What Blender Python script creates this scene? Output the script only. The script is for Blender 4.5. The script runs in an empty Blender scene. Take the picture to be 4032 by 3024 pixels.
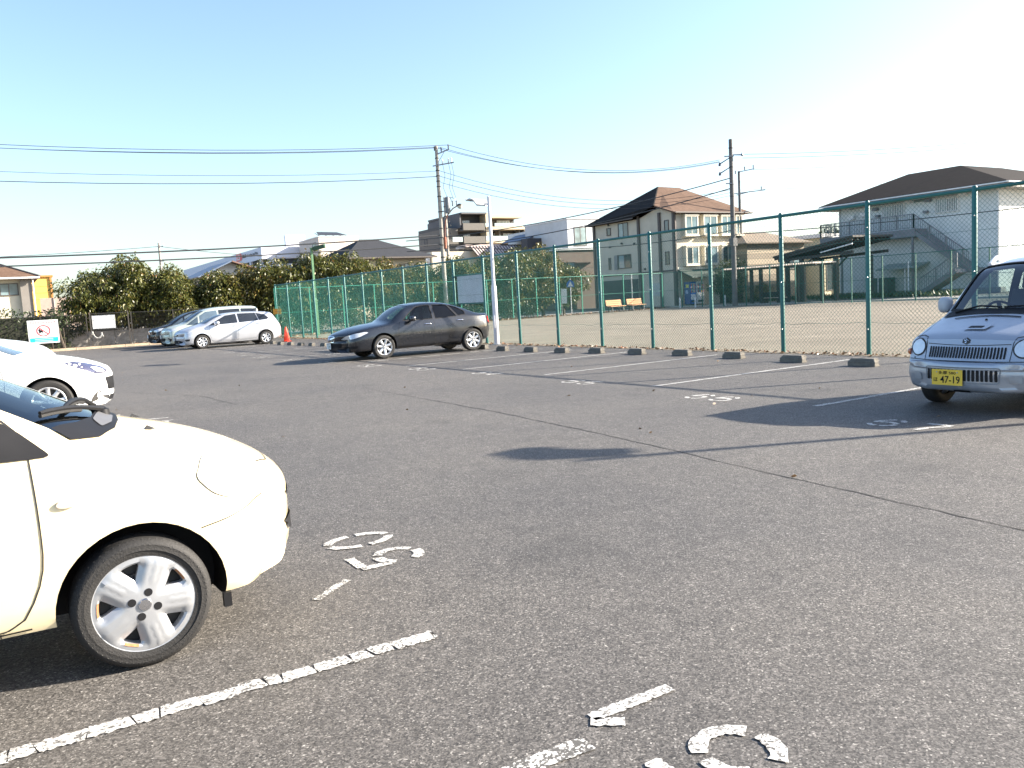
import bpy, bmesh, math, random
import numpy as np
from mathutils import Vector, Matrix, geometry
from mathutils.bvhtree import BVHTree
PI = math.pi
R = math.radians
rnd = random.Random(7)
scene = bpy.context.scene
COL = scene.collection

# ---------------------------------------------------------------- camera
cam_d = bpy.data.cameras.new('camera'); cam_d.sensor_width = 36.0; cam_d.lens = 29.221
cam_d.clip_start = 0.05; cam_d.clip_end = 3000
cam = bpy.data.objects.new('camera', cam_d); COL.objects.link(cam)
PITCH, ROLL, YAW = R(-5.943), R(-3.216), R(58.582)
_fw = Vector((math.cos(YAW)*math.cos(PITCH), math.sin(YAW)*math.cos(PITCH), math.sin(PITCH)))
_rt = Vector((math.sin(YAW), -math.cos(YAW), 0)); _up = _rt.cross(_fw)
_r2 = _rt*math.cos(ROLL) + _up*math.sin(ROLL); _u2 = -_rt*math.sin(ROLL) + _up*math.cos(ROLL)
cam.matrix_world = Matrix(((_r2.x, _u2.x, -_fw.x, 0), (_r2.y, _u2.y, -_fw.y, 0), (_r2.z, _u2.z, -_fw.z, 1.5), (0, 0, 0, 1)))
scene.camera = cam

# ---------------------------------------------------------------- sky, sun, exposure
SUN_AZ, SUN_EL = R(-24.2), R(24.2)          # direction towards the sun, from +x counter-clockwise
world = bpy.data.worlds.new('World'); scene.world = world; world.use_nodes = True
wn = world.node_tree.nodes; wl = world.node_tree.links
bg = wn['Background']; bg.inputs['Strength'].default_value = 0.095
sky = wn.new('ShaderNodeTexSky'); sky.sky_type = 'NISHITA'; sky.sun_disc = False
sky.sun_elevation = SUN_EL; sky.sun_rotation = PI/2 - SUN_AZ
sky.air_density = 1.0; sky.dust_density = 1.7; sky.ozone_density = 2.2; sky.altitude = 50
wl.new(sky.outputs[0], bg.inputs['Color'])
sd = bpy.data.lights.new('sun', 'SUN'); sd.energy = 5.0; sd.angle = R(0.53); sd.color = (1.0, 0.91, 0.78)
sun = bpy.data.objects.new('sun', sd); COL.objects.link(sun); sun.location = (60, -27, 30)
_sdir = Vector((math.cos(SUN_AZ)*math.cos(SUN_EL), math.sin(SUN_AZ)*math.cos(SUN_EL), math.sin(SUN_EL)))
sun.rotation_euler = _sdir.to_track_quat('Z', 'Y').to_euler()
vs = scene.view_settings; vs.view_transform = 'Standard'; vs.look = 'None'; vs.exposure = 1.88; vs.gamma = 1.0
vs.use_curve_mapping = False

# ---------------------------------------------------------------- materials
MATS = {}
def _newmat(name):
    m = bpy.data.materials.new(name); m.use_nodes = True
    nt = m.node_tree; b = nt.nodes['Principled BSDF']
    return m, nt, b
def _nd(nt, t, **kw):
    n = nt.nodes.new(t)
    for k, v in kw.items():
        if k.startswith('i_'):
            n.inputs[k[2:].replace('_', ' ')].default_value = v
        else: setattr(n, k, v)
    return n
def _ramp(nt, fac, stops):
    r = nt.nodes.new('ShaderNodeValToRGB'); nt.links.new(fac, r.inputs[0])
    el = r.color_ramp.elements
    while len(el) < len(stops): el.new(0.5)
    for e, (p, c) in zip(el, stops):
        e.position = p; e.color = (c[0], c[1], c[2], 1) if hasattr(c, '__len__') else (c, c, c, 1)
    return r.outputs[0]
def mat(name, col, rough=0.6, metal=0.0, var=0.12, scale=3.0, bump=0.0, bscale=40.0, coat=0.0, spec=0.5, dirt=0.0):
    """plain procedural surface: base colour broken up by two noises, optional fine bump and grime"""
    if name in MATS: return MATS[name]
    m, nt, b = _newmat(name)
    tc = nt.nodes.new('ShaderNodeTexCoord')
    n1 = _nd(nt, 'ShaderNodeTexNoise', i_Scale=scale, i_Detail=6.0, i_Roughness=0.65); nt.links.new(tc.outputs['Object'], n1.inputs['Vector'])
    lo = [max(0, c*(1-var)) for c in col]; hi = [min(1, c*(1+var)) for c in col]
    out = _ramp(nt, n1.outputs['Fac'], [(0.3, lo), (0.7, hi)])
    if dirt:
        n2 = _nd(nt, 'ShaderNodeTexNoise', i_Scale=scale*0.35, i_Detail=8.0, i_Roughness=0.7); nt.links.new(tc.outputs['Object'], n2.inputs['Vector'])
        f = _ramp(nt, n2.outputs['Fac'], [(0.45, 0.0), (0.75, dirt)])
        mx = nt.nodes.new('ShaderNodeMixRGB'); nt.links.new(f, mx.inputs[0]); nt.links.new(out, mx.inputs[1])
        mx.inputs[2].default_value = (col[0]*0.35+0.01, col[1]*0.32+0.01, col[2]*0.28+0.01, 1); out = mx.outputs[0]
    nt.links.new(out, b.inputs['Base Color'])
    b.inputs['Roughness'].default_value = rough; b.inputs['Metallic'].default_value = metal
    b.inputs['Coat Weight'].default_value = coat; b.inputs['Coat Roughness'].default_value = 0.04
    b.inputs['Specular IOR Level'].default_value = spec
    if bump:
        n3 = _nd(nt, 'ShaderNodeTexNoise', i_Scale=bscale, i_Detail=4.0); nt.links.new(tc.outputs['Object'], n3.inputs['Vector'])
        bp = _nd(nt, 'ShaderNodeBump', i_Strength=bump, i_Distance=0.02); nt.links.new(n3.outputs['Fac'], bp.inputs['Height'])
        nt.links.new(bp.outputs[0], b.inputs['Normal'])
    MATS[name] = m; return m
def car_paint(name, col, metal=0.0, rough=0.35, flake=0.0):
    m, nt, b = _newmat(name)
    tc = nt.nodes.new('ShaderNodeTexCoord')
    n1 = _nd(nt, 'ShaderNodeTexNoise', i_Scale=1.6, i_Detail=5.0, i_Roughness=0.7); nt.links.new(tc.outputs['Object'], n1.inputs['Vector'])
    c = _ramp(nt, n1.outputs['Fac'], [(0.35, [x*0.94 for x in col]), (0.65, [min(1, x*1.03) for x in col])])
    nt.links.new(c, b.inputs['Base Color'])
    n2 = _nd(nt, 'ShaderNodeTexNoise', i_Scale=7.0, i_Detail=7.0, i_Roughness=0.75); nt.links.new(tc.outputs['Object'], n2.inputs['Vector'])
    r = nt.nodes.new('ShaderNodeMapRange'); nt.links.new(n2.outputs['Fac'], r.inputs[0]); r.inputs[3].default_value = rough-0.06; r.inputs[4].default_value = rough+0.12
    nt.links.new(r.outputs[0], b.inputs['Roughness'])
    b.inputs['Metallic'].default_value = metal; b.inputs['Coat Weight'].default_value = 0.9; b.inputs['Coat Roughness'].default_value = 0.05
    MATS[name] = m; return m
def glass(name, tint, refl=1.45, gloss=(1, 1, 1)):
    """thin pane: tinted see-through plus a Fresnel sky reflection"""
    m = bpy.data.materials.new(name); m.use_nodes = True; nt = m.node_tree; nt.nodes.clear()
    o = nt.nodes.new('ShaderNodeOutputMaterial'); t = nt.nodes.new('ShaderNodeBsdfTransparent'); t.inputs[0].default_value = (*tint, 1)
    g = nt.nodes.new('ShaderNodeBsdfGlossy'); g.inputs[0].default_value = (*gloss, 1); g.inputs['Roughness'].default_value = 0.015
    tc = nt.nodes.new('ShaderNodeTexCoord'); n = _nd(nt, 'ShaderNodeTexNoise', i_Scale=0.7, i_Detail=2.0); nt.links.new(tc.outputs['Object'], n.inputs['Vector'])
    bp = _nd(nt, 'ShaderNodeBump', i_Strength=0.015, i_Distance=0.1); nt.links.new(n.outputs['Fac'], bp.inputs['Height']); nt.links.new(bp.outputs[0], g.inputs['Normal'])
    f = nt.nodes.new('ShaderNodeFresnel'); ge = nt.nodes.new('ShaderNodeNewGeometry'); ir = nt.nodes.new('ShaderNodeMapRange')   # same reflectance from both sides of the pane
    nt.links.new(ge.outputs['Backfacing'], ir.inputs[0]); ir.inputs[3].default_value = refl; ir.inputs[4].default_value = 1/refl; nt.links.new(ir.outputs[0], f.inputs[0])
    mx = nt.nodes.new('ShaderNodeMixShader'); nt.links.new(f.outputs[0], mx.inputs[0]); nt.links.new(t.outputs[0], mx.inputs[1]); nt.links.new(g.outputs[0], mx.inputs[2])
    nt.links.new(mx.outputs[0], o.inputs[0]); MATS[name] = m; return m
def house_glass(name, col=(0.03, 0.04, 0.045), rough=0.06):
    m, nt, b = _newmat(name)
    tc = nt.nodes.new('ShaderNodeTexCoord'); n = _nd(nt, 'ShaderNodeTexNoise', i_Scale=0.8, i_Detail=2.0); nt.links.new(tc.outputs['Object'], n.inputs['Vector'])
    c = _ramp(nt, n.outputs['Fac'], [(0.35, col), (0.65, [x*2.2 for x in col])]); nt.links.new(c, b.inputs['Base Color'])
    b.inputs['Roughness'].default_value = rough; b.inputs['Specular IOR Level'].default_value = 0.8
    MATS[name] = m; return m

def asphalt_mat():
    m, nt, b = _newmat('asphalt'); L = nt.links.new
    tc = nt.nodes.new('ShaderNodeTexCoord')
    v = _nd(nt, 'ShaderNodeTexVoronoi', i_Scale=150.0); L(tc.outputs['Object'], v.inputs['Vector'])
    sp = nt.nodes.new('ShaderNodeSeparateColor'); L(v.outputs['Color'], sp.inputs[0])
    stone = _ramp(nt, sp.outputs[0], [(0.0, (0.030, 0.0275, 0.0255)), (0.34, (0.072, 0.0665, 0.061)), (0.72, (0.115, 0.1065, 0.098)), (0.95, (0.168, 0.156, 0.144)), (1.0, (0.33, 0.315, 0.29))])
    v2 = _nd(nt, 'ShaderNodeTexVoronoi', i_Scale=55.0); L(tc.outputs['Object'], v2.inputs['Vector'])
    sp2 = nt.nodes.new('ShaderNodeSeparateColor'); L(v2.outputs['Color'], sp2.inputs[0])
    chip = _ramp(nt, sp2.outputs[1], [(0.0, 0.78), (0.3, 0.95), (0.8, 1.04), (0.97, 1.12), (1.0, 1.5)])
    big = _nd(nt, 'ShaderNodeTexNoise', i_Scale=0.33, i_Detail=5.0, i_Roughness=0.62); L(tc.outputs['Object'], big.inputs['Vector'])
    patch = _ramp(nt, big.outputs['Fac'], [(0.3, (0.78, 0.78, 0.80)), (0.5, (0.97, 0.96, 0.95)), (0.72, (1.15, 1.13, 1.09))])
    mid = _nd(nt, 'ShaderNodeTexNoise', i_Scale=6.0, i_Detail=5.0, i_Roughness=0.7); L(tc.outputs['Object'], mid.inputs['Vector'])
    mp = _ramp(nt, mid.outputs['Fac'], [(0.3, 0.82), (0.7, 1.13)])
    # old oil drips where cars stand
    oil = _nd(nt, 'ShaderNodeTexNoise', i_Scale=0.9, i_Detail=3.0); L(tc.outputs['Object'], oil.inputs['Vector'])
    om = _ramp(nt, oil.outputs['Fac'], [(0.30, 0.82), (0.40, 1.0)])
    def mul(a, c):
        x = nt.nodes.new('ShaderNodeMixRGB'); x.blend_type = 'MULTIPLY'; x.inputs[0].default_value = 1; L(a, x.inputs[1]); L(c, x.inputs[2]); return x.outputs[0]
    out = mul(mul(mul(mul(stone, chip), patch), mp), om)
    L(out, b.inputs['Base Color']); b.inputs['Roughness'].default_value = 0.72; b.inputs['Specular IOR Level'].default_value = 0.5
    bp = _nd(nt, 'ShaderNodeBump', i_Strength=0.75, i_Distance=0.006); L(sp.outputs[0], bp.inputs['Height'])
    bp2 = _nd(nt, 'ShaderNodeBump', i_Strength=0.5, i_Distance=0.01); L(sp2.outputs[1], bp2.inputs['Height']); L(bp.outputs[0], bp2.inputs['Normal'])
    L(bp2.outputs[0], b.inputs['Normal']); MATS['asphalt'] = m; return m
def paint_mat(name='road_paint', cover=0.5):
    """worn white road paint: specks of dark stone show through where it has rubbed off"""
    m, nt, b = _newmat(name); L = nt.links.new
    tc = nt.nodes.new('ShaderNodeTexCoord')
    v = _nd(nt, 'ShaderNodeTexVoronoi', i_Scale=120.0); L(tc.outputs['Object'], v.inputs['Vector'])
    sp = nt.nodes.new('ShaderNodeSeparateColor'); L(v.outputs['Color'], sp.inputs[0])
    n = _nd(nt, 'ShaderNodeTexNoise', i_Scale=30.0, i_Detail=6.0, i_Roughness=0.75); L(tc.outputs['Object'], n.inputs['Vector'])
    n2 = _nd(nt, 'ShaderNodeTexNoise', i_Scale=4.0, i_Detail=4.0); L(tc.outputs['Object'], n2.inputs['Vector'])
    ad = nt.nodes.new('ShaderNodeMath'); ad.operation = 'MULTIPLY_ADD'; L(sp.outputs[0], ad.inputs[0]); ad.inputs[1].default_value = 0.45; L(n.outputs['Fac'], ad.inputs[2])
    ad2 = nt.nodes.new('ShaderNodeMath'); ad2.operation = 'MULTIPLY_ADD'; L(n2.outputs['Fac'], ad2.inputs[0]); ad2.inputs[1].default_value = 0.45; L(ad.outputs[0], ad2.inputs[2])
    c = _ramp(nt, ad2.outputs[0], [(cover-0.05, (0.085, 0.081, 0.076)), (cover+0.05, (0.30, 0.29, 0.275)), (cover+0.16, (0.52, 0.51, 0.485))])
    L(c, b.inputs['Base Color']); b.inputs['Roughness'].default_value = 0.85
    bp = _nd(nt, 'ShaderNodeBump', i_Strength=0.8, i_Distance=0.005); L(sp.outputs[0], bp.inputs['Height']); L(bp.outputs[0], b.inputs['Normal'])
    MATS[name] = m; return m
def dirt_mat():
    m, nt, b = _newmat('dirt_ground'); L = nt.links.new
    tc = nt.nodes.new('ShaderNodeTexCoord')
    n = _nd(nt, 'ShaderNodeTexNoise', i_Scale=0.5, i_Detail=9.0, i_Roughness=0.7); L(tc.outputs['Object'], n.inputs['Vector'])
    c = _ramp(nt, n.outputs['Fac'], [(0.3, (0.155, 0.132, 0.098)), (0.55, (0.21, 0.18, 0.135)), (0.75, (0.27, 0.233, 0.18))])
    n2 = _nd(nt, 'ShaderNodeTexNoise', i_Scale=14.0, i_Detail=6.0, i_Roughness=0.75); L(tc.outputs['Object'], n2.inputs['Vector'])
    f = _ramp(nt, n2.outputs['Fac'], [(0.25, 0.62), (0.5, 1.0), (0.8, 1.15)])
    x = nt.nodes.new('ShaderNodeMixRGB'); x.blend_type = 'MULTIPLY'; x.inputs[0].default_value = 1; L(c, x.inputs[1]); L(f, x.inputs[2])
    L(x.outputs[0], b.inputs['Base Color']); b.inputs['Roughness'].default_value = 0.95
    bp = _nd(nt, 'ShaderNodeBump', i_Strength=0.9, i_Distance=0.05); L(n2.outputs['Fac'], bp.inputs['Height']); L(bp.outputs[0], b.inputs['Normal'])
    MATS['dirt_ground'] = m; return m
def leaf_mat(name, stops, trans=0.25):
    """leaves: one colour per leaf, picked at random along a ramp"""
    m = bpy.data.materials.new(name); m.use_nodes = True; nt = m.node_tree; b = nt.nodes['Principled BSDF']; L = nt.links.new
    g = nt.nodes.new('ShaderNodeNewGeometry'); c = _ramp(nt, g.outputs['Random Per Island'], stops)
    L(c, b.inputs['Base Color']); b.inputs['Roughness'].default_value = 0.42
    t = nt.nodes.new('ShaderNodeBsdfTranslucent'); L(c, t.inputs[0])
    mx = nt.nodes.new('ShaderNodeMixShader'); mx.inputs[0].default_value = trans
    L(b.outputs[0], mx.inputs[1]); L(t.outputs[0], mx.inputs[2]); L(mx.outputs[0], nt.nodes['Material Output'].inputs[0])
    MATS[name] = m; return m
def roof_mat(name, col, course=0.18, var=0.25):
    """asphalt-shingle roof: thin courses and blotchy granules"""
    m, nt, b = _newmat(name); L = nt.links.new
    tc = nt.nodes.new('ShaderNodeTexCoord')
    sp = nt.nodes.new('ShaderNodeSeparateXYZ'); L(tc.outputs['Object'], sp.inputs[0])
    w = nt.nodes.new('ShaderNodeMath'); w.operation = 'MULTIPLY'; L(sp.outputs[2], w.inputs[0]); w.inputs[1].default_value = 1/(course*0.42)
    fr = nt.nodes.new('ShaderNodeMath'); fr.operation = 'FRACT'; L(w.outputs[0], fr.inputs[0])
    line = _ramp(nt, fr.outputs[0], [(0.0, 0.55), (0.16, 1.0), (1.0, 1.0)])
    n = _nd(nt, 'ShaderNodeTexNoise', i_Scale=2.5, i_Detail=8.0, i_Roughness=0.75); L(tc.outputs['Object'], n.inputs['Vector'])
    c = _ramp(nt, n.outputs['Fac'], [(0.3, [x*(1-var) for x in col]), (0.7, [x*(1+var) for x in col])])
    x = nt.nodes.new('ShaderNodeMixRGB'); x.blend_type = 'MULTIPLY'; x.inputs[0].default_value = 1; L(c, x.inputs[1]); L(line, x.inputs[2])
    L(x.outputs[0], b.inputs['Base Color']); b.inputs['Roughness'].default_value = 0.95; b.inputs['Specular IOR Level'].default_value = 0.12
    MATS[name] = m; return m

# ---------------------------------------------------------------- mesh helpers
class MB:
    """collects faces; build() links them as ONE mesh object"""
    def __init__(s): s.v = []; s.f = []
    def add(s, vs, fs):
        o = len(s.v); s.v += [tuple(v) for v in vs]; s.f += [tuple(i+o for i in f) for f in fs]; return s
    def box(s, x0, x1, y0, y1, z0, z1):
        return s.add([(x0,y0,z0),(x1,y0,z0),(x1,y1,z0),(x0,y1,z0),(x0,y0,z1),(x1,y0,z1),(x1,y1,z1),(x0,y1,z1)],
                     [(0,3,2,1),(4,5,6,7),(0,1,5,4),(1,2,6,5),(2,3,7,6),(3,0,4,7)])
    def bar(s, p, q, w, h, up=(0,0,1)):
        p, q = Vector(p), Vector(q); d = (q-p).normalized(); u = Vector(up)
        r = d.cross(u)
        if r.length < 1e-4: r = d.cross(Vector((1,0,0)))
        r.normalize(); u = r.cross(d).normalized(); r *= w/2; u *= h/2
        vs = [p-r-u, p+r-u, p+r+u, p-r+u, q-r-u, q+r-u, q+r+u, q-r+u]
        return s.add(vs, [(0,1,2,3),(7,6,5,4),(0,4,5,1),(1,5,6,2),(2,6,7,3),(3,7,4,0)])
    def tube(s, pts, r, n=8, cap=True):
        pts = [Vector(p) for p in pts]; k = len(pts); rr = r if hasattr(r, '__len__') else [r]*k
        rings = []; ref = None
        for i, p in enumerate(pts):
            d = (pts[min(i+1, k-1)]-pts[max(i-1, 0)]).normalized()
            if ref is None: ref = d.cross(Vector((0, 0, 1))) if abs(d.z) < 0.9 else d.cross(Vector((1, 0, 0)))
            a = (ref - d*ref.dot(d)).normalized(); b = d.cross(a); ref = a
            rings.append([p + a*(rr[i]*math.cos(2*PI*j/n)) + b*(rr[i]*math.sin(2*PI*j/n)) for j in range(n)])
        vs = [v for rg in rings for v in rg]; fs = []
        for i in range(k-1):
            for j in range(n): fs.append((i*n+j, i*n+(j+1)%n, (i+1)*n+(j+1)%n, (i+1)*n+j))
        if cap: fs += [tuple(range(n-1, -1, -1)), tuple((k-1)*n+j for j in range(n))]
        return s.add(vs, fs)
    def lathe(s, prof, axis='z', n=24, c=(0, 0, 0), cap=True):
        """prof: [(radius, along)]"""
        vs = []; fs = []; k = len(prof)
        for (r, h) in prof:
            for j in range(n):
                a = 2*PI*j/n; u, w = r*math.cos(a), r*math.sin(a)
                p = (u, w, h) if axis == 'z' else ((u, h, w) if axis == 'y' else (h, u, w))
                vs.append((p[0]+c[0], p[1]+c[1], p[2]+c[2]))
        for i in range(k-1):
            for j in range(n):
                q = (i*n+j, i*n+(j+1)%n, (i+1)*n+(j+1)%n, (i+1)*n+j); fs.append(q if axis != 'y' else q[::-1])
        if cap: fs += [tuple(range(n-1, -1, -1)), tuple((k-1)*n+j for j in range(n))]
        return s.add(vs, fs)
    def prism(s, poly, z0, z1):
        n = len(poly); vs = [(x, y, z0) for x, y in poly]+[(x, y, z1) for x, y in poly]
        return s.add(vs, [tuple(range(n-1, -1, -1)), tuple(range(n, 2*n))]+[(i, (i+1) % n, n+(i+1) % n, n+i) for i in range(n)])
    def poly(s, pts): return s.add(pts, [tuple(range(len(pts)))])
    def xform(s, M): s.v = [tuple(M @ Vector(v)) for v in s.v]; return s
    def mesh(s, name, m=None, smooth=False, fix=True):
        me = bpy.data.meshes.new(name); me.from_pydata(s.v, [], s.f); me.update()
        if fix:
            bm = bmesh.new(); bm.from_mesh(me); bmesh.ops.recalc_face_normals(bm, faces=bm.faces); bm.to_mesh(me); bm.free()
        if m is not None: me.materials.append(m)
        if smooth: smooth_mesh(me, smooth if smooth is not True else 40)
        return me
    def build(s, name, m=None, parent=None, smooth=False, fix=True):
        return link(name, s.mesh(name, m, smooth, fix), parent)
def smooth_mesh(me, ang=40):
    me.polygons.foreach_set('use_smooth', [True]*len(me.polygons))
    try: me.set_sharp_from_angle(angle=R(ang))
    except Exception: pass
def link(name, me, parent=None):
    o = bpy.data.objects.new(name, me); COL.objects.link(o)
    if parent is not None: o.parent = parent
    return o
def thing(name, label, cat, loc=(0, 0, 0), rz=0.0, group=None):
    o = bpy.data.objects.new(name, None); COL.objects.link(o); o.location = loc; o.rotation_euler = (0, 0, rz)
    o.empty_display_size = 0.2
    return tag(o, label, cat, group)
def tag(o, label, cat, group=None, kind=None):
    if label: o['label'] = label
    if cat: o['category'] = cat
    if group: o['group'] = group
    if kind: o['kind'] = kind
    return o
def struct(o): o['kind'] = 'structure'; return o
def copy_tree(o, parent=None):
    c = o.copy(); COL.objects.link(c)
    if parent is not None: c.parent = parent
    for ch in list(o.children): copy_tree(ch, c)
    return c
def text_mesh(s, size, m=None, name='lettering', bold=0.0):
    """flat lettering as a mesh in the xy plane, lower-left at the origin; returns mesh, width, height"""
    cu = bpy.data.curves.new('txt', 'FONT'); cu.body = s; cu.size = size; cu.offset = bold; cu.resolution_u = 3
    ob = bpy.data.objects.new('txt', cu); COL.objects.link(ob)
    dg = bpy.context.evaluated_depsgraph_get(); me = bpy.data.meshes.new_from_object(ob.evaluated_get(dg))
    bpy.data.objects.remove(ob); bpy.data.curves.remove(cu); me.name = name
    if not len(me.vertices): return me, 0, 0
    co = np.empty(len(me.vertices)*3); me.vertices.foreach_get('co', co); co = co.reshape(-1, 3); mn = co.min(0); mx = co.max(0)
    co -= [mn[0], mn[1], 0]; me.vertices.foreach_set('co', co.ravel()); me.update(); me.materials.clear()
    if m: me.materials.append(m)
    return me, mx[0]-mn[0], mx[1]-mn[1]
def put_text(s, w, h, origin, ux, uz, m, parent, name='lettering', bold=0.0):
    """lettering stretched to w x h with its lower-left corner at origin; ux = reading direction, uz = up"""
    me, tw, th = text_mesh(s, 1.0, m, name, bold)
    if tw == 0: return None
    ux, uz, o = Vector(ux).normalized(), Vector(uz).normalized(), Vector(origin); n = ux.cross(uz)
    for v in me.vertices: v.co = o + ux*(v.co.x/tw*w) + uz*(v.co.y/th*h) + n*0.0
    me.update(); return link(name, me, parent)
def wire(name, p, q, sag, r, m, label, cat='power line', n=18, group=None):
    p, q = Vector(p), Vector(q)
    pts = [p.lerp(q, t/n) - Vector((0, 0, sag*4*(t/n)*(1-t/n))) for t in range(n+1)]
    o = MB().tube(pts, r, 5).build(name, m, None, smooth=True); tag(o, label, cat, group); return o

# shared materials
asph = asphalt_mat(); dirtm = dirt_mat(); rpaint = paint_mat('road_paint', 0.80); rpaint_old = paint_mat('road_paint_worn', 0.98)
WHITE = mat('white_paint', (0.72, 0.72, 0.71), 0.5, dirt=0.15); BLACK = mat('black_plastic', (0.012, 0.012, 0.0135), 0.55, var=0.2, spec=0.22)
GREEN = mat('fence_green', (0.010, 0.115, 0.105), 0.42, var=0.15, dirt=0.2); GWIRE = mat('fence_wire', (0.022, 0.135, 0.11), 0.4)
GREEN2 = mat('fence_green_sunlit', (0.02, 0.19, 0.13), 0.42, var=0.15)  # far fence green, lightened in the colour for its sunlit run
CONC = mat('concrete', (0.33, 0.31, 0.28), 0.9, var=0.22, scale=6, bump=0.4, dirt=0.4)
STEEL = mat('galvanised_steel', (0.42, 0.43, 0.44), 0.45, metal=0.6, var=0.15)
DARKMET = mat('dark_metal', (0.03, 0.03, 0.032), 0.5, var=0.2); RUBBER = mat('tyre_rubber', (0.017, 0.016, 0.0155), 0.72, var=0.25, scale=9, bump=0.2, bscale=120)
HGLASS = house_glass('house_glass'); HGLASS2 = house_glass('house_glass_pale', (0.10, 0.14, 0.15)); CABLE = mat('cable_black', (0.03, 0.032, 0.035), 0.5)
REDP = mat('red_paint', (0.55, 0.03, 0.03), 0.45); 
# ================================================================ ground and markings
def fx(y): return 14.42 - 0.02765*(y-8.1)                 # line of the tall green fence
def ky(x): return 49.2 + (13.0-x)*0.09                    # line of the kerb at the far end of the lot
def sheet(name, pts, z, m):
    bm = MB().poly([(x, y, z) for x, y in pts]); return struct(bm.build(name, m, None))
earth = mat('earth', (0.17, 0.145, 0.11), 0.95, var=0.3, scale=0.6, dirt=0.3)
sheet('ground', [(-1500, -1500), (1500, -1500), (1500, 1500), (-1500, 1500)], -0.05, earth)
lot = sheet('parking_lot', [(-40, -30), (fx(-30)-0.3, -30), (fx(48)-0.3, 49.2), (-40, ky(-40))], 0.0, asph)
field = sheet('dirt_field', [(fx(-40)-0.29, -40), (47.3, -40), (45.4, 49.6), (13.0, 47.2), (fx(46.6)-0.29, 46.6)], 0.006, dirtm)
road_m = mat('road_surface', (0.20, 0.195, 0.185), 0.9, var=0.2, scale=1.5, dirt=0.2)
sheet('road', [(47.5, -60), (53.0, -60), (53.0, 150), (47.5, 150)], -0.02, road_m)
sheet('back_road', [(-60, 50.6+2), (13, 49.6), (47.4, 50.2), (47.4, 54.5), (-60, 70)], -0.03, road_m)
pav = mat('pavement', (0.42, 0.40, 0.36), 0.9, var=0.15, scale=2, dirt=0.2)
kb = MB()
for k in range(60): kb.box(45.75, 45.95, -40+1.5*k, -40+1.5*k+1.485, -0.02, 0.10)
struct(kb.build('field_kerb', pav))
# planting bed behind the far kerb
sheet('planting_bed', [(13.0, ky(13)+0.1), (13.0, 53.5), (-40, ky(-40)+9), (-40, ky(-40)+0.1)], 0.03, mat('bed_soil', (0.15, 0.105, 0.07), 0.95, var=0.4, scale=3, bump=0.6, bscale=12))
# kerb stones along the far end
ks = MB().add([(0,0,0),(1.18,0,0),(1.18,0.16,0),(0,0.16,0),(0,0.02,0.13),(1.18,0.02,0.13),(1.18,0.16,0.13),(0,0.16,0.13)], [(0,3,2,1),(4,5,6,7),(0,1,5,4),(1,2,6,5),(2,3,7,6),(3,0,4,7)]).mesh('kerb_stone', mat('kerb_concrete', (0.46, 0.36, 0.25), 0.9, var=0.25, scale=5, dirt=0.35))
kerb = struct(bpy.data.objects.new('kerb', None)); COL.objects.link(kerb)
kang = math.atan2(0.09, -1.0)
for k in range(26):
    t = k*1.2; o = link('kerb_stone', ks, kerb); o.location = (13.0+math.cos(kang)*t, 49.2+math.sin(kang)*t-0.04, 0.002); o.rotation_euler = (0, 0, kang)
    o.scale = (1, -1, 1)
# construction joints and cracks in the asphalt
crack_m = mat('joint_tar', (0.028, 0.026, 0.025), 0.85, var=0.3)
def ribbon(pts, w, z, jit=0.0, rr=rnd):
    bm = MB(); P = []
    for (x0, y0), (x1, y1) in zip(pts[:-1], pts[1:]):
        n = max(2, int(math.hypot(x1-x0, y1-y0)/(0.15 if w < 0.04 else 0.03)))
        P += [(x0+(x1-x0)*i/n, y0+(y1-y0)*i/n) for i in range(n)]
    P.append(pts[-1]); vs = []; fs = []
    for i, (x, y) in enumerate(P):
        a, b = P[max(i-1, 0)], P[min(i+1, len(P)-1)]; d = math.hypot(b[0]-a[0], b[1]-a[1]) or 1
        nx, ny = -(b[1]-a[1])/d, (b[0]-a[0])/d; o = rr.uniform(-jit, jit); ww = (w*rr.uniform(0.6, 1.4) if w < 0.04 else w*rr.uniform(0.9, 1.08)) if jit else w
        vs += [(x+nx*(o-ww/2), y+ny*(o-ww/2), z), (x+nx*(o+ww/2), y+ny*(o+ww/2), z)]
    for i in range(len(P)-1): fs.append((2*i, 2*i+1, 2*i+3, 2*i+2))
    return bm.add(vs, fs)
for pts, w in [([(5.6, 14.5), (5.5, 9.3), (5.34, 6.85), (5.1, 4.6), (4.9, 2.4), (4.7, -6)], 0.014), ([(-3, 28.0), (2.9, 27.6), (5.3, 27.05), (8.0, 26.5)], 0.03),
               ([(2.2, 18.5), (3.1, 16.0), (3.2, 13.9), (4.2, 13.7), (5.5, 13.4)], 0.016), ([(10.9, 10.6), (11.4, 9.7), (12.2, 9.3)], 0.01)]:
    ribbon(pts, w, 0.003, 0.012).build('asphalt_joint', crack_m, lot)
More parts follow.
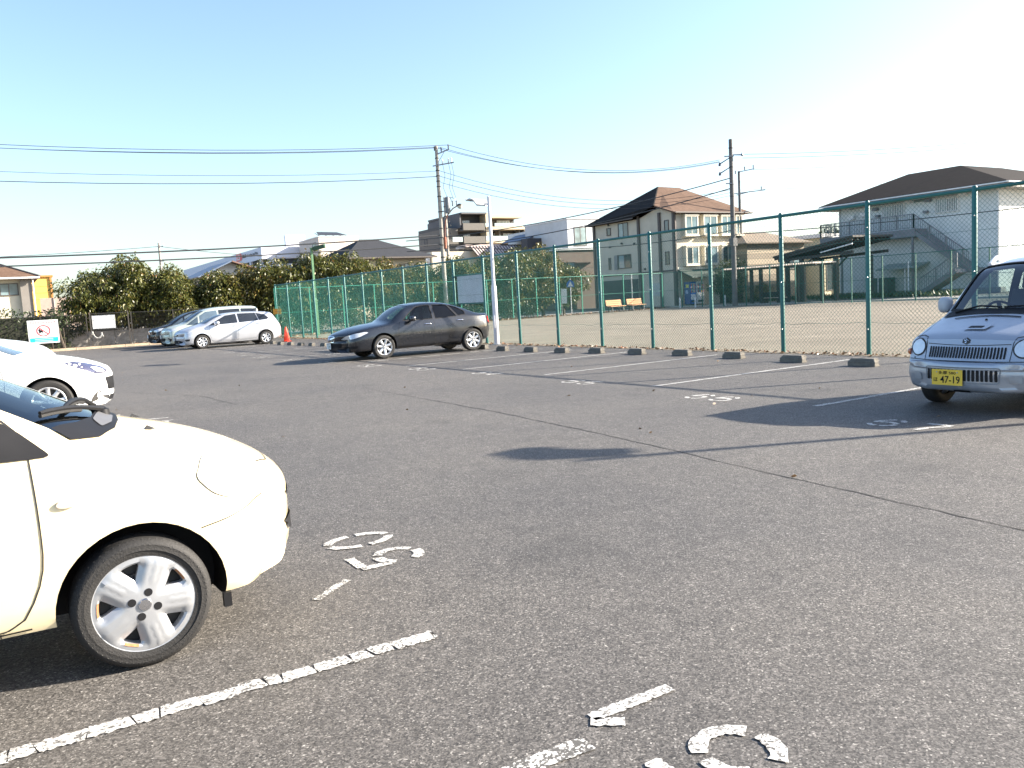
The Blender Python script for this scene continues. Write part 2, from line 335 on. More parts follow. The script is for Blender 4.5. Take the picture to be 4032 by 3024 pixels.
# painted lines: each bay line, some worn into pieces
def line(y, x0, x1, m=rpaint, w=0.085, gaps=0, dash=None):
    bm = MB(); x = x0; r = random.Random(int(y*100)+5)
    if gaps:
        while x < x1:
            l = r.uniform(0.05, 0.2) if gaps == 1 else r.uniform(0.25, 0.9); e = min(x1, x+l); s = r.uniform(-0.008, 0.008)
            sk = r.uniform(-0.012, 0.012)
            n = max(2, int((e-x)/0.012)); vs_ = []
            for i in range(n+1):
                xx = x+(e-x)*i/n; j_ = lambda: r.uniform(-.007, .007); k_ = sk*(2*i/n-1)
                vs_ += [(xx+k_, y-w/2+s+j_(), 0.0045), (xx-k_, y+w/2+s+j_(), 0.0045)]
            bm.add(vs_, [(2*i, 2*i+2, 2*i+3, 2*i+1) for i in range(n)])
            x = e + (r.uniform(0.003, 0.011) if gaps == 1 else r.uniform(0.02, 0.35))
    else:
        bm = ribbon([(x0, y), (x1, y)], w, 0.0045, 0.006, r)
    return bm.build('painted_line', m, lot)
line(3.32, -4.6, 1.535, gaps=1, w=0.09); line(0.55, -4.6, 1.5, gaps=1)
for y in (6.05, 8.85, 11.6, 14.35, 17.1): line(y, -4.6, 1.5, gaps=2)
for y, a, b, g in [(3.4, 8.2, 13.4, 0), (6.52, 8.22, 13.4, 1), (9.83, 8.56, 13.35, 0), (13.10, 8.74, 13.3, 0), (15.93, 8.5, 13.2, 0), (18.26, 8.2, 13.1, 0), (20.9, 8.3, 13.0, 2), (23.45, 8.0, 12.9, 2), (26.0, 7.8, 12.5, 2), (28.6, 7.6, 12.0, 2), (31.3, 7.5, 11.6, 2), (34.95, 7.7, 11.2, 0), (37.4, 7.3, 11.0, 2), (40.6, 7.0, 11.2, 2), (43.4, 6.8, 11, 2)]:
    line(y, a, b, gaps=g)
ribbon([(1.15, 2.17), (1.54, 2.16)], 0.09, 0.0042, 0.004).build('painted_line', rpaint_old, lot)
ribbon([(1.25, 4.12), (1.5, 4.3)], 0.05, 0.0042, 0.01).build('painted_line', rpaint_old, lot)
def arc(cx, cy, rx, ry, a0, a1, n=7): return [(cx+rx*math.cos(R(a0+(a1-a0)*i/n)), cy+ry*math.sin(R(a0+(a1-a0)*i/n))) for i in range(n+1)]
DIG = {'0': [arc(.5, .5, .5, .5, 8, 80), arc(.5, .5, .5, .5, 100, 172), arc(.5, .5, .5, .5, 188, 260), arc(.5, .5, .5, .5, 280, 352)],
 '1': [[(.5, 0), (.5, .93)], [(.42, .98), (.14, .74)]],
 '2': [arc(.5, .7, .48, .3, 170, 95), arc(.5, .7, .48, .3, 80, -20), [(.9, .5), (.1, .1)], [(.05, .02), (1, .02)]],
 '3': [arc(.45, .74, .45, .26, 160, 80), arc(.45, .74, .45, .26, 65, -70), arc(.45, .27, .52, .27, 70, -60), arc(.45, .27, .52, .27, 280, 200)],
 '4': [[(.75, 0), (.75, 1)], [(.62, .93), (.05, .36)], [(.02, .27), (1, .27)]],
 '5': [[(.14, .97), (.95, .97)], [(.04, 1), (.04, .56)], arc(.48, .31, .5, .31, 150, 80), arc(.48, .31, .5, .31, 62, -60), arc(.48, .31, .5, .31, 280, 205)],
 '6': [arc(.5, .62, .46, .38, 20, 75), arc(.5, .52, .5, .48, 100, 190), arc(.5, .3, .5, .3, 200, 268), arc(.5, .3, .5, .3, 285, 375), arc(.5, .3, .48, .3, 30, 140)],
 '7': [[(0, .97), (1, .97)], [(.97, .88), (.55, .45), (.42, 0)]],
 '8': [arc(.5, .74, .42, .26, 100, 260), arc(.5, .74, .42, .26, -80, 80), arc(.5, .27, .5, .27, 100, 260), arc(.5, .27, .5, .27, -80, 80)],
 '9': [arc(.5, .38, .46, .38, 200, 255), arc(.5, .48, .5, .48, -80, 10), arc(.5, .7, .5, .3, 20, 88), arc(.5, .7, .5, .3, 105, 195), arc(.5, .7, .48, .3, 210, 320)]}
def dens2(P, d):
    out = []
    for a, b in zip(P[:-1], P[1:]):
        n = max(1, int(math.hypot(b[0]-a[0], b[1]-a[1])/d)); out += [(a[0]+(b[0]-a[0])*i/n, a[1]+(b[1]-a[1])*i/n) for i in range(n)]
    return out+[P[-1]]
def painted_digit(d, x, y, up, m=rpaint, h=0.40, w=0.26, sw=0.062):
    """up = +1: top of the digit towards +x (right-hand row), -1: towards -x; (x, y) is its foot"""
    bm = MB()
    for st in DIG[d]:
        P = dens2([(x+up*v*h, y-up*(u-0.5)*w) for u, v in st], 0.014); vs = []; fs = []
        for i, p in enumerate(P):
            a, b = P[max(i-1, 0)], P[min(i+1, len(P)-1)]; L = math.hypot(b[0]-a[0], b[1]-a[1]) or 1
            nx, ny = -(b[1]-a[1])/L, (b[0]-a[0])/L; k = sw*rnd.uniform(0.40, 0.56)
            vs += [(p[0]-nx*k, p[1]-ny*k, 0.0048), (p[0]+nx*k, p[1]+ny*k, 0.0048)]
        for i in range(len(P)-1): fs.append((2*i, 2*i+1, 2*i+3, 2*i+2))
        bm.add(vs, fs)
    return bm.build('painted_digit', m, lot)
for n, x, y, up in [('67', 7.47, 4.975, 1), ('66', 7.9, 8.1, 1), ('65', 8.13, 11.37, 1), ('64', 8.1, 14.5, 1), ('63', 7.86, 17.03, 1), ('62', 7.58, 19.5, 1), ('61', 7.45, 22.1, 1),
                    ('60', 7.2, 24.65, 1), ('59', 7.03, 27.4, 1), ('58', 7.05, 29.6, 1), ('57', 7.1, 32.6, 1), ('51', 2.02, 2.06, -1), ('50', 2.03, 4.77, -1), ('49', 2.03, 7.5, -1), ('48', 2.03, 10.25, -1), ('47', 2.03, 13.0, -1)]:
    m = rpaint_old if n in ('60', '59', '58', '57', '61') else rpaint
    painted_digit(n[0], x, y+up*0.225, up, m); painted_digit(n[1], x, y-up*0.225, up, m)

# ================================================================ wheel stops
stop_m = mat('wheel_stop_concrete', (0.17, 0.155, 0.13), 0.92, var=0.25, scale=9, bump=0.4, bscale=50, dirt=0.5)
def stop_mesh():
    bm = MB(); h = 0.13; L = 0.26
    prof = [(-0.075, 0), (0.085, 0), (0.085, 0.04), (0.055, 0.04), (0.055, 0.085), (0.085, 0.085), (0.07, h), (-0.035, h), (-0.075, 0.07)]
    n = len(prof); cut = [0.0, 0.02, 0.02, 0.02, 0.02, 0.02, 0.05, 0.05, 0.0]
    vs = [(x, -L+c, z) for (x, z), c in zip(prof, cut)] + [(x, L-c, z) for (x, z), c in zip(prof, cut)]
    bm.add(vs, [tuple(range(n)), tuple(range(2*n-1, n-1, -1))] + [(i, n+i, n+(i+1) % n, (i+1) % n) for i in range(n)])
    return bm.mesh('wheel_stop', stop_m)
def stop_ribs():
    bm = MB()
    for k in range(4):
        bm.box(-0.082-0.0+0.0095*k, -0.072+0.0095*k, -0.21, 0.21, 0.066+0.0145*k, 0.072+0.0145*k)
    return bm.mesh('rib', stop_m)
SM, SR = stop_mesh(), stop_ribs()
def wheel_stop(x, y, label, rz=0.0):
    o = link('wheel_stop', SM); tag(o, label, 'wheel stop', 'concrete wheel stops in the parking bays'); o.location = (x+0.075, y, 0.002); o.rotation_euler = (0, 0, rz+rnd.uniform(-.04, .04))
    r = link('rib', SR, o); return o
ORD = ['first', 'second', 'third', 'fourth', 'fifth', 'sixth', 'seventh', 'eighth', 'ninth']
STOPS = [(x, y, ORD[i]+' concrete wheel stop left of the silver microcar along the fence') for i, (x, y) in enumerate([(12.43, 8.92), (12.53, 10.48), (12.74, 12.16), (12.85, 13.80), (12.72, 15.2), (12.57, 16.56), (12.31, 17.7), (12.19, 19.0), (12.12, 20.36)])]
STOPS += [(12.3, 21.85, "concrete wheel stop touching the dark grey sedan's rear wheel"), (10.78, 31.8, 'concrete wheel stop nearest the front bumper of the dark grey sedan'), (10.65, 32.9, 'second concrete wheel stop left of the dark sedan bumper'), (10.57, 34.05, 'third concrete wheel stop left of the dark sedan bumper'),
          (10.45, 35.1, 'concrete wheel stop just right of the traffic cone'), (10.38, 36.35, 'concrete wheel stop just below the traffic cone'), (10.5, 37.95, "concrete wheel stop behind the silver wagon's rear wheel")]
for x, y, l in STOPS:
    wheel_stop(x, y, l)

# ================================================================ chain-link fences
def link_panel(W, H, z0, pitch, r, m, name='mesh_panel'):
    bm = MB()
    def seg(p, q, off):
        bm.tube([(p[0], off, p[1]), (q[0], off, q[1])], r, 3, False)
    n = int((W+H)/pitch)+1
    for k in range(n):
        c = k*pitch
        # rising: z - z0 = u - c + H  ;  falling: z - z0 = -u + c
        for s in (1, -1):
            pts = []
            for u, z in ((0, None), (W, None)):
                zz = (u-c+H) if s == 1 else (c-u)
                pts.append((u, zz))
            (u0, a), (u1, b) = pts
            # clip to 0..H
            def clip(u0, a, u1, b):
                t0, t1 = 0.0, 1.0; d = b-a
                for lim, sg in ((0, 1), (H, -1)):
                    f0, f1 = sg*(a-lim), sg*(b-lim)
                    if f0 < 0 and f1 < 0: return None
                    if f0 < 0: t0 = max(t0, f0/(f0-f1))
                    elif f1 < 0: t1 = min(t1, f0/(f0-f1))
                if t1-t0 < 1e-3: return None
                return (u0+(u1-u0)*t0, a+d*t0), (u0+(u1-u0)*t1, a+d*t1)
            q = clip(u0, a, u1, b)
            if q: seg((q[0][0], q[0][1]+z0), (q[1][0], q[1][1]+z0), 0.003*s)
    return bm.mesh(name, m, fix=False)
FD = (-0.02764, 0.99962); FA = math.atan2(FD[1], FD[0]); SP = 2.0291; FH = 2.936
fence = thing('chain_link_fence', 'tall teal green chain link fence between parking lot and dirt field', 'fence')
postm = MB().lathe([(0.045, 0), (0.045, FH-0.01), (0.03, FH+0.02)], n=14).mesh('post', GREEN, True)
railm = MB().tube([(0, 0, FH-0.045), (SP, 0, FH-0.045)], 0.033, 10).mesh('top_rail', GREEN, True)
panel = link_panel(SP, FH-0.09, 0.03, 0.082, 0.0026, GWIRE)
def sagwire(W, z, s, r, m, amp=0.0, seed=0):
    q = random.Random(seed); pts = [(W*i/10, 0.006, z - s*4*(i/10)*(1-i/10) + q.uniform(-amp, amp)) for i in range(11)]
    return MB().tube(pts, r, 4).mesh('line_wire', m)
lw = [sagwire(SP, 0.62, 0.01, 0.003, GREEN, 0.018, k) for k in range(3)]; lw2 = sagwire(SP, 2.2, 0.0, 0.003, GREEN)
bolt_m = MB().lathe([(0.012, 0), (0.012, 0.012), (0.005, 0.016)], 'y', 8).mesh('bolt', STEEL)
def at_f(i): return (14.4237+FD[0]*SP*i, 8.1039+FD[1]*SP*i)
for i in range(-6, 20):
    x, y = at_f(i); o = link('post', postm, fence); o.location = (x, y, 0)
    for z in (0.5, 1.5, 2.45):
        b = link('bolt', bolt_m, o); b.location = (-0.045, -0.02, z); b.rotation_euler = (0, 0, PI/2)
    if i < 19:
        for me in (railm, panel, lw[i % 3], lw2):
            c = link(me.name.split('.')[0], me, fence); c.location = (x, y, 0); c.rotation_euler = (0, 0, FA)
# far fences around the field
fence2 = thing('chain_link_fence', 'lower green chain link fence along the far edge of the dirt field', 'fence')
H2 = 2.75; SP2 = 2.06
post2 = MB().box(-0.03, 0.03, -0.03, 0.03, 0, H2).mesh('post', GREEN2); rail2 = MB().tube([(0, 0, H2-0.03), (SP2, 0, H2-0.03)], 0.022, 6).mesh('top_rail', GREEN2)
mid2 = MB().tube([(0, 0, 1.35), (SP2, 0, 1.35)], 0.012, 5).mesh('middle_rail', GREEN2)
panel2 = link_panel(SP2, H2-0.08, 0.04, 0.10, 0.003, mat('fence_wire_far', (0.015, 0.12, 0.08), 0.45))
def run(root, p, ang, n, pm=post2, rm=rail2, mm=mid2, pn=panel2, sp=SP2, last=True):
    for k in range(n+1 if last else n):
        x, y = p[0]+math.cos(ang)*sp*k, p[1]+math.sin(ang)*sp*k
        o = link('post', pm, root); o.location = (x, y, 0); o.rotation_euler = (0, 0, ang)
        if k < n:
            for me in (rm, mm, pn):
                if me is None: continue
                c = link(me.name.split('.')[0], me, root); c.location = (x, y, 0); c.rotation_euler = (0, 0, ang)
run(fence2, (13.38, 46.9), math.atan2(2.3, 31.1), 15)
fence3 = thing('chain_link_fence', 'green chain link fence in front of the white two storey building', 'fence')
GREEN3 = mat('fence_green_shaded', (0.015, 0.11, 0.085), 0.45)  # same fence green, darkened in the colour for the run seen from its shade side
post3 = MB().box(-0.03, 0.03, -0.03, 0.03, 0, H2).mesh('post', GREEN3); rail3 = MB().tube([(0, 0, H2-0.03), (SP2, 0, H2-0.03)], 0.024, 6).mesh('top_rail', GREEN3)
mid3 = MB().tube([(0, 0, 1.35), (SP2, 0, 1.35)], 0.01, 5).mesh('middle_rail', GREEN3)
run(fence3, (44.35, 49.3), R(-88.0), 20, post3, rail3, mid3, panel2)

# dark welded mesh fence on the kerb at the far end
DK = mat('fence_dark', (0.022, 0.02, 0.018), 0.5); DKP = mat('fence_dark_post', (0.05, 0.043, 0.036), 0.5)
fence4 = thing('mesh_fence', 'low dark welded mesh fence in front of the trees at far left', 'fence')
def weld_panel(W, H, m):
    bm = MB(); n = int(W/0.06)
    for k in range(n+1): bm.box(W*k/n-0.003, W*k/n+0.003, -0.003, 0.003, 0.06, H)
    for k in range(9): bm.box(0, W, -0.008, -0.003, 0.06+(H-0.07)*k/8, 0.066+(H-0.07)*k/8)
    return bm.mesh('mesh_panel', m, fix=False)
wp = weld_panel(2.15, 1.85, DK); p4 = MB().box(-0.025, 0.025, -0.025, 0.025, 0, 1.9).mesh('post', DKP)
r4 = MB().box(0, 2.15, -0.015, 0.015, 1.84, 1.87).mesh('top_rail', DK)
kp = lambda t: (13.0+math.cos(kang)*t, 49.32+math.sin(kang)*t)
run(fence4, kp(0.3), kang, 3, p4, r4, None, wp, 2.15); run(fence4, kp(8.95), kang, 9, p4, r4, None, wp, 2.15)
# ================================================================ lamps, poles, wires
IR = Vector((0.853, -0.521, 0))          # horizontal direction across the view
LAMPW = mat('lamp_white', (0.66, 0.66, 0.68), 0.4, var=0.06, dirt=0.1); LEDP = mat('lamp_diffuser', (0.62, 0.58, 0.42), 0.5)
def white_lamp(x, y, label):
    t = thing('street_lamp', label, 'street lamp', (x, y, 0), R(-78), 'white parking lot lamps')
    MB().lathe([(0.085, 0), (0.085, 1.86), (0.057, 1.98), (0.05, 4.73), (0.03, 4.75)], n=16).build('pole', LAMPW, t, True)
    MB().lathe([(0.15, 0.001), (0.15, 0.02), (0.09, 0.03)], n=16).build('base_plate', STEEL, t, True)
    MB().bar((-0.02, 0, 4.5), (-0.2, 0, 4.53), 0.05, 0.05).build('bracket', LAMPW, t)
    pts = [(-0.15, 4.47), (-0.30, 4.50), (-0.42, 4.66), (-0.60, 4.72), (-0.80, 4.70), (-0.92, 4.76)]; th = [0.03, 0.05, 0.05, 0.05, 0.04, 0.015]; wd = [0.10, 0.26, 0.29, 0.29, 0.27, 0.2]
    vs = []; fs = []
    for (a, z), h, w in zip(pts, th, wd): vs += [(a, -w, z-h/2), (a, w, z-h/2), (a, w, z+h/2), (a, -w, z+h/2)]
    for i in range(len(pts)-1):
        for j in range(4): fs.append((i*4+j, i*4+(j+1) % 4, i*4+4+(j+1) % 4, i*4+4+j))
    fs += [(0, 1, 2, 3), (20, 21, 22, 23)]
    MB().add(vs, fs).build('lamp_head', mat('lamp_head_grey', (0.36, 0.35, 0.33), 0.45), t, 50)
    MB().add([(-0.33, -0.15, 4.495), (-0.33, 0.15, 4.495), (-0.44, 0.16, 4.625), (-0.44, -0.16, 4.625)], [(0, 1, 2, 3)]).add([(-0.46, -0.16, 4.635), (-0.46, 0.16, 4.635), (-0.78, 0.15, 4.672), (-0.78, -0.15, 4.672)], [(0, 1, 2, 3)]).build('diffuser', LEDP, t)
    MB().box(-0.02, 0.055, -0.095, -0.084, 0.55, 0.95).build('hatch', LAMPW, t)
    return t
white_lamp(13.73, 23.27, 'slim white lamp pole behind the dark grey sedan with a folded flat head')
white_lamp(13.95, 1.7, 'white lamp pole by the fence beside the silver microcar, shown by its shadow')
LG = mat('lamp_green', (0.09, 0.20, 0.10), 0.5, dirt=0.2); LGH = mat('lamp_green_head', (0.03, 0.07, 0.035), 0.5)
t = thing('street_lamp', 'pale green lamp pole with a dark box head behind the left fence', 'street lamp', (15.17, 45.29, 0))
MB().box(-0.085, 0.085, -0.085, 0.085, 0, 1.95).add([(-.085, -.085, 1.95), (.085, -.085, 1.95), (.085, .085, 1.95), (-.085, .085, 1.95), (-.055, -.055, 2.05), (.055, -.055, 2.05), (.055, .055, 2.05), (-.055, .055, 2.05)], [(0, 1, 5, 4), (1, 2, 6, 5), (2, 3, 7, 6), (3, 0, 4, 7)]).box(-0.055, 0.055, -0.055, 0.055, 2.05, 4.85).build('pole', LG, t)
MB().bar((0, 0, 4.78), IR*0.25+Vector((0, 0, 4.8)), 0.06, 0.06).build('bracket', LGH, t)
MB().bar(IR*0.12+Vector((0, 0, 4.78)), IR*0.72+Vector((0, 0, 4.9)), 0.26, 0.2).build('lamp_head', LGH, t)
MB().bar(IR*0.722+Vector((0, 0, 4.9)), IR*0.80+Vector((0, 0, 4.915)), 0.24, 0.18).build('lamp_end', mat('lamp_end_green', (0.22, 0.36, 0.2), 0.4), t)

PC = mat('pole_concrete', (0.34, 0.31, 0.27), 0.85, var=0.2, scale=4, dirt=0.3); PCD = mat('pole_concrete_dark', (0.13, 0.125, 0.12), 0.85, var=0.2)
INS = mat('insulator', (0.05, 0.04, 0.06), 0.3); INSW = mat('insulator_white', (0.7, 0.7, 0.68), 0.25); GALV = mat('galvanised_arm', (0.24, 0.25, 0.27), 0.5, metal=0.4)
def upole(label, x, y, h, r0=0.17, r1=0.10, m=PC):
    t = thing('utility_pole', label, 'utility pole', (x, y, 0), 0, 'utility poles behind the field')
    MB().lathe([(r0, 0), (r0+(r1-r0)*0.5, h/2), (r1, h), (r1*0.6, h+0.03)], n=14).build('pole', m, t, True)
    return t
def arm(t, z, a, b, d=IR, w=0.07, tilt=0.0, off=0.0, nm='crossarm'):
    n = Vector((d.y, -d.x, 0))*off
    return MB().bar(d*a+n+Vector((0, 0, z+tilt*a)), d*b+n+Vector((0, 0, z+tilt*b)), w, w).build(nm, GALV, t)
def insulator(t, p, m=INSW):
    return MB().lathe([(0.03, 0), (0.055, 0.04), (0.03, 0.07), (0.055, 0.11), (0.03, 0.14), (0.05, 0.18), (0.045, 0.27), (0.02, 0.29)], n=8, c=tuple(p)).build('insulator', m, t, True)
def band(t, z, r): return MB().lathe([(r, z), (r+0.02, z), (r+0.02, z+0.06), (r, z+0.06)], n=12, cap=False).build('band', DARKMET, t)
p1 = upole('tall concrete utility pole with transformer and curved brown lamp arm', 25.85, 50.25, 11.7)
arm(p1, 11.15, 0.05, 0.85, tilt=0.35, off=0.14); arm(p1, 10.45, -0.3, 1.12, tilt=0.12, off=0.14)
MB().bar(IR*0.1+Vector((0, 0, 10.7)), IR*0.5+Vector((0, 0, 11.3)), 0.03, 0.03).build('brace', GALV, p1)
for a, z in ((0.32, 11.35), (0.8, 11.5), (-0.12, 11.42)): insulator(p1, IR*a+Vector((0, 0, z)), INS)
for a, z in ((0.35, 10.55), (0.75, 10.6), (0.95, 10.62)): insulator(p1, IR*a+Vector((0, 0, z)))
for z in (10.9, 10.1, 9.75, 9.4, 9.05, 8.4, 7.4, 6.3, 5.7, 5.2, 4.4): band(p1, z, 0.105+(11.7-z)*0.0062)
tr = MB().lathe([(0.16, 7.3), (0.165, 7.35), (0.165, 8.3), (0.14, 8.36), (0.05, 8.4)], n=16, c=tuple(IR*0.52)).build('transformer', mat('transformer_grey', (0.16, 0.17, 0.18), 0.5), p1, True)
arm(p1, 8.1, 0.1, 0.5); arm(p1, 7.45, 0.1, 0.5)
for a in (0.85, 1.12):
    MB().tube([IR*0.52+Vector((0, 0, 8.4)), IR*(a-0.1)+Vector((0, 0, 8.25)), IR*a+Vector((0, 0, 7.95))], 0.02, 5).build('cut_out_lead', GALV, p1)
    MB().lathe([(0.03, 7.75), (0.035, 7.8), (0.03, 8.1), (0.02, 8.12)], n=8, c=tuple(IR*a)).build('cut_out_fuse', INS, p1)
for a, b in ((0.35, 0.55), (0.75, 0.9), (0.95, 1.1)): MB().tube([IR*a+Vector((0, 0, 10.6)), IR*(a+0.12)+Vector((0, 0, 9.8)), IR*(a-0.05)+Vector((0, 0, 9.0)), IR*b+Vector((0, 0, 8.3))], 0.014, 4).build('drop_wire', CABLE, p1)
BRN = mat('lamp_arm_brown', (0.17, 0.06, 0.04), 0.55, var=0.2)
la = MB().tube([IR*0.2+Vector((0, 0, 5.6)), IR*0.24+Vector((0, 0, 6.3)), IR*0.3+Vector((0, 0, 6.8)), IR*0.48+Vector((0, 0, 7.2)), IR*0.85+Vector((0, 0, 7.6)), IR*1.2+Vector((0, 0, 7.78))], [0.06, 0.05, 0.045, 0.042, 0.04, 0.04], 8).build('lamp_arm', BRN, p1, True)
MB().lathe([(0.1, 5.0), (0.1, 5.75)], n=8, c=tuple(IR*0.2)).build('lamp_arm_bracket', mat('bracket_rust', (0.32, 0.10, 0.05), 0.6), p1)
lh = MB().lathe([(0.03, 0.12), (0.14, 0.10), (0.2, 0.02), (0.2, -0.03)], n=14, c=tuple(IR*1.33+Vector((0, 0, 7.78)))).build('lamp_shade', DARKMET, p1, True)
MB().lathe([(0.19, -0.03), (0.17, -0.12), (0.1, -0.2), (0.02, -0.23)], n=14, c=tuple(IR*1.33+Vector((0, 0, 7.78)))).build('lamp_globe', mat('lamp_globe_glass', (0.6, 0.58, 0.5), 0.2), lh, True)
MB().box(-0.02, 0.02, -0.24, -0.2, 1.6, 3.2).build('notice_strip', WHITE, p1)
p1b = upole('thinner utility pole standing just right of and behind the lamp arm pole', 33.2, 63.6, 10.2, 0.16, 0.10)
for z in (9.4, 8.6, 7.6): band(p1b, z, 0.13)
for k in range(7): MB().lathe([(0.05, 0), (0.07, 0.06), (0.04, 0.12)], n=6, c=(0.25+0.1*(k % 2), -0.1, 6.2+0.32*k)).build('connector', DARKMET, p1b)
p2 = upole('dark utility pole in front of the beige house, tallest on the right', 44.35, 41.85, 11.5, 0.19, 0.13, PCD)
for z, a, b in ((10.35, -0.5, 0.15), (8.5, -0.45, 0.0)): arm(p2, z, a, b, off=0.15)
for z in (10.9, 10.3, 9.6, 8.4, 7.6, 6.2, 4.6): band(p2, z, 0.14)
for d, z in ((-1, 10.25), (-1, 9.6), (1, 10.45)):
    MB().tube([IR*(0.12*d)+Vector((0, 0, z)), IR*(0.75*d)+Vector((0, 0, z-(0.35 if d < 0 else 0.03)))], [0.035, 0.045], 6).build('strain_insulator', INS, p2)
    MB().lathe([(0.02, -0.12), (0.1, -0.08), (0.05, 0.12)], n=6, c=tuple(IR*(0.8*d)+Vector((0, 0, z-(0.4 if d < 0 else 0.0))))).build('cable_clamp', INS, p2)
MB().box(-0.2, 0.2, -0.2, 0.2, 4.2, 4.75).build('junction_box', PCD, p2)
p3 = upole('thin utility pole with four crossarms just behind the tallest right pole', 55.7, 51.7, 11.2, 0.16, 0.10, PCD)
for z, a, b, tl in ((11.15, 0.0, 1.3, 0.15), (9.35, -0.6, 2.2, 0.07), (9.25, -0.3, 0.9, 0.2), (7.7, -0.7, 0.7, 0.1), (6.9, -0.5, 0.5, 0.1)): arm(p3, z, a, b, tilt=tl, off=0.12)
for a, z in ((0.5, 11.3), (1.25, 11.4), (-0.3, 11.0), (1.9, 9.55)): insulator(p3, IR*a+Vector((0, 0, z)), INS)
pL = upole('small distant utility pole rising above the trees on the left', 16.75, 103.7, 10.0, 0.17, 0.12)
arm(pL, 9.5, 0, 0.55, tilt=0.2, off=0.1); arm(pL, 7.9, -0.1, 0.5, off=0.1); insulator(pL, IR*0.5+Vector((0, 0, 9.65))); insulator(pL, IR*0.1+Vector((0, 0, 10.0)))
# spans of wire
a1 = Vector((25.85, 50.25, 0)); aL = Vector((-26, 53.5, 0)); a2 = Vector((44.35, 41.85, 0)); aR = Vector((82, 30, 0)); a3 = Vector((55.7, 51.7, 0))
for da, z, zl, s, l in ((0.8, 11.75, 12.95, 1.35, 'highest'), (0.32, 11.6, 12.8, 1.4, 'second highest'), (-0.12, 11.65, 12.5, 1.3, 'third highest')):
    wire('power_line', a1+IR*da+Vector((0, 0, z)), aL+Vector((0, da, zl)), s, 0.017, CABLE, f'{l} power wire spanning the sky left of the lamp arm pole', group='power wires left of the pole')
    wire('power_line', a1+IR*da+Vector((0, 0, z)), a2+IR*-0.8+Vector((0, 0, z-1.6)), 1.15, 0.015, CABLE, f'{l} power wire sagging between the lamp arm pole and the right pole', group='power wires between the poles')
wire('power_line', a1+Vector((0, 0, 10.1)), aL+Vector((0, 0, 11.25)), 1.1, 0.013, CABLE, 'thin middle wire in the sky left of the lamp arm pole')
wire('power_line', a1+Vector((0, 0, 9.75)), aL+Vector((0, 0, 10.8)), 1.2, 0.022, CABLE, 'thick lower wire with a splice in the sky left of the lamp arm pole')
for k, z in enumerate((10.1, 9.75, 9.35)):
    wire('power_line', a1+IR*0.15+Vector((0, 0, z)), a2+Vector((0, 0, 8.1-0.2*k)), 1.3, 0.013, CABLE, ('upper', 'middle', 'lower')[k]+' house service wire sagging from the lamp arm pole to the right pole', group='service wires between the poles')
wire('telecom_cable', a1+Vector((0, 0, 5.9)), aL+Vector((0, 0, 5.45)), 0.6, 0.045, CABLE, 'thick black cable running left behind the tree tops, upper one', 'cable')
wire('telecom_cable', a1+Vector((0, 0, 5.3)), aL+Vector((0, 0, 4.95)), 0.5, 0.038, CABLE, 'thick black cable running left just over the tree tops, lower one', 'cable')
wire('power_line', Vector((16.75, 103.7, 9.6)), Vector((-40, 100, 9.2)), 1.0, 0.03, CABLE, 'faint wire left of the small distant pole')
wire('power_line', Vector((16.75, 103.7, 9.6)), Vector((70, 118, 9.6)), 1.6, 0.03, CABLE, 'faint wire right of the small distant pole')
wire('telecom_cable', a2+Vector((0, 0, 8.9)), Vector((30.5, 66.0, 6.8)), 0.6, 0.035, CABLE, 'black cable crossing the beige house roof, upper of two', 'cable')
wire('telecom_cable', a2+Vector((0, 0, 8.2)), Vector((30.5, 66.0, 5.9)), 0.7, 0.035, CABLE, 'black cable crossing the beige house roof, lower of two', 'cable')
wire('telecom_cable', a2+Vector((0, 0, 5.3)), a1+Vector((0, 0, 5.2)), 0.7, 0.03, CABLE, 'black cable crossing the beige house wall above the far fence', 'cable')
wire('telecom_cable', a2+Vector((0, 0, 5.0)), Vector((62, 14, 6.1)), 0.4, 0.03, CABLE, "black cable crossing the white building's balcony", 'cable')
for k, (z, ze) in enumerate(((10.45, 12.9), (10.2, 12.5))):
    wire('power_line', a2+IR*0.8+Vector((0, 0, z)), aR+Vector((0, 0, ze)), 0.6, 0.016, CABLE, ('upper', 'lower')[k]+' wire leaving the tallest right pole to the right', group='wires right of the poles')
for k, (z, ze) in enumerate(((11.3, 13.3), (9.6, 11.5))):
    wire('power_line', a3+IR*1.2+Vector((0, 0, z)), aR+Vector((9, 8, ze)), 0.6, 0.012, CABLE, ('upper', 'lower')[k]+' faint wire leaving the thin crossarm pole to the right', group='faint wires at right')

# ================================================================ boards and signs
b0 = Vector((*at_f(8), 0)); b1 = Vector((*at_f(9), 0)); bd = (b1-b0).normalized(); bn = Vector((bd.y, -bd.x, 0))   # bn points to the field
nb = thing('notice_board', 'blank grey white board hung on the tall fence right of the sedan roof', 'board', tuple(b0+bn*0.09))
u = lambda s, z, o=0.0: bd*s + bn*o + Vector((0, 0, z))
MB().bar(u(0.1, 1.865), u(SP-0.1, 1.865), 0.02, 0.96).build('panel', mat('board_white', (0.66, 0.67, 0.70), 0.5, var=0.08, dirt=0.1), nb)
for z in (1.37, 2.36): MB().bar(u(0.04, z), u(SP-0.04, z), 0.05, 0.05).build('frame_rail', GREEN, nb)
MB().bar(u(0.1, 1.66, -0.02), u(SP-0.1, 1.66, -0.02), 0.008, 0.012).build('panel_joint', STEEL, nb)
x, y = at_f(19)
ys = thing('warning_sign', 'small orange yellow sign on the last fence post behind the silver wagon', 'sign', (x, y, 0))
ymat = mat('sign_orange', (0.75, 0.38, 0.04), 0.5)
MB().bar(IR*-0.22+Vector((0, -0.06, 1.45)), IR*0.22+Vector((0, -0.06, 1.45)), 0.01, 0.30).build('plate', ymat, ys)
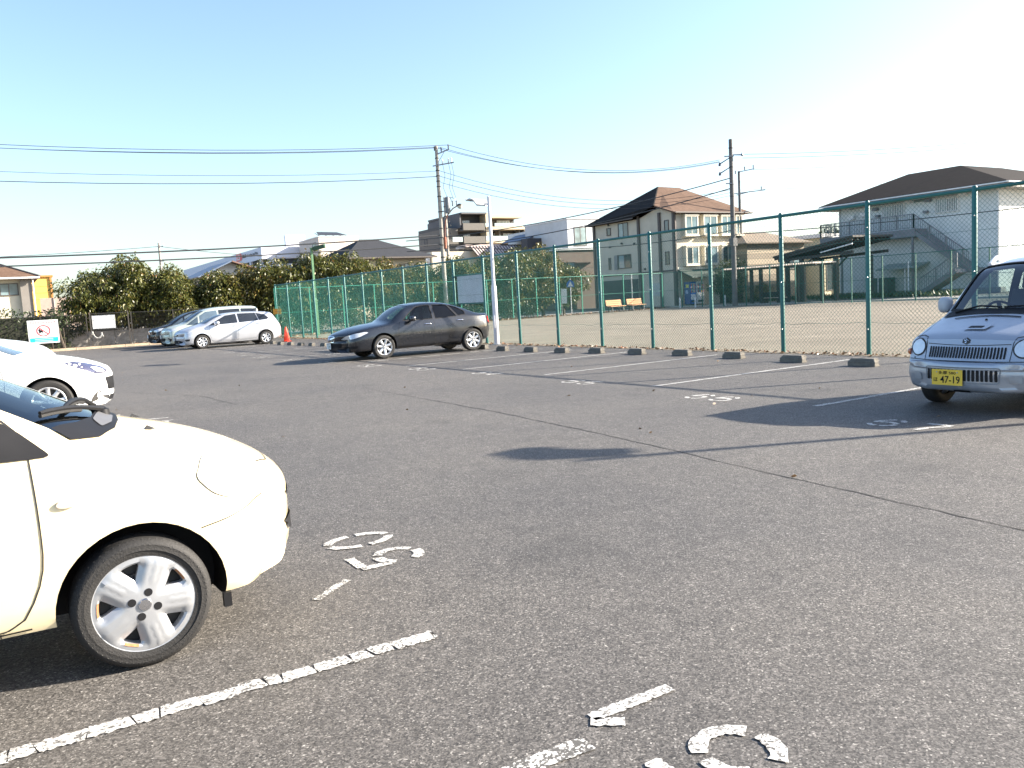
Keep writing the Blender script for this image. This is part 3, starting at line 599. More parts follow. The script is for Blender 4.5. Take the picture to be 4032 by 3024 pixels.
for k in range(3): MB().bar(IR*-0.15+Vector((0, -0.068, 1.54-0.09*k)), IR*0.15+Vector((0, -0.068, 1.54-0.09*k)), 0.004, 0.03).build('text_bar', mat('sign_text_red', (0.5, 0.12, 0.02), 0.5), ys)
# idling-stop sign on the dark fence
kd = Vector((-math.cos(kang), -math.sin(kang), 0)); kn = Vector((kd.y, -kd.x, 0))      # kd: to the right in view, kn: towards the lot
S0 = Vector((*kp(11.72), 0)) + kn*0.07
sg = thing('idling_stop_sign', 'white no idling sign with red ring and blue band on dark fence', 'sign', tuple(S0))
sp_ = lambda a, z, o=0.0: kd*a + kn*o + Vector((0, 0, z))
MB().bar(sp_(0, 1.08), sp_(1.42, 1.08), 0.02, 1.22).build('panel', mat('sign_white', (0.78, 0.78, 0.78), 0.4, var=0.04), sg)
SRED = mat('sign_red', (0.75, 0.08, 0.09), 0.45); SBLU = mat('sign_blue', (0.02, 0.42, 0.75), 0.45); SPNK = mat('sign_pink', (0.70, 0.52, 0.53), 0.5)
MB().bar(sp_(0.06, 1.56, 0.012), sp_(1.36, 1.56, 0.012), 0.006, 0.17).build('heading_band', SPNK, sg)
put_text('アイドリング ストップ', 1.18, 0.115, sp_(0.12, 1.505, 0.018), kd, (0, 0, 1), SRED, sg, 'heading_text', 0.01)
MB().bar(sp_(0.06, 0.66, 0.012), sp_(1.36, 0.66, 0.012), 0.006, 0.22).build('blue_band', SBLU, sg)
for z in (0.70, 0.61): MB().bar(sp_(0.28, z, 0.018), sp_(1.12, z, 0.018), 0.004, 0.035).build('small_text_bar', mat('sign_text_pale', (0.5, 0.72, 0.85), 0.5), sg)
bm = MB(); N = 36; vs = []; fs = []
for i in range(N):
    a = 2*PI*i/N
    for rr in (0.245, 0.30): vs.append(sp_(0.71+rr*1.1*math.cos(a), 1.13+rr*math.sin(a), 0.016))
for i in range(N): fs.append((2*i, 2*i+1, (2*i+3) % (2*N), (2*i+2) % (2*N)))
bm.add(vs, fs); bm.add([sp_(0.71-0.21, 1.13+0.155, 0.0165), sp_(0.71-0.175, 1.13+0.19, 0.0165), sp_(0.71+0.215, 1.13-0.155, 0.0165), sp_(0.71+0.18, 1.13-0.19, 0.0165)], [(0, 1, 2, 3)]).build('prohibition_ring', SRED, sg)
car2 = [(-.2, 1.08), (-.24, 1.2), (-.17, 1.24), (-.13, 1.17), (-.06, 1.16), (-.02, 1.08), (-.04, 1.0), (-.2, 1.0)]
MB().poly([sp_(0.71+a, z, 0.0155) for a, z in car2]).build('car_symbol', BLACK, sg)
bm = MB()
for rr, o, in ((0.05, 0.0175),): bm.poly([sp_(0.61+rr*math.cos(2*PI*i/14), 1.0+rr*math.sin(2*PI*i/14), o) for i in range(14)])
bm.build('car_symbol_wheel', WHITE, sg)
# gate panel with white plate and plastic chain
ga = Vector((*kp(7.0), 0)) + kn*0.05
gt = thing('gate', 'dark mesh gate with a plain white plate in the far fence', 'gate', tuple(Vector((*kp(8.8), 0))+kn*0.0))
g = lambda a, z, o=0.0: kd*a + kn*o + Vector((0, 0, z))
for a in (0.03, 1.9): MB().bar(g(a, 0.05), g(a, 1.95), 0.06, 0.06, (1, 0, 0)).build('gate_post', DKP, gt)
for z in (0.15, 1.0, 1.88): MB().bar(g(0.03, z), g(1.9, z), 0.04, 0.04).build('gate_rail', DK, gt)
bm = MB()
for k in range(30): bm.bar(g(0.07+k*0.062, 0.15), g(0.07+k*0.062, 1.88), 0.006, 0.006, (1, 0, 0))
bm.build('gate_mesh', DK, gt)
pl = thing('blank_plate', 'plain white rectangular plate fixed to the dark mesh gate', 'sign', tuple(Vector((*kp(8.8), 0))+kn*-0.06))
MB().bar(g(0.12, 1.42), g(1.25, 1.42), 0.015, 0.72).build('panel', mat('plate_white', (0.78, 0.78, 0.78), 0.4, var=0.05), pl)
for a in (0.2, 1.17): MB().bar(g(a, 1.5, 0.012), g(a, 1.53, 0.012), 0.02, 0.02).build('bolt', STEEL, pl)
ch = thing('plastic_chain', 'white plastic chain hanging in loops on the gate post', 'chain', tuple(Vector((*kp(8.8), 0))+kn*0.08))
CHW = mat('chain_white', (0.75, 0.74, 0.70), 0.5)
for k in range(34):
    th = k/33*2*PI*1.5; p = g(-0.02+0.02*k+0.07*math.cos(th), 0.78+0.15*math.sin(th)-0.004*k, 0.02)
    MB().lathe([(0.032, -0.008), (0.04, 0), (0.032, 0.008)], 'y', 6, tuple(p), False).build('chain_link', CHW, ch)
# traffic cone
cn = thing('traffic_cone', 'red traffic cone standing behind the silver wagon', 'cone', (11.67, 39.5, 0))
CR = mat('cone_red', (0.85, 0.06, 0.02), 0.5, var=0.1)
MB().lathe([(0.15, 0.035), (0.145, 0.06), (0.045, 0.66), (0.03, 0.7)], n=16).build('cone', CR, cn, True)
MB().prism([(-0.19, -0.19), (0.19, -0.19), (0.19, 0.19), (-0.19, 0.19)], 0.003, 0.04).build('base', CR, cn)
MB().box(-0.32, -0.05, -0.24, 0.1, 0.004, 0.03).build('weight', BLACK, cn)
# benches on the field
WOOD = mat('bench_wood', (0.55, 0.30, 0.14), 0.6, var=0.2, scale=8)
def bench(x, y, rz, label):
    t = thing('park_bench', label, 'bench', (x, y, 0), rz, 'park benches at the edge of the field')
    for k in range(3): MB().box(-0.75, 0.75, -0.24+0.16*k, -0.10+0.16*k, 0.42, 0.46).build('seat_slat', WOOD, t)
    for k in range(3): MB().bar((-0.75, 0.27+0.03*k, 0.56+0.14*k), (0.75, 0.27+0.03*k, 0.56+0.14*k), 0.03, 0.12).build('back_slat', WOOD, t)
    for s in (-0.55, 0.55):
        MB().bar((s, -0.2, 0), (s, -0.14, 0.42), 0.05, 0.05, (1, 0, 0)).bar((s, 0.3, 0), (s, 0.22, 0.42), 0.05, 0.05, (1, 0, 0)).bar((s, 0.24, 0.40), (s, 0.37, 0.9), 0.05, 0.04, (1, 0, 0)).build('leg', DARKMET, t)
    return t
bench(38.4, 47.7, R(4), 'wooden bench with orange slats on the field, left of the pair'); bench(40.55, 47.95, R(4), 'wooden bench with pale orange slats on the field, right of the pair')
# bollards, sign posts
BW = mat('bollard_grey', (0.55, 0.56, 0.56), 0.5)
for x, y, h, l in ((43.3, 46.3, 0.78, 'grey white bollard left of the pair before the beige house'), (43.6, 45.0, 0.78, 'grey white bollard right of the pair before the beige house'), (45.1, 43.5, 0.8, 'grey bollard in front of the pale vending machine')):
    o = thing('bollard', l, 'bollard', (x, y, 0), 0, 'bollards beyond the field')
    MB().lathe([(0.06, 0), (0.06, h-0.05), (0.045, h), (0.01, h+0.015)], n=12).build('post', BW, o, True); MB().lathe([(0.062, h-0.18), (0.062, h-0.12)], n=12, cap=False).build('reflective_band', WHITE, o)
rs = thing('road_sign', 'blue pentagon road sign on a thin white pole by the trees', 'road sign', (35.6, 49.4, 0))
MB().tube([(0, 0, 0), (0, 0, 2.6)], 0.035, 8).build('pole', WHITE, rs)
u5 = lambda pts, o: [IR*a + Vector((0.521, 0.853, 0))*-o + Vector((0, 0, z)) for a, z in pts]
MB().poly(u5([(-.27, 2.0), (.27, 2.0), (.27, 2.32), (0, 2.56), (-.27, 2.32)], 0.045)).poly(u5([(-.27, 2.0), (.27, 2.0), (.27, 2.32), (0, 2.56), (-.27, 2.32)], 0.03)).build('sign_face', mat('road_sign_blue', (0.03, 0.10, 0.38), 0.4), rs)
MB().poly(u5([(-.2, 2.05), (.2, 2.05), (0, 2.42)], 0.05)).build('white_triangle', WHITE, rs)
fp = thing('white_pole', 'thin white pole behind the far fence, right of the benches', 'pole', (41.3, 49.35, 0)); MB().tube([(0, 0, 0), (0, 0, 2.7)], 0.03, 8).build('pole', WHITE, fp); MB().lathe([(0.036, 2.7), (0.02, 2.74)], n=8).build('cap', STEEL, fp)
bn_ = thing('banner', 'narrow white banner standing in the shade behind the far fence', 'banner', (34.9, 49.6, 0))
MB().tube([(0, 0, 0), (0, 0, 1.95)], 0.015, 6).build('pole', WHITE, bn_); MB().bar(IR*0.2+Vector((0, 0, 0.85)), IR*0.22+Vector((0, 0, 1.9)), 0.01, 0.38, IR).build('cloth', WHITE, bn_)
# vending machines
def vending(x, y, w, h, body, face, label):
    t = thing('vending_machine', label, 'vending machine', (x, y, 0.12), 0, 'drink vending machines by the beige house')
    MB().box(0, w, 0, 0.65, 0, h).build('cabinet', body, t); MB().box(0.04, w-0.04, -0.02, -0.001, 0.03, h-0.03).build('door', face, t)
    MB().box(0.10, w-0.10, -0.03, -0.021, h*0.5, h-0.12).build('display_window', mat('vending_window', (0.40, 0.42, 0.42), 0.15), t)
    for r_ in range(3):
        for c in range(6):
            MB().lathe([(0.028, 0), (0.028, 0.14), (0.015, 0.17)], n=6, c=(0.15+c*(w-0.3)/5, -0.045, h*0.52+r_*0.25)).build('can', [REDP, SBLU, WHITE, GREEN2, ymat][(r_*5+c*3) % 5], t)
    MB().box(0.12, w-0.12, -0.04, -0.021, 0.14, 0.3).build('pickup_flap', BLACK, t); MB().box(w-0.2, w-0.08, -0.035, -0.021, h*0.32, h*0.44).build('coin_panel', WHITE, t)
    for s in (0.1, w-0.1): MB().box(s-0.04, s+0.04, 0.05, 0.6, -0.12, 0).build('foot', DARKMET, t)
    return t
VB = mat('vending_blue', (0.012, 0.05, 0.20), 0.35)
v1 = vending(48.75, 50.9, 0.68, 1.83, VB, mat('vending_blue_face', (0.02, 0.12, 0.45), 0.35), 'dark blue vending machine beside the white one at the house corner')
MB().box(-0.012, -0.001, 0.12, 0.45, 1.35, 1.62).build('sticker', mat('sticker_yellow', (0.6, 0.55, 0.1), 0.5), v1); MB().lathe([(0.16, -0.01), (0.16, -0.004)], 'x', 16, (0, 0.35, 1.0)).build('emblem', mat('emblem_pale', (0.35, 0.42, 0.6), 0.5), v1)
MB().box(0.08, 0.5, -0.028, -0.021, 0.35, 0.8).build('poster', WHITE, v1)
vending(49.5, 50.9, 0.85, 1.83, WHITE, WHITE, 'white vending machine between the blue one and the round shrub')
# ================================================================ buildings
def win(t, face, c, u0, u1, z0, z1, n=2, fr=None, gl=None, d=0.05, nm='window'):
    """window on a wall facing -x (face 'x', wall at x=c, u = y) or -y (face 'y', wall at y=c, u = x)"""
    fr = fr or WHITE; gl = gl or HGLASS; f = 0.07
    def bx(bm, a0, a1, b0, b1, o0, o1):
        if face == 'x': bm.box(c-o1, c-o0, a0, a1, b0, b1)
        else: bm.box(a0, a1, c-o1, c-o0, b0, b1)
        return bm
    bm = MB(); bx(bm, u0, u1, z0, z0+f, 0.002, d+0.03); bx(bm, u0, u1, z1-f, z1, 0.002, d)
    bx(bm, u0, u0+f, z0+f, z1-f, 0.002, d); bx(bm, u1-f, u1, z0+f, z1-f, 0.002, d)
    for k in range(1, n): um = u0+(u1-u0)*k/n; bx(bm, um-0.03, um+0.03, z0+f, z1-f, 0.002, d-0.01)
    w = bm.build(nm, fr, t)
    for k in range(n):
        a, b = u0+(u1-u0)*k/n+(f if k == 0 else 0.03), u0+(u1-u0)*(k+1)/n-(f if k == n-1 else 0.03)
        bx(MB(), a, b, z0+f, z1-f, 0.004, 0.02).build('pane', gl if k % 2 == 0 else (HGLASS2 if gl is HGLASS else gl), w)
    return w
def slabroof(t, polys, m, th=0.12, nm='roof_slope'):
    for P in polys:
        P = [Vector(p) for p in P]; n = (P[1]-P[0]).cross(P[2]-P[0]).normalized()
        if n.z < 0: n = -n
        k = len(P); vs = P+[p-n*th for p in P]
        MB().add(vs, [tuple(range(k)), tuple(range(2*k-1, k-1, -1))]+[(i, (i+1) % k, k+(i+1) % k, k+i) for i in range(k)]).build(nm, m, t)
stucco = lambda name, c, **k: mat(name, c, 0.9, var=k.pop('var', 0.08), scale=1.2, bump=0.15, bscale=30, dirt=k.pop('dirt', 0.18))

# ---- beige three storey house
BH = stucco('beige_stucco', (0.55, 0.49, 0.39)); BTRIM = mat('brown_trim', (0.085, 0.07, 0.062), 0.6); BFR = mat('cream_frame', (0.62, 0.57, 0.46), 0.6)
t = thing('house', 'beige three storey house with brown hipped roof and bay windows', 'house')
MB().prism([(48.4, 52.0), (56.4, 52.0), (56.4, 63.0), (48.4, 63.0)], 0, 7.65).build('wall', BH, t)
MB().add([(48.42, 52.0, 7.65), (48.42, 56.6, 7.65), (48.42, 53.9, 8.4), (50.0, 52.0, 7.65), (50.0, 56.6, 7.65), (50.0, 53.9, 8.4)], [(0, 1, 2), (3, 5, 4), (0, 2, 5, 3), (1, 4, 5, 2)]).build('gable', BH, t)
RB = roof_mat('roof_brown', (0.135, 0.088, 0.064)); RD = roof_mat('roof_brown_shaded', (0.026, 0.024, 0.023))  # RD is the same roof, shade of the slope facing off the sun painted in
ax, bx_ = (51.5, 57.3, 10.6), (54.0, 57.3, 10.55); A = (47.9, 53.9, 8.5); Bp = (47.95, 51.5, 7.7); C1 = (47.9, 56.7, 7.8); Lp = (47.9, 63.6, 7.75); Rp = (57.0, 51.5, 7.7); Rb = (57.0, 63.6, 7.7)
slabroof(t, [[A, C1, Lp, ax]], RD); slabroof(t, [[Bp, Rp, bx_, ax, A]], RB); slabroof(t, [[Rp, Rb, bx_], [Rb, Lp, ax, bx_]], RB)
MB().bar((47.95, 51.45, 7.68), (57.0, 51.45, 7.68), 0.1, 0.1).build('gutter', BTRIM, t); MB().bar((47.85, 56.7, 7.75), (47.85, 63.6, 7.7), 0.1, 0.1).build('gutter', BTRIM, t)
for y in (52.12, 53.85, 56.55, 63.0-0.1): MB().box(48.25, 48.39, y-0.13, y+0.13, 0.0, 7.9).build('pilaster', BTRIM, t)
MB().box(48.3, 48.42, 51.9, 51.99, 0, 7.65).build('down_pipe', BTRIM, t)
MB().box(48.33, 48.395, 52.3, 62.8, 2.9, 3.05).build('belt_course', BTRIM, t); MB().box(48.45, 56.4, 51.9, 51.995, 3.0, 3.2).build('belt_course', BFR, t)
for z0, z1, k in ((5.9, 7.4, 0), (3.45, 4.85, 1)):
    for u0, u1 in ((0.83, 2.2), (2.93, 4.42), (5.0, 6.3), (6.75, 7.5)):
        # bay window boxes standing out from the wall
        x0, x1 = 48.4+u0, 48.4+u1
        MB().box(x0-0.12, x1+0.12, 51.55, 51.995, z0-0.18, z0-0.06).box(x0-0.12, x1+0.12, 51.55, 51.995, z1+0.02, z1+0.12).box(x0-0.06, x0, 51.62, 51.995, z0-0.06, z1+0.02).box(x1, x1+0.06, 51.62, 51.995, z0-0.06, z1+0.02).build('bay_frame', BFR, t)
        win(t, 'y', 51.66, x0, x1, z0-0.05, z1, 2, BFR, HGLASS if k else HGLASS2)
win(t, 'x', 48.4, 58.0, 59.4, 6.25, 7.55, 2, BTRIM); win(t, 'x', 48.4, 60.45, 61.05, 6.6, 7.3, 1, BTRIM); win(t, 'x', 48.4, 57.75, 59.55, 3.5, 4.75, 2, BTRIM); win(t, 'x', 48.4, 60.6, 60.95, 3.5, 4.6, 1, BTRIM)
MB().box(48.3, 48.395, 59.6, 60.05, 3.45, 4.75).build('shutter', mat('shutter_grey', (0.25, 0.24, 0.23), 0.7), t)
win(t, 'x', 48.4, 52.75, 53.3, 6.2, 7.2, 1, BTRIM); win(t, 'x', 48.4, 52.8, 53.3, 3.5, 4.6, 1, BTRIM)
for y, z in ((57.2, 5.6), (60.6, 5.55), (60.7, 7.55), (58.9, 5.75), (55.9, 3.3)): MB().lathe([(0.09, 0), (0.09, 0.12), (0.03, 0.16)], 'x', 10, (48.25, y, z)).build('vent_hood', DARKMET, t)
MB().box(48.34, 48.395, 54.1, 55.0, 0.9, 2.0).build('poster_board', mat('poster_pale', (0.42, 0.44, 0.42), 0.5), t)
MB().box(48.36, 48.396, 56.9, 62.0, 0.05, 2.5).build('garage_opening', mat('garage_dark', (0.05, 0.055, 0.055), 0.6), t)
MB().add([(48.5, 51.9, 3.0), (52.0, 51.9, 3.0), (52.0, 50.3, 2.35), (48.5, 50.3, 2.35), (48.5, 51.9, 2.9), (52.0, 51.9, 2.9), (52.0, 50.3, 2.25), (48.5, 50.3, 2.25)], [(0, 1, 2, 3), (7, 6, 5, 4), (0, 3, 7, 4), (1, 5, 6, 2), (2, 6, 7, 3), (0, 4, 5, 1)]).build('awning', mat('awning_dark', (0.05, 0.065, 0.055), 0.7), t)
MB().box(53.2, 56.3, 51.8, 51.994, 2.05, 2.95).build('shop_sign', mat('shop_sign_cream', (0.62, 0.50, 0.36), 0.6), t)
put_text('に', 0.5, 0.5, (53.9, 51.785, 2.25), (1, 0, 0), (0, 0, 1), SRED, t, 'sign_lettering', 0.02)
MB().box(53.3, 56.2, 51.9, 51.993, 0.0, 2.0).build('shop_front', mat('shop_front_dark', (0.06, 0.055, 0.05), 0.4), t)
sk = MB().add([(49.15, 55.2, 8.95), (49.15, 56.0, 8.75), (49.75, 56.0, 9.2), (49.75, 55.2, 9.4)], [(0, 1, 2, 3)]).build('skylight', HGLASS2, t)

# ---- white two storey building with outside stair
WB = stucco('white_stucco', (0.66, 0.68, 0.67)); GREY = mat('stair_grey', (0.19, 0.185, 0.20), 0.6, var=0.15, dirt=0.2)
sx, X0, Y1 = 1.217, 58.45, 43.75       # far corner of the wall facing the field
Y0 = Y1-12.6
zc = lambda z: 1.5+(z-1.5)*sx; yc = lambda u: Y1+u*sx
t = thing('apartment_block', 'white two storey building with dark hipped roof and outside stair', 'building')
MB().prism([(X0, Y0), (X0+16, Y0), (X0+16, Y1), (X0, Y1)], 0, 6.95).build('wall', WB, t)
MB().prism([(X0-0.35, Y0-0.3), (X0+0.3, Y0-0.3), (X0+0.3, Y1+0.2), (X0-0.35, Y1+0.2)], 0, 0.35).build('plinth', CONC, t)
RDK = roof_mat('roof_charcoal', (0.018, 0.015, 0.014)); e = 1.1; ez = 7.35
P00, P01, P10, P11 = (X0-e, Y0-e, ez), (X0-e, Y1+e, ez), (X0+16+e, Y0-e, ez), (X0+16+e, Y1+e, ez); r0, r1 = (X0+5.3, 41.2, 9.6), (X0+5.3, 36.9, 9.6); r2 = (X0+11, 36.9, 9.6)
slabroof(t, [[P00, P01, r0, r1]], RDK, 0.1); slabroof(t, [[P00, r1, r2, P10]], RDK, 0.1); slabroof(t, [[P01, P11, r2, r0]], RDK, 0.1); slabroof(t, [[P11, P10, r2], [r0, r2, r1]], RDK, 0.1)
MB().box(X0-e+0.05, X0+16+e-0.05, Y0-e+0.05, Y1+e-0.05, 6.96, 7.2).build('soffit', mat('soffit', (0.35, 0.32, 0.29), 0.8), t)
MB().bar((X0-e-0.04, Y0-e, 7.27), (X0-e-0.04, Y1+e, 7.27), 0.1, 0.09).build('gutter', WHITE, t); MB().bar((X0-e, Y0-e-0.04, 7.27), (X0+17, Y0-e-0.04, 7.27), 0.1, 0.09).build('gutter', WHITE, t)
MB().tube([(X0-0.06, Y1-0.05, 0.3), (X0-0.06, Y1-0.05, 7.0)], 0.05, 8).build('down_pipe', WHITE, t); MB().tube([(X0-0.07, Y0+0.05, 0.3), (X0-0.07, Y0+0.05, 7.0)], 0.06, 8).build('down_pipe', WHITE, t)
for u0, u1, z0, z1 in ((-4.68, -3.15, 5.1, 5.9), (-8.07, -6.6, 5.05, 5.87)):
    a, b, c, d = yc(u0), yc(u1), zc(z0), zc(z1); w = win(t, 'x', X0, a, b, c, d, 2, WHITE, HGLASS)
    for k in range(14): MB().box(X0-0.16, X0-0.13, a+0.05+(b-a-0.1)*k/13-0.025, a+0.05+(b-a-0.1)*k/13+0.025, c-0.02, d+0.02).build('grille_bar', WHITE, w)
for u, z, s in ((-4.95, 6.0, 0.5), (-8.33, 5.98, 0.52), (-0.6, 6.05, 0.6), (-2.75, 5.75, 0.4), (-6.25, 5.87, 0.4), (-1.0, 5.4, 0.5), (-1.9, 5.5, 0.5), (-6.1, 5.2, 0.3), (-2.9, 5.3, 0.3)):
    y, zz = yc(u), zc(z); MB().box(X0-0.3, X0-0.002, y-s/2, y+s/2, zz-s*0.28, zz+s*0.28).build('vent_box', GREY if s < 0.45 else WHITE, t)
MB().box(X0-0.05, X0-0.003, yc(-5.95), yc(-5.3), zc(5.85), zc(6.1)).build('sign_panel', mat('panel_greengrey', (0.16, 0.19, 0.17), 0.6), t)
# gallery, rails and two flights of stair
GX = X0-1.5
st = MB().box(GX, X0-0.01, yc(-6.1), yc(0.6), zc(3.75), zc(4.22)).build('gallery_slab', GREY, t)
def railing(p, q, h, n, thick=0.045):
    p, q = Vector(p), Vector(q); up = Vector((0, 0, h)); bm = MB(); bm.bar(p+up, q+up, 0.06, 0.06); bm.bar(p+up*0.08, q+up*0.08, 0.04, 0.04)
    bm.build('handrail', GREY, t)
    for k in range(n+1):
        o = p.lerp(q, k/n); w = 0.09 if k % 9 == 0 else 0.03
        MB().bar(o+up*0.05, o+up, w, w, (1, 0, 0)).build('baluster', GREY, t)
f4 = zc(4.22); railing((GX+0.05, yc(0.55), f4), (GX+0.05, yc(-6.0), f4), 1.05, 54)
railing((GX+0.05, yc(0.55), f4), (X0-0.05, yc(0.55), f4), 1.05, 8)
land_y, land_z = yc(-9.3), zc(1.75)
MB().bar((GX+0.75, yc(-6.05), f4-0.28), (GX+0.75, land_y, land_z-0.22), 1.4, 0.3, (0, 0, 1)).build('stair_flight', GREY, t)
railing((GX+0.05, yc(-6.0), f4), (GX+0.05, land_y, land_z), 1.05, 30)
MB().box(GX, X0-0.01, land_y-1.4, land_y+0.1, land_z-0.35, land_z-0.05).build('stair_landing', GREY, t)
MB().bar((GX-0.75, land_y+0.05, land_z-0.2), (GX-0.75, yc(-7.1), 0.1), 1.3, 0.28, (0, 0, 1)).build('stair_flight', GREY, t)
railing((GX-1.35, land_y, land_z), (GX-1.35, yc(-7.1), 0.2), 1.0, 16)
for y in (yc(-1.0), yc(-5.9)): MB().box(GX+0.05, GX+0.17, y-0.06, y+0.06, 0, zc(3.75)).build('gallery_post', GREY, t)
# lean-to canopy, locker box, white posts
MB().add([(X0-1.6, yc(-6.3), zc(2.0)), (X0-1.6, yc(-3.55), zc(1.95)), (X0-0.02, yc(-3.55), zc(2.25)), (X0-0.02, yc(-6.3), zc(2.25)), (X0-1.6, yc(-6.3), zc(1.9)), (X0-1.6, yc(-3.55), zc(1.85)), (X0-0.02, yc(-3.55), zc(2.17)), (X0-0.02, yc(-6.3), zc(2.17))], [(0, 1, 2, 3), (7, 6, 5, 4), (0, 4, 5, 1), (1, 5, 6, 2), (2, 6, 7, 3), (3, 7, 4, 0)]).build('canopy_roof', mat('canopy_grey', (0.28, 0.31, 0.31), 0.4), t)
for u in (-3.65, -5.45): MB().tube([(X0-1.5, yc(u), 0), (X0-1.5, yc(u), zc(1.9))], 0.045, 8).build('canopy_post', WHITE, t)
wp_ = thing('white_pole', 'white pole standing before the white building left of its stair', 'pole', (X0-2.6, yc(-6.75)+0.6, 0)); MB().tube([(0, 0, 0), (0, 0, 2.45)], 0.05, 8).build('pole', WHITE, wp_); MB().lathe([(0.06, 2.45), (0.03, 2.5)], n=8).build('cap', WHITE, wp_)
lk = thing('storage_locker', 'dark grey storage locker under the canopy of the white building', 'locker', (X0-1.3, yc(-4.2), 0)); MB().box(0, 0.9, 0, 1.65, 0.0, 1.4).build('body', mat('locker_dark', (0.06, 0.075, 0.07), 0.5), lk); MB().box(-0.012, -0.001, 0.05, 0.8, 0.06, 1.36).box(-0.012, -0.001, 0.85, 1.6, 0.06, 1.36).build('door', mat('locker_door', (0.07, 0.085, 0.08), 0.45), lk)
win(t, 'y', Y0, X0+3.5, X0+5.0, 4.2, 6.2, 2, WHITE); win(t, 'y', Y0, X0+3.5, X0+5.0, 1.2, 3.0, 2, WHITE)

# ---- pergola, pavilion and low buildings beyond the field
TIM = mat('dark_timber', (0.045, 0.04, 0.036), 0.8, var=0.2)
pg = thing('pergola', 'dark timber pergola with pale slatted top at the field edge', 'pergola')
for y in (43.6, 41.1, 39.4, 37.4):
    for x in (46.2, 48.0): MB().box(x-0.1, x+0.1, y-0.1, y+0.1, -0.02, 2.5).build('post', TIM, pg)
for x in (46.2, 48.0): MB().box(x-0.07, x+0.07, 36.4, 44.5, 2.5, 2.62).build('beam', TIM, pg)
SL = mat('pergola_slat', (0.52, 0.44, 0.38), 0.7)
for k in range(41): MB().box(45.9, 48.3, 36.45+0.2*k, 36.53+0.2*k, 2.622, 2.72).build('slat', SL, pg)
pb = thing('park_bench', 'dark bench with black top standing under the pergola', 'bench', (46.9, 40.6, 0), R(90))
for k in range(3): MB().box(-1.0, 1.0, -0.22+0.16*k, -0.08+0.16*k, 0.42, 0.46).build('seat_slat', SL, pb)
MB().box(-1.0, 1.0, 0.25, 0.29, 0.5, 0.85).build('backrest', TIM, pb)
for s in (-0.7, 0.7): MB().box(s-0.04, s+0.04, -0.2, 0.2, 0, 0.42).build('leg', TIM, pb)
pv = thing('pavilion', 'open pavilion with sloping dark roof between pergola and white building', 'pavilion')
slabroof(pv, [[(50.0, 43.3, 3.45), (54.5, 43.3, 3.45), (54.5, 36.4, 4.42), (50.0, 36.4, 4.42)]], TIM, 0.14)
for k in range(8): MB().bar((50.1+0.6*k, 43.2, 3.22), (50.1+0.6*k, 36.5, 4.16), 0.08, 0.16).build('rafter', TIM, pv)
for x in (50.3, 54.2):
    MB().bar((x, 43.0, 3.1), (x, 36.6, 3.3), 0.14, 0.2).build('beam', TIM, pv)
    for y in (42.2, 40.9, 38.0): MB().box(x-0.13, x+0.13, y-0.13, y+0.13, 0, 3.1).build('post', TIM, pv)
    MB().bar((x, 40.8, 2.4), (x, 39.9, 3.15), 0.1, 0.1, (1, 0, 0)).build('brace', TIM, pv)
MB().tube([(49.96, 39.0, 3.42), (49.96, 36.4, 3.85)], 0.05, 6).build('gutter', WHITE, pv)
sb = thing('striped_building', 'low building with brown and tan striped block wall', 'building')
for k in range(11):
    z0, z1 = k*0.45, k*0.45+0.435
    MB().box(54.6-(0.012 if k % 2 else 0), 59.0, 50.0-(0.012 if k % 2 else 0), 55.5, z0, z1).build('block_course', stucco('tan_block', (0.36, 0.30, 0.22)) if k % 2 else stucco('brown_block', (0.24, 0.20, 0.15)), sb)
MB().box(54.62, 58.95, 50.03, 55.45, 0.02, 4.9).build('mortar_core', mat('mortar', (0.2, 0.17, 0.13), 0.9), sb)
RT = roof_mat('roof_tan', (0.23, 0.19, 0.15)); slabroof(sb, [[(54.0, 49.5, 4.95), (62.5, 49.5, 4.95), (60, 53, 6.1), (57, 53, 6.1)], [(54.0, 49.5, 4.95), (57, 53, 6.1), (54.0, 56.5, 4.95)], [(62.5, 49.5, 4.95), (62.5, 56.5, 4.95), (60, 53, 6.1)], [(54.0, 56.5, 4.95), (57, 53, 6.1), (60, 53, 6.1), (62.5, 56.5, 4.95)]], RT, 0.1)
MB().box(59.0, 62.0, 50.1, 55.5, 0, 4.9).build('wing_wall', stucco('tan_wall', (0.30, 0.26, 0.2)), sb); win(sb, 'y', 50.1, 59.5, 61.6, 2.6, 4.0, 2, BTRIM); MB().box(54.5, 54.61, 50.6, 52.0, 0, 2.3).build('door_recess', BTRIM, sb)
cb = thing('cream_building', 'bright cream building with tall dark openings seen through the pavilion', 'building')
CW = stucco('cream_wall', (0.66, 0.60, 0.43)); MB().box(64, 76, 50.0, 58, 0, 5.3).build('wall', CW, cb)
MB().box(63.6, 76.4, 49.6, 58.4, 5.3, 5.65).build('roof_slab', WHITE, cb)
for x in (64.8, 67.0, 69.2, 71.4): win(cb, 'y', 50.0, x, x+1.2, 0.5, 3.0, 1, BTRIM); win(cb, 'y', 50.0, x, x+1.4, 4.0, 4.9, 2, BTRIM)
for x in (66.4, 68.7): MB().box(x, x+0.3, 49.6, 49.99, 0, 3.3).build('pier', CW, cb)
wb2 = thing('brown_building', 'dark brown flat building left of the beige house behind the tree', 'building')
MB().box(46.5, 51.5, 66.5, 76, 0, 5.75).build('wall', mat('brown_siding', (0.085, 0.062, 0.05), 0.8, var=0.2, scale=2), wb2); MB().box(46.3, 51.7, 66.3, 76.2, 5.75, 5.92).build('roof_slab', mat('pale_roof', (0.5, 0.52, 0.53), 0.6), wb2); win(wb2, 'y', 66.5, 47.2, 48.6, 3.2, 4.6, 2, BTRIM)
gb = thing('grey_house', 'pale grey cube house with a tall shuttered window beside the beige house', 'building')
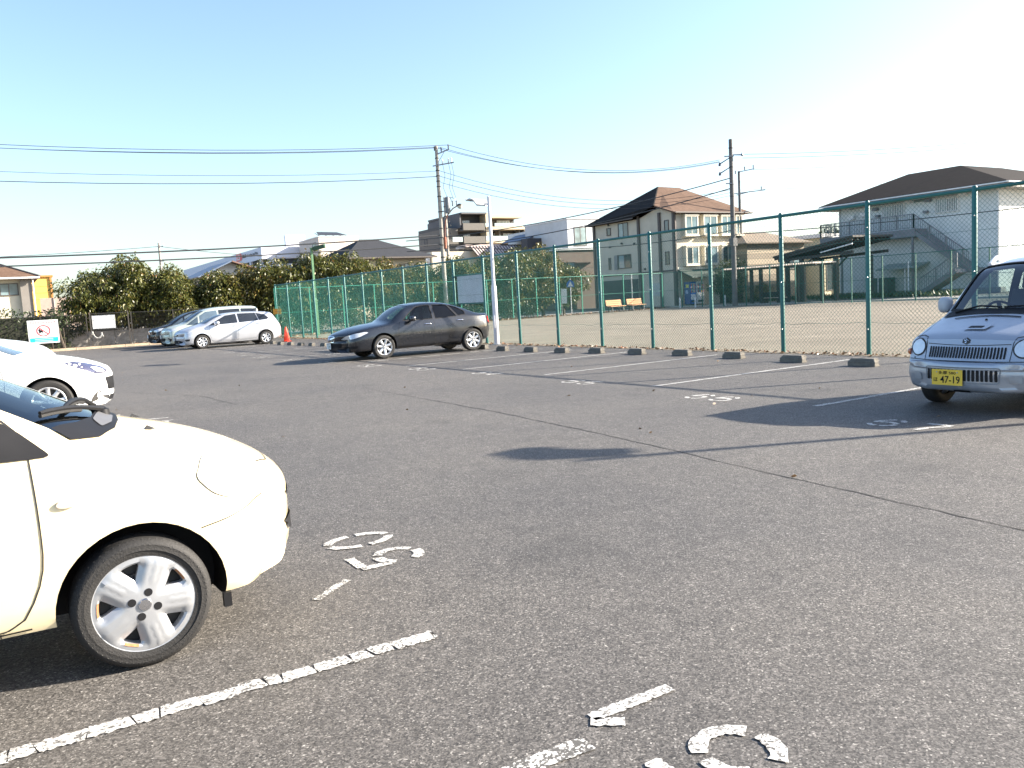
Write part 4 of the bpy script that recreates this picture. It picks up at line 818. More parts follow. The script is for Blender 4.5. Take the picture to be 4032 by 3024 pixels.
GW = stucco('pale_grey_wall', (0.50, 0.51, 0.53)); MB().box(55.6, 63.5, 77.2, 86, 0, 9.9).build('wall', GW, gb); MB().box(55.5, 63.6, 77.1, 86.1, 9.9, 10.0).build('parapet', WHITE, gb); win(gb, 'y', 77.2, 56.5, 58.2, 6.9, 9.0, 2, BTRIM, HGLASS2); win(gb, 'y', 77.2, 60.6, 61.6, 6.9, 8.8, 1, WHITE)
gb2 = thing('white_house', 'white house with slanted blue roof edge between apartments and grey cube house', 'building')
MB().box(56.8, 60.7, 84, 92, 0, 9.5).build('wall', stucco('white_wall_b', (0.60, 0.60, 0.60)), gb2); MB().box(53.6, 59.4, 82.5, 83.9, 0, 8.25).build('lower_wing', mat('charcoal_siding', (0.06, 0.058, 0.065), 0.8), gb2)
slabroof(gb2, [[(54.6, 84.2, 8.3), (56.8, 84.2, 9.2), (56.8, 90, 9.2), (54.6, 90, 8.3)]], mat('roof_blue', (0.10, 0.13, 0.19), 0.5), 0.12)
for x in (57.5, 58.2, 58.9): win(gb2, 'y', 84.0, x, x+0.45, 8.45, 9.15, 1, BTRIM)
# ---- apartment building
ap = thing('apartment_block', 'modern four storey apartments with glass balconies and grey side', 'building')
ox, oy, k_ = 83.3, 142.4, 1.5
AX = lambda u: ox+u*k_; AZ = lambda z: 1.5+(z-1.5)*k_
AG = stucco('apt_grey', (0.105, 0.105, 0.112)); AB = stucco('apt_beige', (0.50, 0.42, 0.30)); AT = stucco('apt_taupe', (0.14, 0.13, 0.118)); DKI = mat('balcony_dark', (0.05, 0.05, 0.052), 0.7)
MB().box(AX(0.0), AX(5.0), oy+2.0, oy+14, 0, AZ(12.2)).build('wall', DKI, ap); MB().box(AX(-3.8), AX(0.0), oy+2.0, oy+14, 0, AZ(12.4)).build('wall', DKI, ap); MB().box(AX(5.0), AX(6.4), oy+2, oy+14, 0, AZ(10.4)).build('wall', DKI, ap)
MB().add([(AX(-3.8), oy, AZ(10.7)), (AX(-3.8), oy+14, AZ(10.7)), (AX(-3.8), oy+14, AZ(12.1)), (AX(-3.8), oy, AZ(12.55)), (AX(-4.0), oy, AZ(10.7)), (AX(-4.0), oy+14, AZ(10.7)), (AX(-4.0), oy+14, AZ(12.1)), (AX(-4.0), oy, AZ(12.55))], [(0, 1, 2, 3), (7, 6, 5, 4), (0, 3, 7, 4), (3, 2, 6, 7), (1, 5, 6, 2), (0, 4, 5, 1)]).build('side_wall', AG, ap)
MB().box(74.9, 77.25, oy+0.9, oy+13.6, 0, 15.3).build('lower_wing', AT, ap)
MB().box(AX(-3.9), AX(-0.2), oy-0.6, oy+14, AZ(12.42), AZ(12.62)).build('roof_slab', AG, ap); MB().box(AX(-0.3), AX(0.35), oy-0.4, oy+2, 0, AZ(12.62)).build('pier', AB, ap)
MB().box(AX(0.35), AX(5.35), oy-0.5, oy+14, AZ(11.95), AZ(12.3)).build('roof_slab', AB, ap); MB().box(AX(0.0), AX(6.0), oy-0.6, oy+2, AZ(10.42), AZ(10.8)).build('floor_slab', AB, ap); MB().box(AX(-0.5), AX(6.5), oy-0.6, oy+2, AZ(8.68), AZ(8.95)).build('floor_slab', AB, ap)
MB().box(AX(-3.75), AX(-0.55), oy-0.6, oy-0.3, AZ(10.37), AZ(11.25)).build('balcony_wall', AT, ap); MB().box(AX(-3.75), AX(-0.55), oy-0.6, oy-0.3, AZ(8.7), AZ(9.58)).build('balcony_wall', AT, ap); MB().box(AX(-3.75), AX(-0.3), oy-0.3, oy+2, AZ(10.3), AZ(10.5)).build('floor_slab', AT, ap)
BG = mat('balcony_glass', (0.42, 0.52, 0.50), 0.15)
for a0, a1, z0, z1, n in ((0.9, 5.35, 10.83, 11.24, 8), (-0.5, 0.0, 10.8, 11.24, 1), (-0.5, 6.3, 8.97, 9.58, 14), (-5.4, -3.95, 8.9, 9.5, 4)):
    for i in range(n): MB().box(AX(a0+(a1-a0)*i/n)+0.03, AX(a0+(a1-a0)*(i+1)/n)-0.03, oy-0.66, oy-0.62, AZ(z0), AZ(z1)).build('balcony_glass', BG, ap)
for u0, u1, z0, z1, n in ((2.3, 4.3, 10.85, 11.75, 4), (0.6, 1.6, 10.85, 11.7, 2), (0.1, 0.4, 9.0, 10.0, 1), (1.0, 2.0, 9.0, 10.05, 2), (3.2, 4.9, 9.0, 10.05, 4), (-2.9, -1.9, 10.9, 11.75, 3), (-2.9, -1.9, 9.1, 9.95, 3)): win(ap, 'y', oy+1.98, AX(u0), AX(u1), AZ(z0), AZ(z1), n, WHITE, mat('apt_glass', (0.30, 0.36, 0.38), 0.1))
for u in (1.9, 5.0, 5.75): MB().box(AX(u), AX(u)+0.2, oy+0.2, oy+1.9, AZ(8.95), AZ(10.42)).build('divider', AT, ap)
MB().box(AX(6.35), AX(6.55), oy-0.5, oy+2, 0, AZ(10.45)).build('end_pier', AB, ap); MB().box(74.86, 74.895, oy+9.5, oy+10.0, 12.6, 14.0).box(74.86, 74.895, oy+10.6, oy+11.1, 12.6, 14.0).build('slit_window', DKI, ap)
MB().box(74.9, 75.1, oy+1.0, oy+13.5, 15.31, 15.9).build('roof_rail', DKI, ap)
# ---- shop with striped sloping roof in front
pk = thing('shop_building', 'low cream building with pinkish ribbed sloping roof in front of the apartments', 'building')
kx, ky_ = 50.3, 86.3
MB().box(kx-7.0, kx+5.6, ky_+0.6, ky_+9, 0, 7.2).build('wall', stucco('shop_cream', (0.58, 0.52, 0.41)), pk)
PKR = mat('pink_metal', (0.50, 0.40, 0.36), 0.5); xa, xb, xc, xd = kx-2.0, kx+5.3, kx-1.6, kx+5.6
MB().add([(xa, ky_+0.5, 7.75), (xb, ky_+0.5, 7.75), (xd, ky_-1.2, 6.1), (xc, ky_-1.2, 6.1)], [(0, 1, 2, 3)]).build('sloping_roof', PKR, pk)
for i in range(19):
    s = i/18; MB().bar((xa+(xb-xa)*s, ky_+0.5, 7.78), (xc+(xd-xc)*s, ky_-1.2, 6.13), 0.09, 0.08).build('roof_rib', BTRIM, pk)
MB().box(kx-2.6, kx+2.2, ky_+0.5, ky_+3, 7.6, 7.95).build('parapet', PKR, pk); MB().box(kx+2.2, kx+5.6, ky_+0.7, ky_+3, 7.2, 7.9).build('roof_unit', BTRIM, pk)
for x in (kx-5.4, kx-4.6): win(pk, 'y', ky_+0.6, x, x+0.35, 5.4, 6.4, 1, WHITE)
MB().box(kx-9.2, kx-7.1, ky_+1, ky_+6, 0, 7.0).build('white_wing', WHITE, pk); MB().box(kx-8.6, kx-7.9, ky_+0.95, ky_+0.99, 4.5, 6.6).build('dark_recess', BTRIM, pk)
# ---- dark tiled hip-roofed house
dh = thing('house', 'house with dark grey tiled hip roof above the trees', 'house')
MB().box(30.2, 38.0, 77.8, 88, 0, 6.1).build('wall', stucco('dh_wall', (0.52, 0.45, 0.33)), dh); RG = roof_mat('roof_slate', (0.042, 0.044, 0.05), 0.3, 0.15)
q = [(29.0, 77.0, 6.2), (38.9, 77.0, 6.15), (38.9, 89, 6.15), (29.0, 89, 6.2)]; ra, rb = (32.6, 82, 8.25), (34.6, 82, 8.25)
slabroof(dh, [[q[0], q[1], rb, ra]], RG); slabroof(dh, [[q[1], q[2], rb], [q[2], q[3], ra, rb], [q[3], q[0], ra]], RG); MB().bar((29.0, 76.96, 6.12), (38.9, 76.96, 6.07), 0.1, 0.14).build('gutter', BTRIM, dh); win(dh, 'y', 77.8, 35.0, 36.2, 4.6, 5.5, 2, BTRIM); MB().bar(ra, rb, 0.16, 0.1).build('ridge_cap', BTRIM, dh)
# ---- pink box with solar rack
pbx = thing('pink_building', 'pale pink box building with a solar rack on its roof', 'building')
MB().box(52.2, 60.0, 151.3, 163, 0, 14.6).build('wall', stucco('pale_pink', (0.60, 0.52, 0.46)), pbx); MB().box(52.1, 60.1, 151.2, 163.1, 14.6, 14.75).build('parapet', WHITE, pbx)
slabroof(pbx, [[(52.5, 152, 15.1), (58.0, 152, 15.0), (57.6, 156, 15.9), (53.5, 156, 16.0)]], DARKMET, 0.1, 'solar_panel')
for x in (53, 54.4, 55.8, 57.2): MB().bar((x, 152.4, 14.7), (x, 155.5, 15.7), 0.1, 0.1).build('rack_leg', STEEL, pbx)
win(pbx, 'x', 52.2, 153, 155, 12.2, 13.8, 2, BTRIM)
# ---- supermarket with rooftop parking
ok = thing('supermarket', 'long white supermarket with rooftop parking and red square sign', 'building')
OW = mat('store_white', (0.66, 0.67, 0.74), 0.8, var=0.04); cx, cy = 45.0, 163.9
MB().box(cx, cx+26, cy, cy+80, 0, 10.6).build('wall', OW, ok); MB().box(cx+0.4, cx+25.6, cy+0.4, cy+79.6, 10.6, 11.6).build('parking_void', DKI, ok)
MB().box(cx-0.1, cx+0.5, cy-0.1, cy+79.2, 11.6, 13.9).box(cx+0.5, cx+26, cy-0.1, cy+0.5, 11.6, 13.85).build('parapet', OW, ok)
for k in range(11): MB().box(cx-0.05, cx+0.5, cy+1+7.6*k, cy+2.0+7.6*k, 10.6, 11.6).build('pier', OW, ok)
for k in range(4): MB().box(cx+1+6*k, cx+2.6+6*k, cy-0.05, cy+0.5, 10.6, 11.6).build('pier', OW, ok)
MB().box(cx+5.5, cx+9.5, cy+2, cy+3, 13.8, 16.3).build('screen_wall', OW, ok)
MB().box(cx-0.25, cx-0.12, cy+15.6, cy+19.2, 12.3, 13.85).build('logo_square', SRED, ok)
MB().box(cx-0.30, cx-0.26, cy+16.2, cy+18.6, 12.55, 13.5).build('logo_field', WHITE, ok)
put_text('OK', 1.9, 0.7, (cx-0.33, cy+18.35, 12.7), (0, -1, 0), (0, 0, 1), SRED, ok, 'logo_lettering', 0.04)
MB().add([(cx-0.2, cy+15.3, 12.3), (cx-0.2, cy+14.2, 13.1), (cx-0.2, cy+15.3, 13.85)], [(0, 1, 2)]).build('logo_arrow', SRED, ok)
put_text('高品質・Everyday Low Price', 11.6, 0.85, (cx-0.2, cy+14.0, 12.55), (0, -1, 0), (0, 0, 1), BLACK, ok, 'sign_lettering', 0.03)
# ---- houses at the left
bl = thing('house', 'house with blue and brown pitched roof below the supermarket', 'house')
MB().box(19.2, 25.4, 93, 103, 0, 5.6).build('wall', stucco('bl_wall', (0.55, 0.53, 0.5)), bl); slabroof(bl, [[(18.4, 92, 5.5), (22.0, 92, 7.1), (22.0, 103, 7.1), (18.4, 103, 5.5)]], mat('roof_steel_blue', (0.13, 0.17, 0.24), 0.5), 0.12); slabroof(bl, [[(22.0, 92, 7.1), (25.6, 92, 5.9), (25.6, 103, 5.9), (22.0, 103, 7.1)]], mat('roof_rust', (0.20, 0.115, 0.09), 0.7), 0.12)
MB().add([(19.2, 93, 5.5), (25.4, 93, 5.5), (22, 93, 6.95)], [(0, 1, 2)]).build('gable', stucco('bl_wall', (0.5, 0.5, 0.5)), bl)
lh_ = thing('house', 'cream house with brown shingle roof at the left edge', 'house')
k2 = 1.12; LX = lambda u: (2.56+u)*k2; LY = 84.0; LZ = lambda z: 1.5+(z-1.5)*k2
MB().box(LX(-8), LX(-0.75), LY, LY+9, 0, LZ(5.1)).build('wall', stucco('cream_house_wall', (0.60, 0.55, 0.43)), lh_); MB().box(LX(-0.75)-0.02, LX(0.0), LY-0.4, LY+7, 0, LZ(5.1)).build('corner_block', stucco('grey_block', (0.22, 0.20, 0.18)), lh_)
RBR = roof_mat('roof_brown_shingle', (0.135, 0.085, 0.06)); q = [(LX(-9), LY-0.9, LZ(5.2)), (LX(0.6), LY-0.9, LZ(5.18)), (LX(0.6), LY+9.5, LZ(5.18)), (LX(-9), LY+9.5, LZ(5.2))]; ra, rb = (LX(-6), LY+4.3, LZ(6.9)), (LX(-3.2), LY+4.3, LZ(6.9))
slabroof(lh_, [[q[0], q[1], rb, ra]], RBR); slabroof(lh_, [[q[1], q[2], rb], [q[2], q[3], ra, rb], [q[3], q[0], ra]], RBR); MB().bar(q[1], rb, 0.2, 0.14).build('hip_ridge', BTRIM, lh_); MB().bar((q[0][0], LY-0.95, LZ(5.1)), (q[1][0], LY-0.95, LZ(5.08)), 0.12, 0.14).build('gutter', WHITE, lh_)
win(lh_, 'y', LY, LX(-2.15), LX(-0.9), LZ(3.78), LZ(4.72), 2, BTRIM, HGLASS2); MB().tube([(LX(0.1), LY-0.5, 0), (LX(0.1), LY-0.5, LZ(5.0))], 0.06, 6).build('down_pipe', WHITE, lh_)
for k in range(4): MB().add([(LX(-3.5)+0.75*k, LY+0.35, LZ(5.45)), (LX(-3.4)+0.75*k, LY+0.35, LZ(5.45)), (LX(-3.45)+0.75*k, LY+0.55, LZ(5.58))], [(0, 1, 2)]).build('snow_guard', WHITE, lh_)
yb = thing('yellow_building', 'bright yellow building behind the cream house at left', 'building')
MB().box(3.2, 5.9, 112, 122, 0, 6.9).build('wall', mat('yellow_wall', (0.72, 0.44, 0.10), 0.7, var=0.05), yb); MB().box(3.0, 6.1, 111.8, 122.2, 6.9, 7.1).build('parapet', mat('orange_trim', (0.5, 0.2, 0.05), 0.6), yb); MB().box(5.75, 5.95, 111.85, 112.0, 0, 6.9).build('corner_trim', mat('orange_trim', (0.5, 0.2, 0.05), 0.6), yb); win(yb, 'y', 112, 3.4, 3.9, 5.3, 6.2, 1, BTRIM)
for k in range(3): MB().box(3.2, 5.9, 111.985, 111.997, 4.3+0.75*k, 4.34+0.75*k).build('siding_joint', mat('orange_trim', (0.5, 0.2, 0.05), 0.6), yb)
ww = thing('boundary_wall', 'pale brown panelled wall beside the yellow building', 'wall')
for k in range(5): MB().box(4.2+1.35*k, 5.5+1.35*k, 104.0, 104.25, 0, 4.25).build('wall_panel', mat('wall_panel_brown', (0.38, 0.29, 0.24), 0.8), ww); MB().box(5.5+1.35*k, 5.56+1.35*k, 103.9, 104.3, 0, 4.3).build('wall_post', mat('wall_post_pale', (0.55, 0.48, 0.42), 0.8), ww)
# low grey wall and rail behind the dark fence
gw = thing('low_wall', 'low grey concrete wall behind the dark mesh fence', 'wall')
for k in range(14):
    a = Vector((*kp(1.0+2.2*k), 0))-kn*3.2; b = Vector((*kp(3.18+2.2*k), 0))-kn*3.2; MB().bar(a+Vector((0, 0, 0.45)), b+Vector((0, 0, 0.45)), 0.2, 0.9).build('wall_panel', CONC, gw)
# ================================================================ trees and planting
LEAF = leaf_mat('leaf_olive', [(0.0, (0.035, 0.043, 0.009)), (0.30, (0.066, 0.076, 0.014)), (0.62, (0.101, 0.108, 0.021)), (0.9, (0.140, 0.136, 0.030)), (0.975, (0.179, 0.140, 0.033)), (1.0, (0.211, 0.094, 0.027))])
LEAFY = leaf_mat('leaf_yellowing', [(0.0, (0.051, 0.053, 0.014)), (0.4, (0.106, 0.102, 0.021)), (0.8, (0.157, 0.136, 0.032)), (0.95, (0.212, 0.153, 0.038)), (1.0, (0.255, 0.111, 0.034))])
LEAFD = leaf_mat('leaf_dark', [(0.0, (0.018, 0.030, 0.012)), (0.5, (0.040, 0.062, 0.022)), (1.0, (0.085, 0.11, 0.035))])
BARK = mat('bark', (0.085, 0.068, 0.052), 0.95, var=0.35, scale=10, bump=0.6, bscale=25)
def leaf_mesh(name, P, D, l, w, m, seed):
    """one folded four-cornered leaf at each point P, growing along D"""
    g = np.random.default_rng(seed); n = len(P)
    D = D/np.linalg.norm(D, axis=1, keepdims=True)
    S = np.cross(D, g.normal(size=(n, 3))); S /= np.linalg.norm(S, axis=1, keepdims=True); U = np.cross(S, D)
    L = l*g.uniform(0.65, 1.3, (n, 1)); Wd = w*g.uniform(0.7, 1.25, (n, 1))
    V = np.empty((n, 4, 3)); V[:, 0] = P; V[:, 1] = P+D*L*0.45+S*Wd*0.5+U*L*0.06; V[:, 2] = P+D*L-np.array([0, 0, 1])*L*0.12; V[:, 3] = P+D*L*0.45-S*Wd*0.5+U*L*0.06
    me = bpy.data.meshes.new(name); me.vertices.add(4*n); me.vertices.foreach_set('co', V.ravel())
    me.loops.add(4*n); me.loops.foreach_set('vertex_index', np.arange(4*n)); me.polygons.add(n)
    me.polygons.foreach_set('loop_start', np.arange(n)*4)
    me.update(calc_edges=True); me.validate(); me.materials.append(m); return me
def crown_mesh(seed, rx, rz, cz, clumps, per, cr, l, w, m, droop=0.9, low=0.0):
    g = np.random.default_rng(seed); C = []
    while len(C) < clumps:
        v = g.normal(size=3); v /= np.linalg.norm(v); r = g.uniform(0.35, 1.0)**0.6
        p = v*r
        if p[2] < -0.95+low: continue
        lump = 0.82+0.26*math.sin(3*math.atan2(v[1], v[0])+seed)+0.12*g.normal()
        C.append((p[0]*rx*lump, p[1]*rx*lump, cz+p[2]*rz*(0.9+0.16*math.sin(2.3*math.atan2(v[1], v[0])+seed*1.7))))
    P = []; D = []
    for c in C:
        k = int(per*g.uniform(0.6, 1.4)); v = g.normal(size=(k, 3)); v /= np.linalg.norm(v, axis=1, keepdims=True)
        q = v*(g.uniform(0.25, 1, (k, 1))**0.5)*cr*np.array([1.05, 1.05, 0.8])*g.uniform(0.7, 1.25)
        P.append(np.array(c)+q); D.append(v*0.8+g.normal(size=(k, 3))*0.35+np.array([0, 0, -droop])+np.array([c[0], c[1], 0])*0.12)
    return leaf_mesh('crown', np.concatenate(P), np.concatenate(D), l, w, m, seed)
def trunk_mesh(seed, h, r, spread, n=6):
    q = random.Random(seed); bm = MB(); pts = [Vector((0, 0, -0.05))]
    for k in range(1, 5): pts.append(Vector((q.uniform(-.12, .12)*k*0.6, q.uniform(-.12, .12)*k*0.6, h*0.42*k/4)))
    bm.tube(pts, [r*1.25, r, r*0.9, r*0.82, r*0.75], 8)
    for k in range(n):
        a = 2*PI*k/n+q.uniform(-.4, .4); b = pts[2+k % 3]; L = spread*q.uniform(0.7, 1.1); z = h*q.uniform(0.65, 0.95)
        m1 = b+Vector((math.cos(a)*L*0.4, math.sin(a)*L*0.4, (z-b.z)*0.55)); e = Vector((math.cos(a+q.uniform(-.3, .3))*L, math.sin(a)*L, z))
        bm.tube([b, m1, e], [r*0.55, r*0.36, r*0.1], 6)
        for j in range(2):
            e2 = m1+Vector((q.uniform(-.8, .8)*spread*0.6, q.uniform(-.8, .8)*spread*0.6, q.uniform(0.2, 0.9))); bm.tube([m1, e2], [r*0.26, r*0.06], 5)
    return bm.mesh('trunk', BARK, True)
CR = [crown_mesh(11+k, 2.35, 2.05, 2.95, 110, 135, 0.55, 0.21, 0.095, LEAF if k != 2 else LEAFY, 0.75) for k in range(4)]
TK = [trunk_mesh(31+k, 4.6, 0.12, 1.9) for k in range(3)]
def tree(x, y, s, k, rz, label, sz=1.0, crowns=CR, trunks=TK, grp='broad leaved trees along the back of the field'):
    t = thing('tree', label, 'tree', (x, y, 0), rz, grp); 
    c = link('crown', crowns[k % len(crowns)], t); c.scale = (s, s, s*sz); tr_ = link('trunk', trunks[k % len(trunks)], t); tr_.scale = (s, s, s*sz); return t
for x, y, s_, k, rz, l, sz in ((5.0, 53.6, 0.88, 0, 0.4, 'leafy tree above the blank white plate on the gate', 0.98), (7.0, 53.9, 1.0, 1, 1.9, 'tallest leafy tree of the left group, just left of the black van', 1.02),
    (9.2, 53.4, 0.92, 3, 2.6, 'leafy tree above the black van', 0.96), (11.4, 53.4, 0.9, 0, 4.0, 'leafy green tree above the pale green van roof', 0.92), (13.3, 52.9, 0.92, 2, 5.2, 'thin brownish yellowing tree above the silver wagon', 0.93),
    (15.3, 52.4, 0.92, 1, 0.9, 'leafy tree just left of the green lamp pole', 1.0), (17.4, 51.9, 0.97, 3, 3.6, 'rounded leafy tree just right of the green lamp pole', 1.02), (19.7, 52.0, 0.97, 0, 2.2, 'leafy tree below the dark tiled roof', 1.03),
    (22.2, 51.8, 0.9, 2, 1.1, 'low yellowing tree left of the lamp arm pole', 0.98), (24.6, 51.9, 0.84, 3, 0.5, 'low leafy tree directly behind the lamp arm pole', 0.98), (27.2, 51.5, 0.9, 1, 4.4, 'leafy tree behind the blank notice board', 0.98), (29.8, 51.3, 0.92, 3, 5.8, 'leafy tree right of the white lamp pole', 1.0),
    (32.3, 51.4, 0.97, 0, 3.1, 'yellow tipped tree in the middle behind two fences', 1.03), (34.6, 51.6, 0.98, 2, 2.0, 'tall yellowing tree left of the brown building', 1.04), (36.6, 51.8, 0.8, 1, 0.2, 'smaller low branching tree nearest the benches', 0.94)):
    tree(x, y, s_, k, rz, l, sz)
# understorey: low shrubs that close the gaps under the crowns
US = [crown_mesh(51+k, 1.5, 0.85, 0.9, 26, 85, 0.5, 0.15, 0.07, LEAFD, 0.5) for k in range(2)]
us = [(14.3+2.35*k, 50.9+0.5*math.sin(k*1.7), k) for k in range(9)]
UL = ['yellowing tree by the wagon', 'tree left of the green lamp pole', 'tree right of the green lamp pole', 'tree below the tiled roof', 'low yellowing tree', 'lamp arm pole', 'blank notice board', 'white lamp pole', 'tall tree left of the brown building']
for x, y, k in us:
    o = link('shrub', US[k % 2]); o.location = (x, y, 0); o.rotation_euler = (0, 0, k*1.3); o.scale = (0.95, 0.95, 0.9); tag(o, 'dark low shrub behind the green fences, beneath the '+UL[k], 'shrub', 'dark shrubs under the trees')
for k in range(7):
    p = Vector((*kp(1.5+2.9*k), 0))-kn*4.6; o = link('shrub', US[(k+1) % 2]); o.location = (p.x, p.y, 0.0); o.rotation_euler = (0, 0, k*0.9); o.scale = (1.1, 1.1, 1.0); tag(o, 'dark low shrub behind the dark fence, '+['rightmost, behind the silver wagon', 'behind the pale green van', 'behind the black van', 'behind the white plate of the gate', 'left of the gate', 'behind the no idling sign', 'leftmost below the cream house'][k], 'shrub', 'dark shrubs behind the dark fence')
# clipped hedge at far left
g = np.random.default_rng(5); n = 9000; P = g.uniform(0, 1, (n, 3))*np.array([13.0, 1.3, 2.3]); P[:, 2] += 0.12*np.sin(P[:, 0]*2.1); D = g.normal(size=(n, 3))+np.array([0, -0.4, 0.2])
hd = thing('hedge', 'dark clipped hedge behind the dark fence at far left', 'hedge', (-9.5, 53.4, 0), R(-4))
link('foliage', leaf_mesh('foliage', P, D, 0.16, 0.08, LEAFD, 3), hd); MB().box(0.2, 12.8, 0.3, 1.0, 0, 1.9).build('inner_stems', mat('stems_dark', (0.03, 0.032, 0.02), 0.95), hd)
yt = thing('young_tree', 'slim staked young tree with dark trunk inside the dark fence', 'tree', (2.75, 51.6, 0)); MB().tube([(0.25, 0, 0), (0.1, 0, 0.8), (0, 0, 1.7)], [0.09, 0.07, 0.05], 7).build('trunk', BARK, yt)
link('crown', crown_mesh(77, 0.5, 0.4, 1.75, 9, 40, 0.3, 0.13, 0.06, LEAFD, 0.5), yt)
for k in (-0.3, 0.3): MB().tube([(k, 0.1, 0), (k, 0.1, 1.2)], 0.03, 6).build('stake', BARK, yt)
# round shrub by the vending machines, hedge and trees farther right
RS = crown_mesh(91, 1.35, 1.6, 1.75, 60, 120, 0.45, 0.13, 0.07, leaf_mat('leaf_glossy', [(0.0, (0.02, 0.035, 0.012)), (0.5, (0.05, 0.075, 0.025)), (0.85, (0.12, 0.14, 0.05)), (1.0, (0.26, 0.25, 0.12))]), 0.3)
t = thing('round_shrub', 'big round evergreen shrub beside the vending machines', 'shrub', (51.3, 48.9, 0)); link('crown', RS, t).scale = (1.2, 1.2, 1.08); link('trunk', TK[1], t).scale = (0.55, 0.55, 0.5)
t = thing('yellow_bush', 'yellowish clipped bush under the pergola', 'shrub', (53.2, 47.2, 0)); link('crown', crown_mesh(95, 1.2, 0.7, 0.85, 22, 90, 0.4, 0.12, 0.06, LEAFY, 0.2), t); link('trunk', TK[0], t).scale = (0.3, 0.3, 0.2)
BT = [crown_mesh(101+k, 3.4, 2.9, 5.6, 90, 120, 0.85, 0.34, 0.2, LEAFD, 0.3) for k in range(2)]
for x, y, s, k, l in ((73, 70, 0.8, 0, 'dark evergreen tree just right of the thin crossarm pole'), (77, 58, 0.8, 1, 'dark evergreen tree behind the pavilion, left of two'), (80, 54, 0.86, 0, 'dark evergreen tree touching the white building roof line'), (70, 76, 0.9, 1, 'brownish tree behind the beige house roof')):
    t = thing('tree', l, 'tree', (x, y, 0), k*2.0+x, 'evergreen trees far right'); c = link('crown', BT[k], t); c.scale = (s, s, s); tr_ = link('trunk', TK[k], t); tr_.scale = (1.5, 1.5, 1.25)
# grass tufts at the foot of the white building, leaf litter along the fence and kerb
n = 2600; P = np.zeros((n, 3)); P[:, 0] = g.uniform(52.5, 57.5, n); P[:, 1] = g.uniform(31, 49, n); D = g.normal(size=(n, 3))*0.4+np.array([0, 0, 1.0])
tag(link('grass', leaf_mesh('grass', P, D, 0.45, 0.06, LEAFD, 8)), 'rough dark grass strip before the white building', 'grass', kind='stuff')
n = 1900; yy = g.uniform(6, 47, n); P = np.zeros((n, 3)); P[:, 1] = yy; P[:, 0] = 14.42-0.02765*(yy-8.1)-0.12+g.normal(size=n)*0.12; P[:, 2] = g.uniform(0.008, 0.03, n); D = g.normal(size=(n, 3))*np.array([1, 1, 0.25])
LIT = leaf_mat('leaf_litter', [(0.0, (0.06, 0.04, 0.025)), (0.5, (0.16, 0.10, 0.05)), (0.9, (0.30, 0.17, 0.08)), (1.0, (0.4, 0.12, 0.05))], 0.1)
tag(link('leaf_litter', leaf_mesh('leaf_litter', P, D, 0.075, 0.045, LIT, 9)), 'dry brown leaves scattered along the foot of the tall fence', 'leaves', kind='stuff')
n = 1500; s = g.uniform(0, 32, n); o_ = g.uniform(0.15, 3.0, n); P = np.zeros((n, 3)); P[:, 0] = 13.0+math.cos(kang)*s-kn.x*o_; P[:, 1] = 49.32+math.sin(kang)*s-kn.y*o_; P[:, 2] = g.uniform(0.04, 0.09, n); D = g.normal(size=(n, 3))*np.array([1, 1, 0.25])
tag(link('leaf_litter', leaf_mesh('leaf_litter', P, D, 0.13, 0.08, LIT, 10)), 'dry leaves scattered on the soil behind the kerb', 'leaves', kind='stuff')
n = 2200; P = np.zeros((n, 3)); P[:, 0] = g.uniform(13.5, 44, n); P[:, 1] = 46.6+0.074*(P[:, 0]-13.4)+g.normal(size=n)*0.25; P[:, 2] = 0.01; D = g.normal(size=(n, 3))*0.7+np.array([0, 0, 0.7])
tag(link('weeds', leaf_mesh('weeds', P, D, 0.16, 0.05, LIT, 12)), 'dry weeds and leaves along the foot of the far green fence', 'weeds', kind='stuff')
n = 60; P = np.zeros((n, 3)); P[:, 0] = g.uniform(1.0, 12.5, n); P[:, 1] = g.uniform(4, 30, n)**1.0; P[:, 2] = 0.008; D = g.normal(size=(n, 3))*np.array([1, 1, 0.15])
tag(link('fallen_leaves', leaf_mesh('fallen_leaves', P, D, 0.055, 0.03, LIT, 13)), 'few small dry leaves lying loose on the asphalt', 'leaves', kind='stuff')
